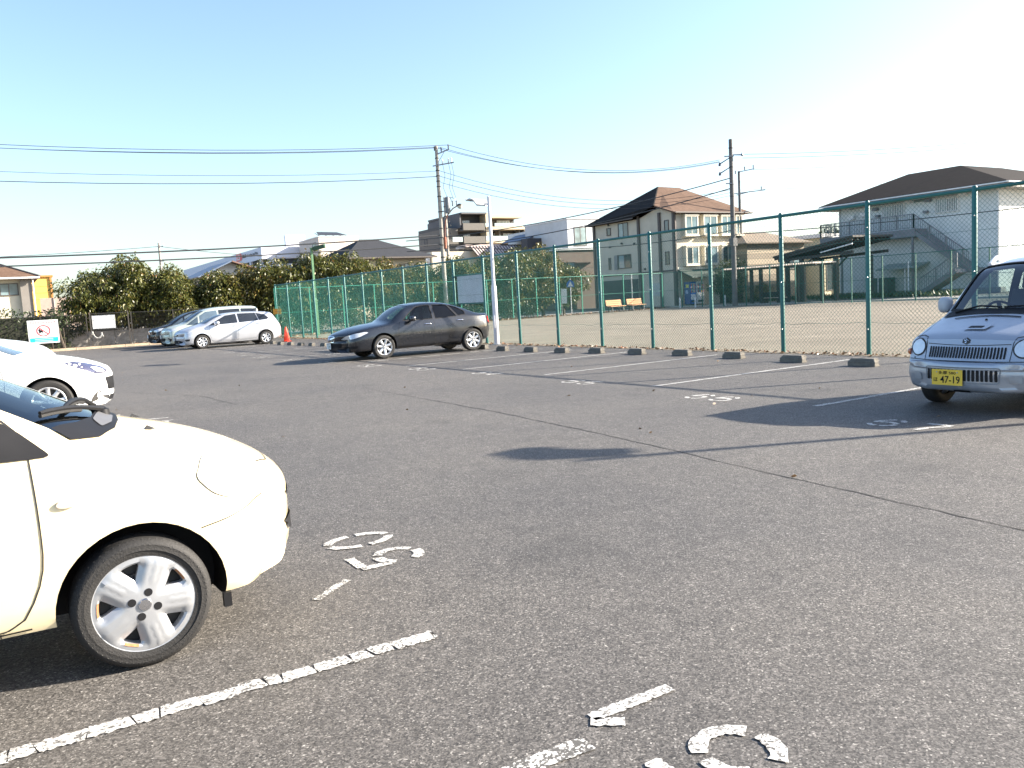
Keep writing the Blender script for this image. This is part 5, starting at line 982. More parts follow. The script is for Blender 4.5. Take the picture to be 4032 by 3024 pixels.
# ================================================================ cars
def pchip(tab, x):
    X = [p[0] for p in tab]; Y = [p[1] for p in tab]; n = len(X)
    if x <= X[0]: return Y[0]
    if x >= X[-1]: return Y[-1]
    h = [X[i+1]-X[i] for i in range(n-1)]; d = [(Y[i+1]-Y[i])/h[i] for i in range(n-1)]
    def m(i):
        if i == 0: return d[0]
        if i == n-1: return d[-1]
        if d[i-1]*d[i] <= 0: return 0.0
        w1, w2 = 2*h[i]+h[i-1], h[i]+2*h[i-1]; return (w1+w2)/(w1/d[i-1]+w2/d[i])
    k = 0
    while X[k+1] < x: k += 1
    t = (x-X[k])/h[k]; a, b = m(k)*h[k], m(k+1)*h[k]
    return Y[k]*(2*t**3-3*t*t+1)+a*(t**3-2*t*t+t)+Y[k+1]*(3*t*t-2*t**3)+b*(t**3-t*t)
def ring(S, s, inset=0.0):
    g = lambda k: pchip(S[k], s)
    bot, belt, top = g('bot'), g('belt'), g('top'); ws, wm, wb, wt, cr = g('ws'), g('wm'), g('wb'), g('wt'), g('crown')
    P = [(0, bot), (ws*0.35, bot), (ws*0.7, bot), (ws-0.05, bot), (ws-0.015, bot+0.025)]
    zl, zm = bot+0.07, bot+0.07+(belt-bot-0.07)*S.get('mid', 0.55)
    side = [(zl, ws), (zm, wm), (belt, wb)]
    for k in range(9): z = zl+(belt-zl)*k/8; P.append((pchip(side, z), z))
    te = top-cr; n = 9
    for k in range(1, n):
        t = k/n; y = wb+(wt-wb)*t; z = belt+(te-belt)*t; bulge = S.get('bulge', 0.02)*4*t*(1-t)
        P.append((y+bulge, z))
    for k in range(0, 9):
        t = 1-k/8; P.append((wt*t, top-cr*t*t))
    # round the corners a little
    for _ in range(S.get('smooth', 2)):
        Q = P[:]
        for i in range(1, len(P)-1): Q[i] = (0.25*P[i-1][0]+0.5*P[i][0]+0.25*P[i+1][0], 0.25*P[i-1][1]+0.5*P[i][1]+0.25*P[i+1][1])
        P = Q
    P[0] = (0, P[0][1]); P[-1] = (0, P[-1][1])
    if inset:
        P = [(max(0, y-inset), z) for y, z in P]
    return P
def loft(S, stations, inset=0.0, zmin=None, dz=0.0):
    vs = []; fs = []; n = None
    for s in stations:
        P = ring(S, s, inset)
        if zmin is not None: P = [(y, max(zmin, z-dz)) for y, z in P]
        wm = pchip(S['wm'], s); k = pchip(S['bow'], s); ft = (pchip(S['wt'], s)/wm)**2
        wt_ = []
        for j, (y, z) in enumerate(P):          # how far each row follows the bowed plan
            if j < 5: wt_.append((y/wm)**2 if j < 3 else 1.0)
            elif j < 14: wt_.append(1.0)
            elif j < 22: wt_.append(1.0+(ft-1.0)*(j-13)/9.0)
            else: wt_.append(ft*((22+8-j)/8.0)**2)
        H = [(y, z, w_) for (y, z), w_ in zip(P, wt_)]
        full = H+[(-y, z, w_) for y, z, w_ in H[-2:0:-1]]; n = len(full)
        vs += [(-s-k*w_, y, z) for y, z, w_ in full]
    m = len(stations)
    for i in range(m-1):
        for j in range(n): fs.append((i*n+j, i*n+(j+1) % n, (i+1)*n+(j+1) % n, (i+1)*n+j))
    def cap(base, s, rev):
        # closes an end with a face that follows the same bow as the sides
        k = pchip(S['bow'], s); rows = [[base+i for i in (4, 3, 2, 1, 0, n-1, n-2, n-3, n-4)]]; out = []
        for j in range(5, 22):
            a = vs[base+j]; y, z = a[1], a[2]; w_ = (-s-a[0])/k if abs(k) > 1e-6 else 0.0; row = [base+j]
            for c_ in range(1, 8):
                t_ = 1-c_/4.0; row.append(len(vs)); vs.append((-s-k*w_*t_*t_, y*t_, z))
            rows.append(row+[base+n-j])
        for a, b in zip(rows[:-1], rows[1:]):
            for c_ in range(8): out.append((a[c_], b[c_], b[c_+1], a[c_+1]))
        top = [base+i for i in range(22, n//2+1)]+[base+i for i in range(n//2+1, n-21)]; last = rows[-1]; q = (len(top)-1)//8
        for c_ in range(8): out.append((last[c_],)+tuple(top[c_*q:(c_+1)*q+1])+(last[c_+1],))
        return [f[::-1] for f in out] if rev else out
    def flat_cap(base, rev):
        out = []
        for j in range(n//2):
            u = []
            for x in (base+j, base+j+1, base+(n-j-1) % n, base+(n-j) % n):
                if x not in u: u.append(x)
            if len(u) >= 3: out.append(tuple(u[::-1] if rev else u))
        return out
    if zmin is not None: fs += flat_cap(0, False)+flat_cap((m-1)*n, True)
    else: fs += cap(0, stations[0], False); fs += cap((m-1)*n, stations[-1], True)
    return MB().add(vs, fs)
def boolean(body, cut, mode='DIFFERENCE'):
    md = body.modifiers.new('b', 'BOOLEAN'); md.object = cut; md.operation = mode; md.solver = 'EXACT'
    try: md.material_mode = 'TRANSFER'
    except Exception: pass
    dg = bpy.context.evaluated_depsgraph_get(); me = bpy.data.meshes.new_from_object(body.evaluated_get(dg))
    body.modifiers.clear()
    if len(me.polygons) > 50:
        old = body.data; body.data = me; bpy.data.meshes.remove(old)
    m2 = cut.data; bpy.data.objects.remove(cut); bpy.data.meshes.remove(m2)
def inside(poly, x, y):
    c = False; n = len(poly)
    for i in range(n):
        (x0, y0), (x1, y1) = poly[i], poly[(i+1) % n]
        if (y0 > y) != (y1 > y) and x < (x1-x0)*(y-y0)/(y1-y0)+x0: c = not c
    return c
def dens(poly, d, closed=True):
    out = []; n = len(poly)
    for i in range(n if closed else n-1):
        a, b = poly[i], poly[(i+1) % n]; k = max(1, int(math.hypot(b[0]-a[0], b[1]-a[1])/d)); out += [(a[0]+(b[0]-a[0])*j/k, a[1]+(b[1]-a[1])*j/k) for j in range(k)]
    if not closed: out.append(poly[-1])
    return out
def rounded(poly, r, n=4):
    """polygon with its corners rounded by radius r"""
    out = []; k = len(poly)
    for i in range(k):
        p = Vector(poly[i]); a = Vector(poly[i-1])-p; b = Vector(poly[(i+1) % k])-p; d = min(r, a.length*0.45, b.length*0.45)
        A, B = p+a.normalized()*d, p+b.normalized()*d
        for j in range(n+1): t = j/n; q = A*(1-t)**2+p*2*t*(1-t)+B*t*t; out.append((q.x, q.y))
    return out
class Car:
    def __init__(c, S, name, label, cat, nose, heading, paint, group=None):
        c.S = S; c.t = thing(name, label, cat, nose, heading, group); c.paint = paint
        L = S['L']; st = [0, .008, .02, .04, .07, .11, .16, .22, .29]; x = .36
        while x < L-0.36: st.append(x); x += S.get('step', 0.07)
        st += [L-.29, L-.22, L-.16, L-.11, L-.07, L-.04, L-.02, L-.008, L]; c.st = st
        bm = loft(S, st); me = bm.mesh('body', paint); c.bvh = BVHTree.FromPolygons([Vector(v) for v in bm.v], bm.f)
        c.body = link('body', me, None)
    def hit(c, a, b, proj):
        if proj in ('L', 'R'):
            s = 1 if proj == 'L' else -1; o, d = Vector((a, 4*s, b)), Vector((0, -s, 0))
        elif proj == 'F': o, d = Vector((3, a, b)), Vector((-1, 0, 0))
        elif proj == 'B': o, d = Vector((-12, a, b)), Vector((1, 0, 0))
        else: o, d = Vector((a, b, 4)), Vector((0, 0, -1))
        return c.bvh.ray_cast(o, d)
    def patch(c, poly, proj, off, m, name, parent=None, res=0.05, smooth=True, thick=0.0):
        """a piece of the body surface cut out along poly, lifted by off"""
        off = off+0.004 if 0 < off < 0.01 else off
        b = dens(poly, res); xs = [p[0] for p in b]; ys = [p[1] for p in b]; pts = [Vector(p) for p in b]; n = len(b)
        x = min(xs)+res*0.6
        while x < max(xs):
            y = min(ys)+res*0.6
            while y < max(ys):
                if inside(b, x, y) and min((p[0]-x)**2+(p[1]-y)**2 for p in b) > (res*0.45)**2: pts.append(Vector((x, y)))
                y += res
            x += res
        r_ = geometry.delaunay_2d_cdt(pts, [(i, (i+1) % n) for i in range(n)], [], 1, 1e-5)
        vs = []; ok = []
        for p in r_[0]:
            h = c.hit(p.x, p.y, proj)
            if h[0] is None: vs.append((0, 0, 0)); ok.append(False)
            else:
                nn = h[1]
                ray = {'L': Vector((0, 1, 0)), 'R': Vector((0, -1, 0)), 'F': Vector((1, 0, 0)), 'B': Vector((-1, 0, 0)), 'T': Vector((0, 0, 1))}[proj]
                if nn.dot(ray) < 0: nn = -nn
                vs.append(tuple(h[0]+nn*off)); ok.append(True)
        fs = [f for f in r_[2] if all(ok[i] for i in f)]
        bm = MB().add(vs, fs)
        me = bpy.data.meshes.new(name); me.from_pydata(bm.v, [], bm.f); me.update(); me.materials.append(m)
        if fs:
            ray = {'L': 1, 'R': 1, 'F': 0, 'B': 0, 'T': 2}[proj]; sg = {'L': 1, 'R': -1, 'F': 1, 'B': -1, 'T': 1}[proj]
            b2 = bmesh.new(); b2.from_mesh(me); bmesh.ops.recalc_face_normals(b2, faces=b2.faces)
            tot = sum(f.normal[ray] for f in b2.faces)
            if tot*sg < 0: bmesh.ops.reverse_faces(b2, faces=b2.faces)
            if thick:
                e = bmesh.ops.extrude_face_region(b2, geom=list(b2.faces)); nv = [v for v in e['geom'] if isinstance(v, bmesh.types.BMVert)]
                b2.normal_update()
                for v in nv: v.co += v.normal*thick
            loose = [v for v in b2.verts if not v.link_faces]; bmesh.ops.delete(b2, geom=loose, context='VERTS')
            b2.to_mesh(me); b2.free()
        if smooth: smooth_mesh(me, 50)
        return link(name, me, parent or c.t)
    def seam(c, pts, proj, w=0.007, m=None, name='panel_seam', off=0.003, closed=False, parent=None):
        P = dens(pts, 0.02, closed); vs = []; fs = []; k = len(P)
        for i, p in enumerate(P):
            a, b = P[(i-1) % k if closed else max(i-1, 0)], P[(i+1) % k if closed else min(i+1, k-1)]; L = math.hypot(b[0]-a[0], b[1]-a[1]) or 1; nx, ny = -(b[1]-a[1])/L*w/2, (b[0]-a[0])/L*w/2
            for s in (-1, 1):
                h = c.hit(p[0]+s*nx, p[1]+s*ny, proj)
                vs.append(tuple(h[0]+h[1]*off*(1 if h[1].dot(h[0]-Vector((-c.S['L']/2, 0, 0.6))) > 0 else -1)) if h[0] is not None else None)
        for i in range(k if closed else k-1):
            q = (2*i, 2*i+1, (2*i+3) % (2*k), (2*i+2) % (2*k))
            if all(vs[j] is not None for j in q): fs.append(q)
        vs = [v or (0, 0, 0) for v in vs]
        if fs: return MB().add(vs, fs).build(name, m or SEAM, parent or c.t, True, fix=False)
    def arches(c, xs, r, z, depth=0.30):
        bm = MB(); wm = max(w for _, w in c.S['wm'])
        for x in xs:
            for s in (1, -1):
                n = 40; vs = []
                for yy in (s*(wm-depth), s*(wm+0.2)):
                    for j in range(n): a = 2*PI*j/n; vs.append((x+r*math.cos(a), yy, z+r*math.sin(a)))
                fs = [(j, (j+1) % n, n+(j+1) % n, n+j) for j in range(n)]+[tuple(range(n-1, -1, -1)), tuple(range(n, 2*n))]
                bm.add(vs, fs)
        boolean(c.body, bm.build('cut', BLACK, None))
    def cabin(c, s0, s1, floor, inset=0.05):
        st = [s0+(s1-s0)*i/30 for i in range(31)]
        S2 = dict(c.S); bm = loft(S2, st, inset, floor, 0.045); boolean(c.body, bm.build('cut', INTER, None)); c.check('cabin')
    def openings(c, sides=(), tops=()):
        bm = MB()
        for poly in sides:
            n = len(poly); bm.add([(x, -2, z) for x, z in poly]+[(x, 2, z) for x, z in poly], [tuple(range(n)), tuple(range(2*n-1, n-1, -1))]+[(i, n+i, n+(i+1) % n, (i+1) % n) for i in range(n)])
        if sides: boolean(c.body, bm.build('cut', BLACK, None)) ; c.check('sides')
        for poly, z0 in tops:
            boolean(c.body, MB().prism(poly, z0, 3.0).build('cut', BLACK, None)); c.check('top')
    def check(c, what):
        xs = [v.co.x for v in c.body.data.vertices]; return len(xs)
    def done(c):
        smooth_mesh(c.body.data, 34); c.body.parent = c.t
        return c.t
SEAM = mat('panel_gap', (0.012, 0.010, 0.009), 0.6); INTER = mat('car_interior', (0.030, 0.031, 0.034), 0.8); SEATM = mat('seat_fabric', (0.055, 0.056, 0.06), 0.9, var=0.2, bump=0.2)
CHROME = mat('chrome', (0.75, 0.75, 0.77), 0.12, metal=1.0, var=0.03); ALLOY = mat('alloy_silver', (0.60, 0.61, 0.63), 0.32, metal=0.55, var=0.08, dirt=0.15); RIMD = mat('rim_dark', (0.03, 0.028, 0.026), 0.6)
GL_CLEAR = glass('glass_clear', (0.62, 0.70, 0.67)); GL_TINT = glass('glass_privacy', (0.055, 0.058, 0.065)); GL_WS = glass('glass_windscreen', (0.55, 0.64, 0.64), 2.0)
LENS = mat('lamp_lens', (0.62, 0.64, 0.66), 0.08, var=0.1, scale=14, coat=1.0, metal=0.35); LENSY = mat('lamp_lens_yellowed', (0.72, 0.68, 0.55), 0.22, var=0.08, coat=0.6); TAIL = mat('tail_red', (0.45, 0.012, 0.012), 0.15, coat=1.0); AMBER = mat('amber_lens', (0.42, 0.09, 0.01), 0.2, coat=0.8)
PLATEW = mat('plate_white_car', (0.75, 0.75, 0.74), 0.5); PLATEG = mat('plate_green_text', (0.05, 0.13, 0.08), 0.5); RUST = mat('rust', (0.30, 0.13, 0.05), 0.8, var=0.4, scale=20)
def wheel_meshes(r, width, rr, n, sw, hub, style, m=None):
    """tyre, rim face with n holes, dark backing; axis y, outer face towards -y"""
    w = width/2
    prof = [(rr-0.01, w*0.75), (rr, w*0.98), (rr+0.02, w*1.02), (r-0.05, w*1.08), (r-0.022, w*1.03), (r-0.006, w*0.86), (r, w*0.6), (r, w*0.2), (r-0.006, w*0.17), (r, w*0.14), (r, -w*0.14), (r-0.006, -w*0.17), (r, -w*0.2), (r, -w*0.6), (r-0.006, -w*0.86), (r-0.022, -w*1.03), (r-0.03, -w*1.055), (r-0.033, -w*1.05), (r-0.05, -w*1.085), (rr+0.03, -w*1.045), (rr+0.026, -w*1.035), (rr+0.02, -w*1.03), (rr, -w*0.98), (rr-0.01, -w*0.75)]
    ty = MB().lathe(prof, 'y', 64, cap=False)
    if True:      # tread blocks at the shoulders
        for k in range(60):
            a = 2*PI*k/60
            for s in (1, -1):
                p = Vector((math.cos(a)*(r-0.004), s*w*0.78, math.sin(a)*(r-0.004))); q = Vector((math.cos(a)*(r-0.03), s*w*1.045, math.sin(a)*(r-0.03)))
                ty.bar(p, q, 0.007, 0.006, (math.cos(a), 0, math.sin(a)))
    tyre = ty.mesh('wheel', RUBBER, 50)
    # rim face: disc with holes, pushed in and out along y
    R1 = rr-0.004; outer = [(R1*math.cos(2*PI*i/72), R1*math.sin(2*PI*i/72)) for i in range(72)]
    pts = [Vector(p) for p in outer]; edges = [(i, (i+1) % 72) for i in range(72)]; holes = []
    for k in range(n):
        a = 2*PI*(k+0.5)/n+PI/2; r0, r1 = hub*R1, (0.93 if style == 'alloy' else 0.87)*R1; half = PI/n
        def edge_ang(rad, s): return s*(half-math.asin(min(0.95, sw*R1/rad)))
        H = []
        H += [(r1, edge_ang(r1, -1)*(1 if style == 'alloy' else 0.86)+0), (r1, edge_ang(r1, -1)*0.33), (r1, edge_ang(r1, 1)*0.33), (r1, edge_ang(r1, 1)*(1 if style == 'alloy' else 0.86))]
        for t in (0.66, 0.33): rad = r0+(r1-r0)*t; H.append((rad, edge_ang(rad, 1)*(1 if style == 'alloy' else 0.92)))
        H += [(r0, edge_ang(r0, 1)*0.55), (r0, edge_ang(r0, -1)*0.55)]
        for t in (0.33, 0.66): rad = r0+(r1-r0)*t; H.append((rad, edge_ang(rad, -1)*(1 if style == 'alloy' else 0.92)))
        poly = rounded([(rad*math.cos(a+b), rad*math.sin(a+b)) for rad, b in H], 0.022 if style == 'cap' else 0.012, 3)
        holes.append(poly); o = len(pts); pts += [Vector(p) for p in poly]; edges += [(o+i, o+(i+1) % len(poly)) for i in range(len(poly))]
    for i in range(1, 11):
        rad = R1*i/11
        for j in range(10*i): a = 2*PI*j/(10*i); pts.append(Vector((rad*math.cos(a), rad*math.sin(a))))
    pts.append(Vector((0, 0)))
    cd = geometry.delaunay_2d_cdt(pts, edges, [], 0, 1e-5)
    def depth(x, y):
        q = math.hypot(x, y)/R1; a = math.atan2(y, x)-PI/2; ph = (a*n/(2*PI)) % 1.0; dd = min(ph, 1-ph)*2*PI/n*q*R1     # distance from the spoke axis
        if style == 'cap':
            d = (-0.018 if q < 0.2 else -0.018+0.012*(q-0.2)); edge = max(0.0, min(1.0, (dd-0.036)/0.03))
            d += 0.020*edge*max(0, min(1, (q-0.30)/0.2))*max(0.0, min(1.0, (0.93-q)/0.08))
            if dd < 0.008 and 0.5 < q < 0.98: d -= 0.005*(1-dd/0.008)
            if q > 0.97: d += 0.006
            return d
        d = -0.012+0.028*max(0.0, 1-q)**1.4; e = max(0.0, min(1.0, (dd-0.012)/0.02)); d += 0.012*e*min(1, q*2)
        if q > 0.93: d -= 0.012
        return d
    fs = []
    for f in cd[2]:
        cx = sum(cd[0][i].x for i in f)/len(f); cy = sum(cd[0][i].y for i in f)/len(f)
        if math.hypot(cx, cy) < R1*1.001 and not any(inside(h, cx, cy) for h in holes): fs.append(f)
    rim = MB().add([(p.x, -w*0.93+depth(p.x, p.y), p.y) for p in cd[0]], fs)
    for h in holes:                     # hole walls
        k = len(h); vs = [(x, -w*0.93+depth(x, y), y) for x, y in h]+[(x*0.98, -w*0.93+0.045, y*0.98) for x, y in h]
        rim.add(vs, [(i, (i+1) % k, k+(i+1) % k, k+i) for i in range(k)])
    rs_ = MB()
    if style == 'cap':                  # rust bleeding from the outer edge of some holes
        for h in (holes[0], holes[1], holes[3]):
            far = sorted(h, key=lambda p: -math.hypot(*p))[:7]; far.sort(key=lambda p: math.atan2(p[1], p[0]))
            if max(abs(math.atan2(a_[1], a_[0])-math.atan2(b_[1], b_[0])) for a_, b_ in zip(far[:-1], far[1:])) > 1: continue
            q_ = [(x, -w*0.93+depth(x, y)-0.0012, y) for x, y in far]+[(x*1.05, -w*0.93+depth(x*1.05, y*1.05)-0.0012, y*1.05) for x, y in far]; n_ = len(far)
            rs_.add(q_, [(i, i+1, n_+i+1, n_+i) for i in range(n_-1)])
    rim.lathe([(R1, -w*0.93+depth(R1, 0)), (rr+0.004, -w*0.985), (rr+0.004, w*0.9)], 'y', 48, cap=False)
    rimm = rim.mesh('rim', m or ALLOY, 30, fix=False)
    back = MB().lathe([(0.001, -w*0.93+0.055), (R1*0.98, -w*0.93+0.06)], 'y', 32).mesh('wheel_back', RIMD)
    bk2 = MB().lathe([(R1*0.62, -w*0.93+0.048), (R1*0.62, -w*0.93+0.058)], 'y', 24).mesh('brake_disc', mat('brake_steel', (0.10, 0.09, 0.085), 0.5, metal=0.5))
    nut = MB()
    for k in range(4 if style == 'cap' else 5):
        a = 2*PI*k/(4 if style == 'cap' else 5)+0.35; q = R1*(0.26 if style == 'cap' else 0.2)
        nut.lathe([(0.017 if style == 'cap' else 0.009, -w*0.93-0.019), (0.019 if style == 'cap' else 0.01, -w*0.93-0.008), (0.012, -w*0.93-0.004)], 'y', 14, (q*math.cos(a), 0, q*math.sin(a)))
    nutm = nut.mesh('wheel_nut', BLACK if style == 'cap' else DARKMET, True)
    bad = MB().lathe([(0.001, -w*0.93-0.026), (0.024, -w*0.93-0.025), (0.028, -w*0.93-0.02), (0.03, -w*0.93-0.01)], 'y', 24).mesh('centre_cap', CHROME if style == 'cap' else ALLOY, True)
    return tyre, [rimm, back, bk2, nutm, bad]+([rs_.mesh('rust_stain', RUST)] if rs_.f else [])
def put_wheels(car, xs, track, r, W, spin=0.3, steer=0.0):
    for i, x in enumerate(xs):
        for s in (-1, 1):
            o = link('wheel', W[0], car.t); o.location = (x, s*track, r)
            o.rotation_euler = (0, spin+i*0.7+s, (PI if s > 0 else 0)+(steer if i == 0 else 0))
            for me in W[1]: link(me.name.split('.')[0], me, o)
def mirror(car, x, y, z, s, m, w=0.2, h=0.14):
    """door mirror: rounded housing on a short arm"""
    bm = MB(); n = 16; vs = []; fs = []
    sq = lambda v: math.copysign(abs(v)**0.62, v)
    for i, (dx, k) in enumerate(((0.08, 0.5), (0.06, 0.85), (0.02, 1.0), (-0.05, 0.97), (-0.07, 0.9))):
        for j in range(n): a = 2*PI*j/n; vs.append((x+dx, y+s*(w*0.5)+sq(math.cos(a))*w*0.5*k, z+sq(math.sin(a))*h*0.5*k))
    for i in range(4):
        for j in range(n): fs.append((i*n+j, i*n+(j+1) % n, (i+1)*n+(j+1) % n, (i+1)*n+j))
    fs += [tuple(range(n)), tuple(range(4*n, 5*n))]
    o = bm.add(vs, fs).build('door_mirror', m, car.t, 60)
    MB().bar((x, y-s*0.06, z-h*0.5), (x, y+s*w*0.25, z-h*0.35), 0.05, 0.04).build('mirror_arm', BLACK, o)
    MB().box(x-0.076, x-0.0705, y+s*w*0.5-w*0.4, y+s*w*0.5+w*0.4, z-h*0.36, z+h*0.36).build('mirror_glass', CHROME, o); return o
def seats(car, x0, x1, zf, yw=0.36, rear=True):
    for s in (-1, 1):
        o = MB().prism([(x0-0.25, s*yw-0.23), (x0+0.25, s*yw-0.23), (x0+0.25, s*yw+0.23), (x0-0.25, s*yw+0.23)], zf, zf+0.28).build('seat', SEATM, car.t)
        MB().bar((x0-0.22, s*yw, zf+0.25), (x0-0.42, s*yw, zf+0.82), 0.44, 0.13, (1, 0, 0)).build('seat_back', SEATM, o); MB().bar((x0-0.42, s*yw, zf+0.84), (x0-0.46, s*yw, zf+1.02), 0.24, 0.1, (1, 0, 0)).build('head_rest', SEATM, o)
    if rear:
        o = MB().box(x1-0.3, x1+0.22, -0.58, 0.58, zf, zf+0.3).build('rear_seat', SEATM, car.t); MB().bar((x1-0.25, 0, zf+0.25), (x1-0.45, 0, zf+0.85), 1.15, 0.14, (1, 0, 0)).build('rear_seat_back', SEATM, o)
def steering(car, x, y, z):
    c = Vector((x, y, z)); n = Vector((-0.85, 0, 0.5)).normalized(); u = Vector((0, 1, 0)); v = n.cross(u); pts = [c+(u*math.cos(2*PI*i/24)+v*math.sin(2*PI*i/24))*0.18 for i in range(25)]
    o = MB().tube(pts, 0.015, 6, False).build('steering_wheel', BLACK, car.t, True); MB().bar(c-v*0.17, c+v*0.17, 0.04, 0.02).bar(c-u*0.17, c+u*0.17, 0.03, 0.05).tube([c, c+Vector((0.3, 0, -0.2))], 0.04, 6).build('steering_hub', BLACK, o)
def handle(car, x, z, s, m, w=0.16):
    h = car.hit(x, z, 'L' if s > 0 else 'R')
    if h[0] is None: return
    p = h[0]; y = p.y
    MB().tube([(x-w/2, y, z), (x-w*0.38, y+s*0.022, z+0.004), (x+w*0.38, y+s*0.022, z+0.004), (x+w/2, y, z)], [0.012, 0.015, 0.015, 0.012], 6).build('door_handle', m, car.t, True)
def plate(car, y0, z0, w, h, m, lines, tm, x=None, off=0.012):
    """number plate on the nose, lettering as separate text; lines: (string, y from left, z from foot, width, height)"""
    xs = [car.hit(y0+a, z0+b, 'F')[0] for a in (-w/2, 0, w/2) for b in (0.01, h-0.01)]; X = (max(p.x for p in xs if p is not None)+off) if x is None else x
    o = MB().box(X, X+0.006, y0-w/2, y0+w/2, z0, z0+h).build('number_plate', m, car.t)
    for (s, a, b, tw, th) in lines: put_text(s, tw, th, (X+0.008, y0-w/2+a, z0+b), (0, 1, 0), (0, 0, 1), tm, o, 'plate_lettering', 0.012)
    return o
def glaze(car, sides, ws, rear, gs, gw, gr, off=-0.008):
    for poly, m in zip(sides, gs):
        for pr in ('L', 'R'): car.patch(poly, pr, off, m, 'side_window', res=0.09)
    for poly, m, nm in ((ws, gw, 'windscreen'), (rear, gr, 'rear_window')):
        if poly: car.patch(poly, 'T', off, m, nm, res=0.08)
def trim(car, polys, w=0.022, m=None):
    for poly in polys:
        for pr in ('L', 'R'): car.seam(poly, pr, w, m or BLACK, 'window_trim', 0.002, True)
DGL = house_glass('car_glass_dark', (0.012, 0.014, 0.017), 0.03); BGL = house_glass('car_glass_blue', (0.05, 0.07, 0.09), 0.03)
def mir(poly): return [(x, -y) for x, y in poly]
# ---------------------------------------------------------------- cream compact, nearest
S = dict(L=4.13, step=0.05, smooth=2, bulge=0.02, mid=0.5,
 top=[(0, .56), (.012, .605), (.04, .655), (.1, .72), (.2, .79), (.33, .86), (.48, .92), (.64, .968), (.76, 1.0), (.83, 1.022), (.95, 1.085), (1.3, 1.265), (1.7, 1.455), (2.0, 1.565), (2.4, 1.63), (3.1, 1.64), (3.65, 1.56), (3.9, 1.38), (4.05, 1.0), (4.13, .7)],
 belt=[(0, .53), (.1, .62), (.3, .745), (.6, .86), (.9, .925), (1.3, .95), (3.6, 1.0), (4.05, .92), (4.13, .66)],
 bot=[(0, .33), (.025, .265), (.08, .22), (.25, .20), (1.1, .215), (3.6, .22), (4.05, .28), (4.13, .36)],
 wm=[(0, .54), (.025, .64), (.08, .73), (.18, .79), (.36, .828), (.7, .845), (1.2, .845), (3.3, .845), (3.85, .79), (4.13, .6)], ws=[(0, .50), (.025, .60), (.08, .69), (.18, .755), (.36, .80), (.8, .82), (3.3, .82), (3.85, .76), (4.13, .56)],
 wb=[(0, .50), (.025, .59), (.08, .665), (.18, .73), (.36, .772), (.7, .80), (1.0, .805), (3.3, .80), (3.85, .72), (4.13, .55)], wt=[(0, .42), (.08, .52), (.25, .60), (.6, .645), (.85, .665), (1.3, .64), (1.9, .56), (3.2, .55), (3.85, .5), (4.13, .45)],
 crown=[(0, .02), (.15, .045), (.5, .065), (.85, .065), (1.4, .06), (2, .05), (3.4, .06), (4.13, .03)], bow=[(0, .27), (.1, .23), (.3, .16), (.55, .14), (.83, .24), (1.2, .19), (1.9, .07), (2.5, 0), (3.4, -.03), (4.13, -.2)])
CREAM = car_paint('paint_cream', (0.72, 0.62, 0.41), 0.0, 0.36)
NX, NY = 1.275, 4.635
c = Car(S, 'compact_car', 'cream compact car in bay 50, front half at the left edge', 'car', (NX, NY, 0), 0, CREAM)
WR = 0.283; xf, xr = 0.415-NX, 0.415-NX-2.5
c.arches([xf+0.01, xr], 0.345, WR+0.005, 0.32)
sw1 = rounded([(-1.62, 1.0), (-1.90, 1.36), (-2.25, 1.5), (-2.32, 1.0)], 0.05); sw2 = rounded([(-2.38, 1.0), (-2.32, 1.51), (-3.1, 1.5), (-3.2, 1.04)], 0.05); tri = rounded([(-1.14, .955), (-1.26, 1.07), (-1.5, 1.24), (-1.52, .965)], 0.03)
wsp = [(-1.09, -.622), (-.985, -.50), (-.92, -.35), (-.885, -.18), (-.875, 0), (-.885, .18), (-.92, .35), (-.985, .50), (-1.09, .622), (-1.5, .585), (-1.98, .50), (-1.93, .25), (-1.91, 0), (-1.93, -.25), (-1.98, -.50), (-1.5, -.585)]
c.cabin(0.97, 3.8, 0.42); c.openings([sw1, sw2], [(wsp, 0.95)])
glaze(c, [sw1, sw2], wsp, None, [GL_CLEAR, GL_TINT], GL_WS, None); trim(c, [sw1, sw2])
for pr in ('L', 'R'): c.patch(tri, pr, 0.002, BLACK, 'mirror_sail', res=0.05)
c.done()
# cowl tray and wipers at the foot of the windscreen
cow = [(-.815, 0), (-.825, .2), (-.86, .38), (-.935, .54), (-1.06, .655), (-1.13, .62), (-1.02, .47), (-.955, .33), (-.92, .17), (-.91, 0)]
c.patch(cow+mir(cow[::-1])[1:-1], 'T', 0.004, BLACK, 'cowl_tray', res=0.05)
for y0, y1, xa, xb in ((0.30, -0.40, -.88, -1.06), (-0.12, -0.57, -.88, -1.16)):
    P = []
    for k in range(9):
        t_ = k/8; xx, yy = xa+(xb-xa)*t_, y0+(y1-y0)*t_; h = c.hit(xx, yy, 'T'); P.append(h[0]+Vector((0, 0, 0.028)))
    w_ = MB().tube(P, [0.018]+[0.012]*7+[0.008], 6).build('wiper_arm', BLACK, c.t, True); MB().tube([p-Vector((0, 0, 0.014)) for p in P[3:]], 0.009, 5).build('wiper_blade', RUBBER, w_)
    MB().lathe([(0.035, 0), (0.03, 0.03), (0.01, 0.04)], n=10, c=tuple(P[0]-Vector((0, 0, 0.03)))).build('wiper_pivot', BLACK, w_, True)
c.patch(rounded([(-.84, -.12), (-.865, -.30), (-.92, -.42), (-.95, -.36), (-.90, -.12)], 0.02), 'T', 0.012, mat('cowl_grey', (0.10, 0.10, 0.105), 0.5), 'cowl_cover', res=0.05)
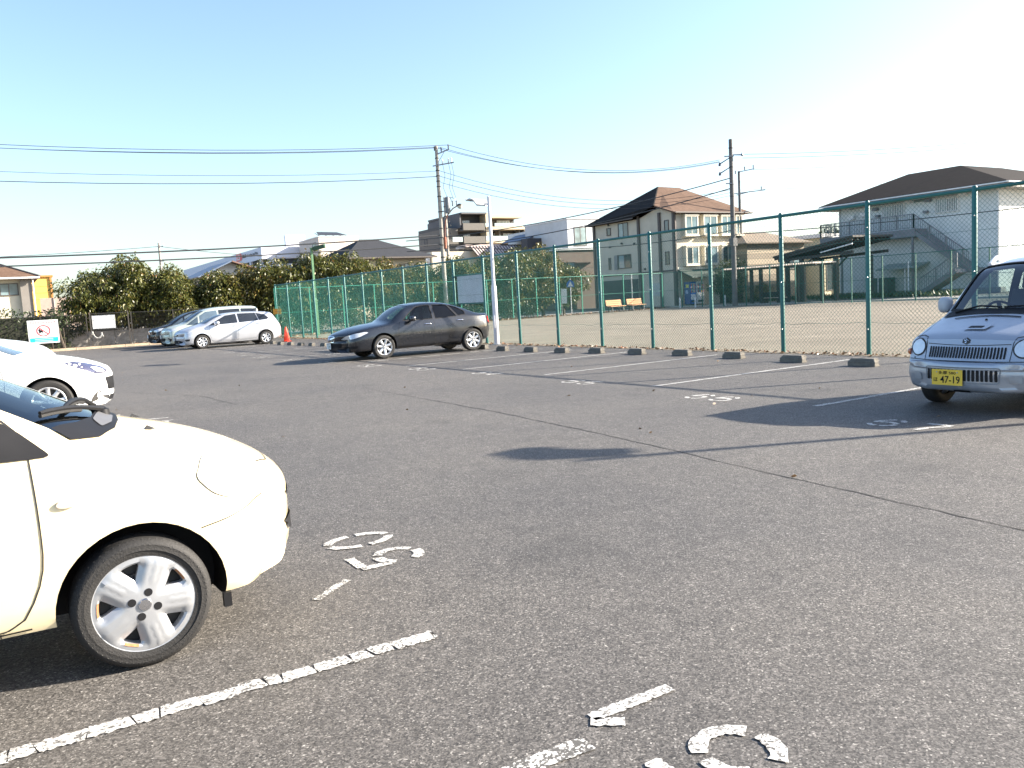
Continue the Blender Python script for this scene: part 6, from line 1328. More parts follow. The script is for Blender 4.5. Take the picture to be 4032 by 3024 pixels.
for y in (-0.3, 0.22):
    h = c.hit(-.70, y, 'T')[0]; MB().add([(h.x+0.03, h.y, h.z), (h.x-0.025, h.y-0.02, h.z), (h.x-0.025, h.y+0.02, h.z), (h.x-0.01, h.y, h.z+0.022)], [(0, 1, 3), (1, 2, 3), (2, 0, 3)]).build('washer_nozzle', BLACK, c.t)
seats(c, -2.0, -2.95, 0.42); steering(c, -1.65, -0.36, 0.86)
MB().add([(-1.0, -.7, .9), (-1.0, .7, .9), (-1.5, .7, .95), (-1.5, -.7, .95), (-1.5, -.7, .6), (-1.5, .7, .6)], [(0, 1, 2, 3), (3, 2, 5, 4)]).build('dashboard', mat('dash_grey', (0.34, 0.345, 0.35), 0.7), c.t)
for pr in ('L', 'R'):
    s = 1 if pr == 'L' else -1
    dsm = [(-1.235, 1.04), (-1.225, .96)]+[(-1.225+.012*math.sin(t_/10*PI)-0.075*max(0, t_-6)**2/16, .96-.64*t_/10) for t_ in range(1, 11)]+[(-1.36, .285), (-1.5, .268), (-2.3, .26), (-2.47, .40), (-2.47, 1.0)]
    c.seam(dsm, pr, 0.006); c.seam([(-1.235, 1.04), (-1.30, 1.11), (-1.5, 1.27), (-1.75, 1.42)], pr, 0.006)
    c.seam([(-.60, .565), (-.48, .585), (-.36, .615), (-.25, .64)], pr, 0.005)
    c.seam([(-1.28, .27), (-2.3, .26)], pr, 0.008); c.seam([(-1.39, .275), (-1.39, .23)], pr, 0.005)
    # headlamp wrapping the corner, side repeater, rub strip end
    hl = rounded([(-.60, .79), (-.55, .845), (-.42, .85), (-.30, .80), (-.20, .70), (-.24, .635), (-.38, .64), (-.53, .70)], 0.07, 5)
    c.patch(hl, pr, 0.002, LENSY, 'headlight', res=0.035); c.seam(hl, pr, 0.004, mat('lamp_gap', (0.32, 0.27, 0.2), 0.6), 'lamp_gap', 0.003, True)
    rp_ = [(-1.10+0.048*math.cos(2*PI*i/20), .768+0.020*math.sin(2*PI*i/20)+0.12*0.048*math.cos(2*PI*i/20)) for i in range(20)]
    c.patch(rp_, pr, 0.010, mat('repeater_lens', (0.55, 0.42, 0.33), 0.2, coat=0.8), 'side_repeater', res=0.02, thick=0.004)
    h_ = c.hit(-1.44, 0.52, pr); MB().lathe([(0.001, 0.012), (0.05, 0.010), (0.07, 0.0)], 'y', 16, tuple(h_[0])).build('rub_strip_end', CREAM, c.t, True)
    handle(c, -2.2, .82, s, CREAM); mirror(c, -1.58, s*0.83, 1.08, s, CREAM, 0.2, 0.16)
c.seam([(-.26, -.46), (-.15, -.27), (-.12, 0), (-.15, .27), (-.26, .46)], 'T', 0.005)

em = c.hit(0.0, 0.60, 'F'); 
c.patch(rounded([(-.2, .55), (.2, .55), (.17, .50), (-.17, .50)], 0.03), 'F', 0.003, BLACK, 'grille', res=0.04); c.patch(rounded([(-.28, .40), (.28, .40), (.25, .33), (-.25, .33)], 0.03), 'F', 0.009, BLACK, 'lower_intake', res=0.04)
c.patch(rounded([(-.07, .66), (.07, .66), (.07, .585), (-.07, .585)], 0.034, 5), 'F', 0.006, CHROME, 'badge', res=0.02)
W1 = wheel_meshes(WR, 0.175, 0.208, 5, 0.31, 0.50, 'cap', mat('hubcap_silver', (0.40, 0.41, 0.43), 0.36, metal=0.5, var=0.1, dirt=0.2)); put_wheels(c, [xf, xr], 0.845-0.095, WR, W1, 0.12)
MB().box(-.525, -.49, -.79, -.76, 0.17, 0.235).build('mud_flap', BLACK, c.t)
put_text('50-42', 0.2, 0.07, (0, 0, 0), (0, 1, 0), (0, 0, 1), PLATEG, None) if False else None
for s in (-1,):   # rust on the cap
    pass
# ---------------------------------------------------------------- white hatch, second on the left
def sedan_spec(L, hood, w=0.88):
    return None
S = dict(L=4.55, step=0.07, smooth=2, bulge=0.02, mid=0.5,
 top=[(0, .66), (.02, .71), (.05, .765), (.1, .80), (.25, .87), (.5, .95), (.8, 1.015), (1.1, 1.06), (1.25, 1.10), (1.6, 1.25), (2.0, 1.39), (2.4, 1.455), (3.0, 1.45), (3.6, 1.37), (4.1, 1.16), (4.4, 1.08), (4.5, .95), (4.55, .7)],
 belt=[(0, .62), (.1, .70), (.3, .79), (.7, .90), (1.2, .95), (4.0, 1.04), (4.5, .92), (4.55, .66)], bot=[(0, .36), (.03, .27), (.1, .21), (.3, .19), (1.3, .2), (4.0, .2), (4.5, .28), (4.55, .36)],
 wm=[(0, .58), (.04, .68), (.12, .77), (.3, .84), (.6, .885), (1.0, .895), (3.8, .895), (4.3, .83), (4.55, .65)], ws=[(0, .54), (.04, .64), (.12, .73), (.3, .81), (.6, .86), (3.8, .86), (4.55, .6)], wb=[(0, .54), (.04, .63), (.12, .70), (.3, .775), (.7, .83), (1.2, .845), (3.8, .84), (4.55, .6)],
 wt=[(0, .46), (.2, .58), (.6, .66), (1.2, .68), (1.6, .64), (2.1, .57), (3.4, .55), (4.2, .56), (4.55, .5)], crown=[(0, .02), (.3, .05), (1.2, .06), (2, .05), (3.5, .05), (4.55, .03)], bow=[(0, .28), (.1, .23), (.3, .14), (.7, .06), (1.2, .14), (2, .06), (2.6, 0), (3.8, -.05), (4.55, -.2)])
WHT = car_paint('paint_white', (0.80, 0.80, 0.79), 0.0, 0.3)
c = Car(S, 'sedan_car', 'white car with slim dark headlight, second from the front at left', 'car', (1.5, 14.8, 0), 0, WHT)
WR = 0.335; c.arches([-.97, -3.65], 0.385, WR); c.done()
for pr in ('L', 'R'):
    s = 1 if pr == 'L' else -1
    hl = rounded([(-.72, .895), (-.60, .905), (-.40, .86), (-.20, .79), (-.12, .735), (-.14, .69), (-.30, .70), (-.5, .79)], 0.03)
    c.patch(hl, pr, 0.003, mat('headlight_dark', (0.05, 0.05, 0.09), 0.1, coat=1), 'headlight', res=0.04); c.patch(rounded([(-.38, .80), (-.30, .80), (-.18, .745), (-.16, .705), (-.28, .72)], 0.02), pr, 0.012, LENS, 'headlight_lens', res=0.04)
    fg = rounded([(-.42, .28), (-.30, .30), (-.22, .42), (-.30, .44), (-.38, .37)], 0.03); c.patch(fg, pr, 0.004, RIMD, 'fog_lamp_surround', res=0.03); c.patch(rounded([(-.34, .34), (-.27, .35), (-.25, .42), (-.31, .42)], 0.02), pr, 0.014, LENS, 'fog_lamp', res=0.03)
    c.seam([(-1.55, .95), (-1.5, .7), (-1.52, .4), (-1.6, .27), (-2.6, .25), (-2.65, .98)], pr)
    sw = rounded([(-1.75, .99), (-2.05, 1.24), (-2.6, 1.36), (-3.2, 1.35), (-3.75, 1.18), (-3.7, 1.05)], 0.05); c.patch(sw, pr, 0.004, DGL, 'side_window', res=0.08); mirror(c, -1.75, s*0.9, 1.03, s, WHT); handle(c, -2.45, .86, s, WHT)
c.patch([(-1.33, -.62), (-1.22, -.3), (-1.2, 0), (-1.22, .3), (-1.33, .62), (-2.08, .52), (-2.0, 0), (-2.08, -.52)], 'T', 0.004, BGL, 'windscreen', res=0.08)
c.patch(rounded([(-.42, .62), (.42, .62), (.36, .42), (-.36, .42)], 0.05), 'F', 0.003, BLACK, 'grille', res=0.04); c.patch(rounded([(-.45, .34), (.45, .34), (.4, .26), (-.4, .26)], 0.03), 'F', 0.003, BLACK, 'lower_intake', res=0.04)
W2 = wheel_meshes(WR, 0.2, 0.232, 9, 0.12, 0.30, 'alloy'); put_wheels(c, [-.97, -3.65], 0.895-0.105, WR, W2, 0.3)
# ---------------------------------------------------------------- third white car
S3 = dict(L=4.2, step=0.1, smooth=2, bulge=0.02, mid=0.5,
 top=[(0, .75), (.03, .82), (.08, .89), (.18, .99), (.35, 1.09), (.6, 1.17), (.9, 1.23), (1.1, 1.27), (1.5, 1.46), (2.0, 1.62), (2.6, 1.66), (3.6, 1.62), (4.0, 1.4), (4.15, 1.0), (4.2, .8)], belt=[(0, .70), (.1, .80), (.4, .94), (.9, 1.02), (3.8, 1.08), (4.2, .75)], bot=[(0, .4), (.05, .3), (.2, .24), (4.0, .24), (4.2, .4)],
 wm=[(0, .55), (.05, .68), (.15, .78), (.4, .86), (.8, .88), (3.8, .88), (4.2, .65)], ws=[(0, .5), (.05, .63), (.15, .74), (.4, .83), (.8, .85), (3.8, .85), (4.2, .6)], wb=[(0, .5), (.05, .62), (.15, .71), (.4, .79), (.8, .83), (3.8, .83), (4.2, .6)], wt=[(0, .42), (.2, .56), (.8, .66), (1.2, .66), (2, .57), (3.6, .56), (4.2, .45)], crown=[(0, .02), (.4, .06), (1.2, .06), (2, .05), (4.2, .03)], bow=[(0, .26), (.15, .2), (.5, .1), (1.1, .14), (2, .05), (2.6, 0), (4.2, -.2)])
c = Car(S3, 'hatchback_car', 'white car farthest at left, only its hood and headlight showing', 'car', (1.02, 19.55, 0), 0, car_paint('paint_white_pearl', (0.78, 0.78, 0.78), 0.0, 0.3))
c.arches([-.8, -3.35], 0.36, 0.31); c.done()
for pr in ('L', 'R'):
    hl = rounded([(-.60, 1.02), (-.45, 1.06), (-.25, .98), (-.14, .86), (-.2, .80), (-.4, .90)], 0.03); c.patch(hl, pr, 0.003, LENS, 'headlight', res=0.05); c.patch(rounded([(-1.7, 1.1), (-2.0, 1.42), (-3.4, 1.5), (-3.5, 1.12)], 0.05), pr, 0.004, DGL, 'side_window', res=0.1)
c.patch([(-1.2, -.6), (-1.1, 0), (-1.2, .6), (-1.95, .52), (-1.9, 0), (-1.95, -.52)], 'T', 0.004, mat('car_glass_violet', (0.10, 0.09, 0.2), 0.05), 'windscreen', res=0.1)
put_wheels(c, [-.8, -3.35], 0.78, 0.31, wheel_meshes(0.31, 0.18, 0.2, 7, 0.14, 0.3, 'alloy'), 0.2)
# ---------------------------------------------------------------- dark grey sedan
S = dict(L=5.0, step=0.06, smooth=2, bulge=0.015, mid=0.55,
 top=[(0, .60), (.015, .66), (.05, .715), (.12, .755), (.3, .82), (.6, .905), (1.0, .975), (1.35, 1.02), (1.45, 1.05), (1.75, 1.25), (2.05, 1.42), (2.35, 1.49), (2.8, 1.515), (3.2, 1.50), (3.6, 1.44), (4.0, 1.31), (4.4, 1.15), (4.6, 1.11), (4.85, 1.095), (4.95, 1.0), (5.0, .82)],
 belt=[(0, .56), (.08, .64), (.3, .74), (.7, .83), (1.2, .90), (1.8, .945), (3.5, .99), (4.4, 1.02), (4.85, .97), (5.0, .74)], bot=[(0, .33), (.03, .27), (.1, .235), (.4, .22), (1.8, .235), (3.8, .245), (4.6, .28), (4.95, .34), (5.0, .42)],
 wm=[(0, .50), (.03, .60), (.1, .70), (.25, .78), (.5, .84), (.9, .865), (4.2, .865), (4.7, .81), (5.0, .66)], ws=[(0, .46), (.03, .56), (.1, .66), (.25, .75), (.5, .81), (.9, .83), (4.2, .83), (4.7, .77), (5.0, .6)], wb=[(0, .46), (.03, .55), (.1, .63), (.25, .71), (.5, .77), (.9, .80), (1.8, .81), (4.2, .80), (4.7, .74), (5.0, .6)],
 wt=[(0, .38), (.1, .48), (.4, .60), (.9, .66), (1.4, .68), (1.8, .62), (2.3, .545), (3.3, .54), (3.9, .58), (4.4, .63), (4.9, .60), (5.0, .55)], crown=[(0, .02), (.3, .05), (1.4, .05), (2.2, .045), (3.6, .05), (4.4, .03), (5.0, .03)], bow=[(0, .32), (.1, .26), (.3, .17), (.7, .07), (1.4, .16), (2.1, .07), (2.8, 0), (4.0, -.10), (4.6, -.08), (5.0, -.2)])
GRY = car_paint('paint_graphite', (0.006, 0.0078, 0.0125), 0.0, 0.26)
NX, NY = 7.8, 22.42
c = Car(S, 'sedan_car', 'dark graphite grey sedan parked against the tall green fence', 'car', (NX, NY, 0), PI, GRY)
X = lambda x: -(x-NX)
WR = 0.327; xs = [X(9.09), X(11.92)]; c.arches(xs, 0.385, WR+0.01)
f1 = rounded([(X(9.72), 1.02), (X(9.90), 1.17), (X(10.2), 1.375), (X(10.45), 1.415), (X(10.67), 1.42), (X(10.66), 1.015)], 0.03); f2 = rounded([(X(10.74), 1.015), (X(10.75), 1.42), (X(11.22), 1.395), (X(11.46), 1.05)], 0.03); f3 = rounded([(X(11.27), 1.39), (X(11.52), 1.32), (X(11.74), 1.20), (X(11.76), 1.09), (X(11.50), 1.055)], 0.035)
wsp = [(-1.64, -.64), (-1.50, -.40), (-1.46, 0), (-1.50, .40), (-1.64, .64), (-2.22, .525), (-2.17, .25), (-2.15, 0), (-2.17, -.25), (-2.22, -.525)]; rwp = [(-3.62, -.50), (-3.68, 0), (-3.62, .50), (-4.2, .55), (-4.35, 0), (-4.2, -.55)]
c.cabin(1.55, 4.25, 0.36, 0.055); c.openings([f1, f2, f3], [(wsp, 0.98), (rwp, 1.0)])
glaze(c, [f1, f2, f3], wsp, rwp, [GL_CLEAR, GL_TINT, GL_TINT], GL_WS, GL_TINT); trim(c, [f1, f2, f3], 0.02); c.done()
seats(c, -2.55, -3.45, 0.36, 0.38); steering(c, -2.1, -0.36, 0.82); MB().add([(-1.6, -.72, .9), (-1.6, .72, .9), (-1.95, .72, .92), (-1.95, -.72, .92), (-1.95, -.72, .6), (-1.95, .72, .6)], [(0, 1, 2, 3), (3, 2, 5, 4)]).build('dashboard', INTER, c.t)
for pr in ('L', 'R'):
    s = 1 if pr == 'L' else -1
    c.seam([(X(9.62), .98), (X(9.55), .75), (X(9.57), .40), (X(9.62), .29), (X(10.68), .30), (X(10.69), 1.01)], pr, 0.008); c.seam([(X(10.69), .30), (X(11.35), .31), (X(11.47), .45), (X(11.78), .86), (X(11.80), .98), (X(11.74), 1.08)], pr, 0.008)
    c.seam([(X(9.60), .515), (X(10.66), .545)], pr, 0.028, GRY, 'door_moulding', 0.012); c.seam([(X(10.71), .547), (X(11.42), .565)], pr, 0.028, GRY, 'door_moulding', 0.012); c.seam([(X(9.50), .275), (X(11.45), .285)], pr, 0.05, GRY, 'side_sill', 0.014)
    hl = rounded([(-.20, .60), (-.30, .585), (-.42, .60), (-.62, .66), (-.86, .755), (-.78, .775), (-.5, .745), (-.28, .68)], 0.03, 3); c.patch(hl, pr, 0.004, LENS, 'headlight', res=0.035)
    c.patch(rounded([(-.30, .40), (-.55, .40), (-.50, .33), (-.32, .33)], 0.03), pr, 0.003, BLACK, 'fog_lamp_recess', res=0.04)
    tl = rounded([(-4.72, .99), (-4.92, .99), (-4.95, .78), (-4.88, .74), (-4.76, .84)], 0.03); c.patch(tl, pr, 0.004, TAIL, 'tail_light', res=0.04); c.seam([(-4.6, .655), (-4.95, .66)], pr, 0.008)
    mirror(c, X(9.93), s*0.86, 1.06, s, GRY, 0.21, 0.15); handle(c, X(10.48), .88, s, CHROME, 0.2); handle(c, X(11.53), .93, s, CHROME, 0.2)
gp = rounded([(-.26, .685), (.26, .685), (.22, .535), (-.22, .535)], 0.04); c.patch(gp, 'F', 0.004, BLACK, 'grille', res=0.03); c.seam(gp, 'F', 0.018, CHROME, 'grille_surround', 0.012, True)
for z in (.575, .61): c.seam([(-.2, z), (.2, z)], 'F', 0.01, CHROME, 'grille_bar', 0.012)
c.seam([(-.24, .655), (-.08, .625)], 'F', 0.02, CHROME, 'grille_wing', 0.014); c.seam([(.24, .655), (.08, .625)], 'F', 0.02, CHROME, 'grille_wing', 0.014)
c.patch([(0.085*math.cos(2*PI*i/18), .625+0.045*math.sin(2*PI*i/18)) for i in range(18)], 'F', 0.018, mat('badge_blue', (0.05, 0.10, 0.35), 0.2, coat=1), 'badge', res=0.03)
c.patch(rounded([(-.42, .50), (.42, .50), (.36, .36), (-.36, .36)], 0.05), 'F', 0.003, BLACK, 'lower_intake', res=0.04)
plate(c, 0.0, .345, .33, .165, PLATEW, [('3 29', .10, .02, .2, .075), ('多摩 330', .07, .115, .19, .035)], PLATEG)
c.seam([(-.5, .33), (.5, .33)], 'F', 0.012, BLACK, 'bumper_lip', 0.004)
MB().box(-4.0, -3.4, -.3, .3, .17, .26).build('exhaust_box', DARKMET, c.t)
W3 = wheel_meshes(WR, 0.205, 0.225, 7, 0.155, 0.30, 'alloy'); put_wheels(c, xs, 0.865-0.11, WR, W3, 0.25)
# ---------------------------------------------------------------- silver wagon
S = dict(L=4.75, step=0.07, smooth=2, bulge=0.02, mid=0.5,
 top=[(0, .62), (.02, .68), (.06, .745), (.15, .82), (.4, .92), (.75, 1.02), (.95, 1.065), (1.1, 1.12), (1.5, 1.31), (1.9, 1.46), (2.3, 1.53), (3.0, 1.55), (3.8, 1.52), (4.25, 1.46), (4.32, 1.41), (4.5, 1.18), (4.65, .98), (4.72, .82), (4.75, .68)], belt=[(0, .58), (.1, .67), (.35, .79), (.8, .91), (1.3, .97), (3.0, 1.06), (4.3, 1.14), (4.6, .95), (4.75, .62)], bot=[(0, .33), (.03, .26), (.12, .2), (.4, .185), (4.2, .19), (4.65, .27), (4.75, .36)],
 wm=[(0, .52), (.04, .63), (.12, .73), (.3, .81), (.6, .86), (1.0, .872), (3.9, .872), (4.4, .82), (4.75, .66)], ws=[(0, .48), (.04, .59), (.12, .69), (.3, .78), (.6, .83), (3.9, .84), (4.75, .6)], wb=[(0, .48), (.04, .58), (.12, .66), (.3, .74), (.6, .79), (1.2, .82), (3.9, .81), (4.4, .74), (4.75, .6)],
 wt=[(0, .4), (.15, .52), (.6, .63), (1.1, .66), (1.5, .62), (2.1, .55), (3.8, .55), (4.3, .56), (4.75, .52)], crown=[(0, .02), (.3, .05), (1.1, .06), (2.0, .05), (4.3, .05), (4.75, .03)], bow=[(0, .30), (.1, .24), (.3, .15), (.7, .08), (1.1, .16), (2, .06), (2.7, 0), (4.0, -.06), (4.75, -.18)])
SLV = car_paint('paint_silver', (0.56, 0.57, 0.60), 0.45, 0.32)
NX, NY = 6.62, 39.42
c = Car(S, 'station_wagon', 'silver station wagon in the far row in front of the two vans', 'car', (NX, NY, 0), PI, SLV)
WR = 0.308; xs = [X(7.64), X(10.46)]; c.arches(xs, 0.365, WR+0.008); c.done()
for pr in ('L', 'R'):
    s = 1 if pr == 'L' else -1
    for poly in ([(X(7.98), 1.0), (X(8.22), 1.14), (X(8.25), 1.02)], [(X(8.29), 1.02), (X(8.26), 1.16), (X(8.75), 1.40), (X(9.22), 1.455), (X(9.24), 1.06)], [(X(9.31), 1.065), (X(9.29), 1.46), (X(10.1), 1.455), (X(10.18), 1.115)], [(X(10.21), 1.115), (X(10.13), 1.45), (X(10.5), 1.36), (X(10.66), 1.20), (X(10.6), 1.145)]):
        c.patch(rounded(poly, 0.03), pr, 0.004, DGL, 'side_window', res=0.08)
    c.seam([(X(8.02), .98), (X(7.98), .7), (X(8.05), .36), (X(8.12), .28), (X(9.22), .30), (X(9.27), 1.05)], pr); c.seam([(X(9.27), .30), (X(10.0), .32), (X(10.14), .5), (X(10.34), .84), (X(10.36), 1.1)], pr)
    c.seam([(X(8.1), .36), (X(10.0), .385)], pr, 0.03, SLV, 'side_moulding', 0.012)
    hl = rounded([(-.30, .68), (-.45, .665), (-.72, .80), (-.78, .86), (-.6, .84), (-.38, .77)], 0.03, 3); c.patch(hl, pr, 0.004, LENS, 'headlight', res=0.04); c.patch(rounded([(-.32, .44), (-.52, .46), (-.50, .38), (-.36, .36)], 0.02), pr, 0.003, RIMD, 'fog_lamp', res=0.04)
    tl = rounded([(-4.35, .90), (-4.62, .88), (-4.66, .78), (-4.52, .74)], 0.03); c.patch(tl, pr, 0.004, mat('tail_clear', (0.60, 0.42, 0.45), 0.15, coat=1), 'tail_light', res=0.04)
    mirror(c, X(8.32), s*0.87, 1.09, s, SLV, 0.2, 0.17); handle(c, X(9.08), .93, s, SLV); handle(c, X(10.15), .99, s, SLV)
c.patch([(-1.26, -.62), (-1.14, -.3), (-1.12, 0), (-1.14, .3), (-1.26, .62), (-2.0, .53), (-1.92, 0), (-2.0, -.53)], 'T', 0.004, BGL, 'windscreen', res=0.08); c.patch(rounded([(-4.42, -.5), (-4.42, .5), (-4.58, .55), (-4.58, -.55)], 0.04), 'T', 0.004, DGL, 'rear_window', res=0.08)
c.patch(rounded([(-.34, .68), (.34, .68), (.3, .60), (-.3, .60)], 0.03), 'F', 0.004, BLACK, 'grille', res=0.04); c.seam([(-.3, .64), (.3, .64)], 'F', 0.015, CHROME, 'grille_bar', 0.01); c.patch(rounded([(-.38, .42), (.38, .42), (.42, .28), (-.42, .28)], 0.05), 'F', 0.003, BLACK, 'lower_intake', res=0.04)
plate(c, 0.0, .40, .33, .165, PLATEW, [], PLATEG)
W4 = wheel_meshes(WR, 0.195, 0.205, 7, 0.145, 0.3, 'alloy'); put_wheels(c, xs, 0.872-0.105, WR, W4, 0.1)
# ---------------------------------------------------------------- two vans
def van(name, label, nose, paint, trimm, ht):
    k = ht/1.83
    S = dict(L=4.75, step=0.09, smooth=2, bulge=0.03, mid=0.55, top=[(0, .68), (.02, .76), (.05, .84), (.12, .92), (.3, 1.0), (.6, 1.08), (.85, 1.14), (1.0, 1.22), (1.4, 1.46), (1.8, 1.66*k), (2.1, 1.745*k), (2.6, 1.81*k), (3.4, 1.83*k), (4.3, 1.80*k), (4.55, 1.72*k), (4.68, 1.3), (4.75, .8)], belt=[(0, .64), (.1, .76), (.35, .88), (.8, .98), (1.4, 1.03), (4.4, 1.08), (4.65, 1.0), (4.75, .75)], bot=[(0, .33), (.03, .26), (.12, .2), (.4, .18), (4.3, .19), (4.65, .26), (4.75, .36)],
     wm=[(0, .58), (.04, .68), (.12, .76), (.3, .82), (.6, .85), (4.4, .85), (4.75, .72)], ws=[(0, .54), (.04, .64), (.12, .72), (.3, .79), (.6, .82), (4.4, .82), (4.75, .66)], wb=[(0, .54), (.04, .63), (.12, .70), (.3, .76), (.6, .80), (1.2, .82), (4.4, .81), (4.75, .66)], wt=[(0, .46), (.15, .56), (.6, .66), (1.0, .68), (1.4, .66), (2.0, .62), (4.4, .63), (4.75, .6)], crown=[(0, .02), (.3, .05), (1.0, .06), (2, .05), (4.4, .05), (4.75, .03)], bow=[(0, .26), (.1, .2), (.3, .12), (.7, .07), (1.0, .15), (2, .06), (2.8, 0), (4.75, -.1)])
    c = Car(S, name, label, 'van', nose, PI, paint); xs = [-.95, -3.75]; c.arches(xs, 0.365, 0.315); c.done()
    for pr in ('L', 'R'):
        s = 1 if pr == 'L' else -1
        for poly, m in (([(-1.05, 1.04), (-1.62, 1.42), (-1.60, 1.06)], BGL), ([(-1.68, 1.06), (-1.70, 1.45), (-2.0, 1.60*k), (-2.52, 1.65*k), (-2.56, 1.08)], BGL), ([(-2.64, 1.08), (-2.60, 1.66*k), (-3.62, 1.68*k), (-3.62, 1.10)], DGL), ([(-3.68, 1.10), (-3.68, 1.68*k), (-4.46, 1.65*k), (-4.5, 1.14)], DGL)): c.patch(rounded(poly, 0.04), pr, 0.004, m, 'side_window', res=0.09)
        c.seam([(-1.50, 1.0), (-1.48, .6), (-1.55, .3), (-2.58, .28), (-2.6, 1.06)], pr); c.seam([(-2.6, .28), (-3.45, .3), (-3.64, .7), (-3.65, 1.1)], pr)
        hl = rounded([(-.20, .76), (-.30, .74), (-.62, .86), (-.70, .94), (-.5, .93), (-.25, .86)], 0.03, 3); c.patch(hl, pr, 0.004, LENS, 'headlight', res=0.04); fl = rounded([(-.22, .48), (-.36, .44), (-.34, .32), (-.24, .30), (-.28, .38)], 0.02); c.patch(fl, pr, 0.004, BLACK, 'fog_lamp_recess', res=0.03); c.seam(fl, pr, 0.02, trimm, 'fog_lamp_trim', 0.008, True)
        c.patch(rounded([(-4.52, 1.62*k), (-4.64, 1.55*k), (-4.72, 1.1), (-4.62, 1.05)], 0.03), pr, 0.004, TAIL, 'tail_light', res=0.05); mirror(c, -1.72, s*0.86, 1.12, s, paint, 0.2, 0.2); handle(c, -2.42, .9, s, paint)
    c.patch([(-1.12, -.64), (-1.0, -.3), (-.98, 0), (-1.0, .3), (-1.12, .64), (-1.92, .58), (-1.85, 0), (-1.92, -.58)], 'T', 0.004, BGL, 'windscreen', res=0.08)
    for z, w in ((.80, .42), (.73, .44), (.66, .42)): c.seam([(-w, z), (w, z)], 'F', 0.03, trimm, 'grille_bar', 0.008)
    c.patch(rounded([(-.40, .48), (.40, .48), (.36, .32), (-.36, .32)], 0.05), 'F', 0.003, BLACK, 'lower_intake', res=0.04); plate(c, 0, .46, .33, .165, PLATEW, [], PLATEG)
    put_wheels(c, xs, 0.745, 0.31, W4, 0.5); return c
van('minivan', 'pale green silver minivan between the silver wagon and the black van', (6.62, 42.9, 0), car_paint('paint_palegreen', (0.50, 0.55, 0.48), 0.3, 0.32), CHROME, 1.86)
van('minivan', 'black minivan farthest in the far row beside the kerb', (6.45, 45.75, 0), car_paint('paint_black', (0.010, 0.009, 0.009), 0.1, 0.25), CHROME, 1.80)
# ---------------------------------------------------------------- silver microcar at the right
S = dict(L=3.4, step=0.05, smooth=1, bulge=0.02, mid=0.5,
 top=[(0, .50), (.012, .535), (.035, .552), (.085, .558), (.10, .60), (.125, .70), (.15, .775), (.175, .80), (.22, .83), (.4, .90), (.58, .97), (.70, 1.025), (.77, 1.055), (.95, 1.20), (1.17, 1.40), (1.35, 1.54), (1.5, 1.60), (1.8, 1.65), (2.9, 1.65), (3.2, 1.58), (3.33, 1.2), (3.38, .85), (3.4, .6)],
 belt=[(0, .47), (.03, .51), (.09, .53), (.12, .66), (.17, .73), (.3, .78), (.5, .86), (.75, .93), (1.1, .95), (3.1, .97), (3.38, .8), (3.4, .58)], bot=[(0, .30), (.02, .26), (.06, .235), (.2, .225), (3.2, .23), (3.38, .28), (3.4, .36)],
 wm=[(0, .60), (.02, .655), (.06, .69), (.14, .705), (.3, .725), (.6, .735), (3.0, .735), (3.3, .70), (3.4, .62)], ws=[(0, .57), (.02, .625), (.06, .66), (.14, .68), (.3, .70), (.6, .71), (3.0, .71), (3.4, .6)], wb=[(0, .58), (.02, .64), (.06, .67), (.12, .675), (.3, .685), (.6, .695), (3.0, .69), (3.4, .6)],
 wt=[(0, .56), (.06, .64), (.10, .645), (.18, .635), (.5, .625), (.8, .635), (1.1, .61), (1.5, .555), (3.1, .54), (3.4, .5)], crown=[(0, .01), (.1, .012), (.2, .03), (.6, .04), (1.0, .04), (1.8, .045), (3.0, .05), (3.4, .03)], bow=[(0, .14), (.05, .13), (.12, .11), (.3, .07), (.5, .05), (.75, .10), (1.5, .04), (2.2, 0), (3.4, -.06)])
MSL = car_paint('paint_silver_blue', (0.36, 0.385, 0.43), 0.55, 0.36)
NX, NY = 8.60, 5.0
c = Car(S, 'microcar', 'silver kei microcar with yellow number plate at the right edge', 'car', (NX, NY, 0), PI, MSL)
WR = 0.275; xs = [X(9.32), X(11.62)]; c.arches(xs, 0.325, WR+0.005, 0.26)
f1 = rounded([(X(9.72), 1.0), (X(10.05), 1.38), (X(10.2), 1.50), (X(10.85), 1.52), (X(10.87), 1.0)], 0.04); f2 = rounded([(X(10.93), 1.0), (X(10.91), 1.52), (X(11.6), 1.51), (X(11.72), 1.03)], 0.04)
wsp = [(-.90, -.60), (-.81, -.35), (-.785, 0), (-.81, .35), (-.90, .60), (-1.46, .535), (-1.43, 0), (-1.46, -.535)]; rwp = [(-3.225, -.46), (-3.225, .46), (-3.315, .5), (-3.315, -.5)]
c.cabin(0.82, 3.2, 0.40, 0.055); c.openings([f1, f2], [(wsp, 0.97), (rwp, 1.0)])
glaze(c, [f1, f2], wsp, rwp, [GL_CLEAR, GL_CLEAR], GL_WS, GL_CLEAR); trim(c, [f1, f2]); c.done()
c.seam(wsp, 'T', 0.03, BLACK, 'windscreen_rubber', 0.003, True)
seats(c, -1.75, -2.6, 0.42, 0.32); steering(c, -1.42, -0.30, 0.98); MB().add([(-.95, -.62, .98), (-.95, .62, .98), (-1.3, .62, 1.0), (-1.3, -.62, 1.0), (-1.3, -.62, .6), (-1.3, .62, .6)], [(0, 1, 2, 3), (3, 2, 5, 4)]).build('dashboard', INTER, c.t)
MB().box(-1.38, -1.36, -.05, .09, 1.46, 1.52).build('inside_mirror', BLACK, c.t)
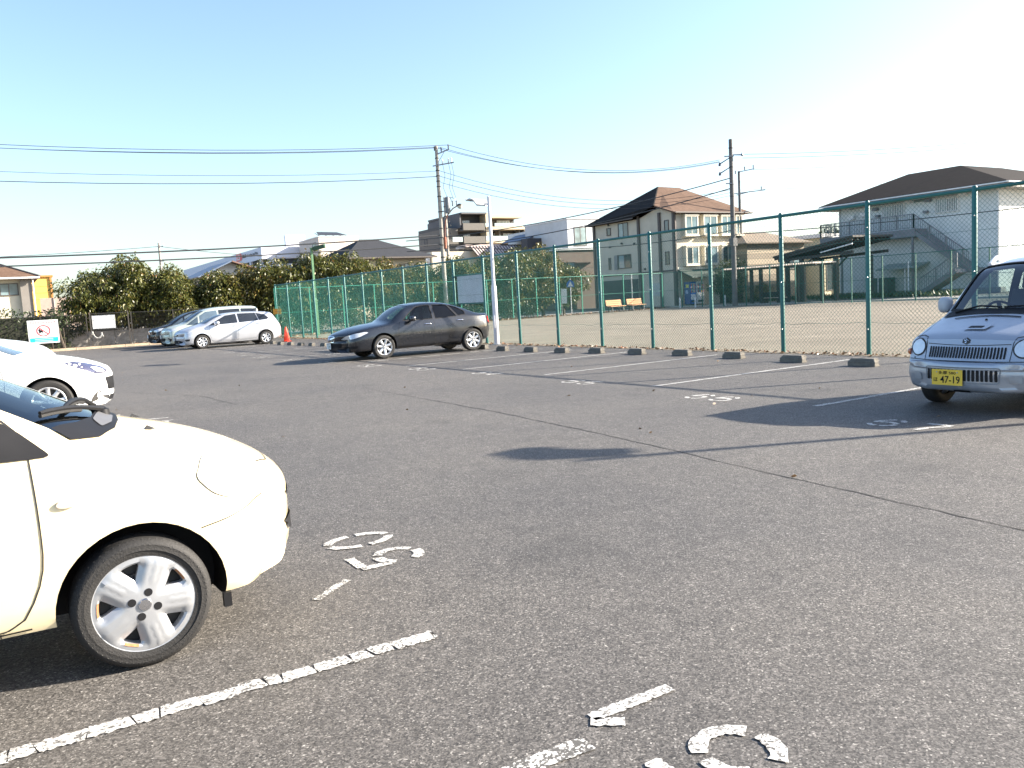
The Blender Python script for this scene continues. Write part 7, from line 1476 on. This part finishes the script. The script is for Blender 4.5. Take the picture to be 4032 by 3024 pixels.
# headlight panels, lamps, indicator
for s in (-1, 1):
    pan = rounded([(s*.455, .505+.06), (s*.475, .80), (s*.52, .83), (s*.63, .80), (s*.66, .62), (s*.66, .565)][::s], 0.04, 3)
    c.seam([(s*.655, .80), (s*.55, .815), (s*.48, .80), (s*.462, .74), (s*.455, .565)], 'F', 0.007)
    lamp = [(s*.565+.085*math.cos(2*PI*i/28), .69+.083*math.sin(2*PI*i/28)) for i in range(28)]
    lp = c.patch(lamp, 'F', 0.006, LENS, 'headlight', res=0.025); c.seam([(s*.565+.092*math.cos(2*PI*i/36), .69+.09*math.sin(2*PI*i/36)) for i in range(36)], 'F', 0.014, RIMD, 'headlight_ring', 0.005, True, lp)
    pr = 'L' if s > 0 else 'R'
    h = c.hit(-.235, .635, pr); MB().lathe([(0.001, 0.035), (0.03, 0.028), (0.042, 0.008), (0.045, -0.01)] if s > 0 else [(0.001, -0.035), (0.03, -0.028), (0.042, -0.008), (0.045, 0.01)], 'y', 16, tuple(h[0])).build('indicator', AMBER, c.t, True)
    for yy, zz in ((.60, .575), (.645, .74)):
        q = c.hit(s*yy, zz, 'F')[0]
        if q: MB().lathe([(0.008, 0), (0.008, 0.006)], 'x', 8, tuple(q)).build('screw', BLACK, c.t)
    c.seam([(-.24, s*.60), (-.5, s*.615), (-.74, s*.635)], 'T', 0.006); c.seam([(-1.12, .95), (-1.10, .6), (-1.12, .3), (-2.26, .29), (-2.3, .97)], pr, 0.007)
    mirror(c, -1.10, s*0.735, 1.12, s, mat('mirror_silver', (0.42, 0.44, 0.47), 0.45), 0.13, 0.19); handle(c, -2.15, .82, s, BLACK)
    # roof rail
    P = [c.hit(-x_, s*.50, 'T')[0]+Vector((0, 0, 0.055)) for x_ in (1.52, 1.65, 2.1, 2.5, 2.95, 3.1)]; P[0] -= Vector((0, 0, .05)); P[-1] -= Vector((0, 0, .05)); MB().tube(P, 0.028, 8).build('roof_rail', WHITE, c.t, True)
    tl = rounded([(-3.28, .95), (-3.36, .9), (-3.385, .7), (-3.3, .7)], 0.02); c.patch(tl, pr, 0.004, TAIL, 'tail_light', res=0.04)
    c.patch(rounded([(s*.47, .42), (s*.58, .42), (s*.58, .34), (s*.47, .34)][::s], 0.02), 'F', 0.002, mat('blank_silver', (0.36, 0.38, 0.41), 0.4, metal=0.3), 'fog_lamp_blank', res=0.03)
c.seam([(-.445, .735), (-.2, .725), (0, .722), (.2, .725), (.445, .735)], 'F', 0.007)            # hood front edge
c.seam([(-.66, .562), (-.3, .556), (.3, .556), (.66, .562)], 'F', 0.008, SEAM, 'bumper_gap', 0.004)
for k in range(26):
    y = -.40+.80*k/25; sl = rounded([(y-.009, .585), (y+.009, .585), (y+.009, .705), (y-.009, .705)], 0.009, 2); c.patch(sl, 'F', 0.002, BLACK, 'grille_slot', res=0.04)
lg = rounded([(-.40, .495), (.40, .495), (.385, .335), (-.385, .335)], 0.03); c.seam(lg, 'F', 0.014, mat('recess_grey', (0.20, 0.21, 0.23), 0.5), 'lower_grille_rim', 0.003, True)
for k in range(18):
    y = -.36+.72*k/17; sl = rounded([(y-.014, .355), (y+.014, .355), (y+.014, .475), (y-.014, .475)], 0.01, 2); c.patch(sl, 'F', 0.003, BLACK, 'lower_grille_slot', res=0.04)
YP = mat('plate_yellow', (0.78, 0.52, 0.05), 0.45, var=0.05)
pt = plate(c, -0.115, .305, .335, .168, YP, [('47-19', .095, .022, .215, .078), ('多摩 580', .075, .115, .19, .038), ('ほ', .022, .035, .045, .045)], BLACK, off=0.02)
for y in (-.225, .0): 
    q = pt.data.vertices[1].co.x; MB().lathe([(0.007, q+.001), (0.007, q+.006)], 'x', 8, (0, y, .445)).build('plate_bolt', STEEL, pt)
hx = [(0.045*math.cos(PI/6+PI/3*i), .765+0.034*math.sin(PI/6+PI/3*i)) for i in range(6)]; bdg = c.patch(hx, 'F', 0.004, RIMD, 'badge', res=0.03)
for a, b in (((-.026, .778), (.012, .758)), ((-.012, .788), (.028, .768)), ((-.03, .762), (.004, .745))): c.seam([(a[0], a[1]), (b[0], b[1])], 'F', 0.007, CHROME, 'badge_stroke', 0.008, parent=bdg)
# hood scoop, vent line, washer jet, wipers
scp = c.patch(rounded([(-.32, -.14), (-.32, .10), (-.46, .13), (-.46, -.11)], 0.02), 'T', 0.014, MSL, 'hood_scoop', res=0.03); c.patch(rounded([(-.355, -.10), (-.355, .05), (-.40, .065), (-.40, -.085)], 0.01), 'T', 0.017, BLACK, 'scoop_mouth', scp, res=0.03)
c.patch([(-.645, -.42), (-.645, .30), (-.665, .30), (-.665, -.42)], 'T', 0.003, BLACK, 'hood_vent', res=0.05); q = c.hit(-.57, -.02, 'T')[0]; MB().lathe([(0.014, 0), (0.012, 0.012), (0.004, 0.016)], n=10, c=tuple(q)).build('washer_nozzle', BLACK, c.t)
c.patch([(-.74, -.60), (-.705, 0), (-.74, .60), (-.86, .60), (-.80, 0), (-.86, -.60)], 'T', 0.004, BLACK, 'cowl_tray', res=0.05)
for y0, y1 in ((-.50, .02), (0.05, .55)):
    P = [c.hit(-.80-.04*(1-abs(2*t_-1)), y0+(y1-y0)*t_, 'T')[0]+Vector((0, 0, .02)) for t_ in [i/8 for i in range(9)]]; MB().tube(P, 0.011, 6).build('wiper', BLACK, c.t, True)
c.patch([(-.07, .235), (.10, .235), (.10, .26), (-.07, .26)], 'F', 0.004, BLACK, 'tow_slot', res=0.03)
W5 = wheel_meshes(WR, 0.16, 0.18, 6, 0.2, 0.35, 'alloy'); put_wheels(c, xs, 0.735-0.09, WR, W5, 0.2)
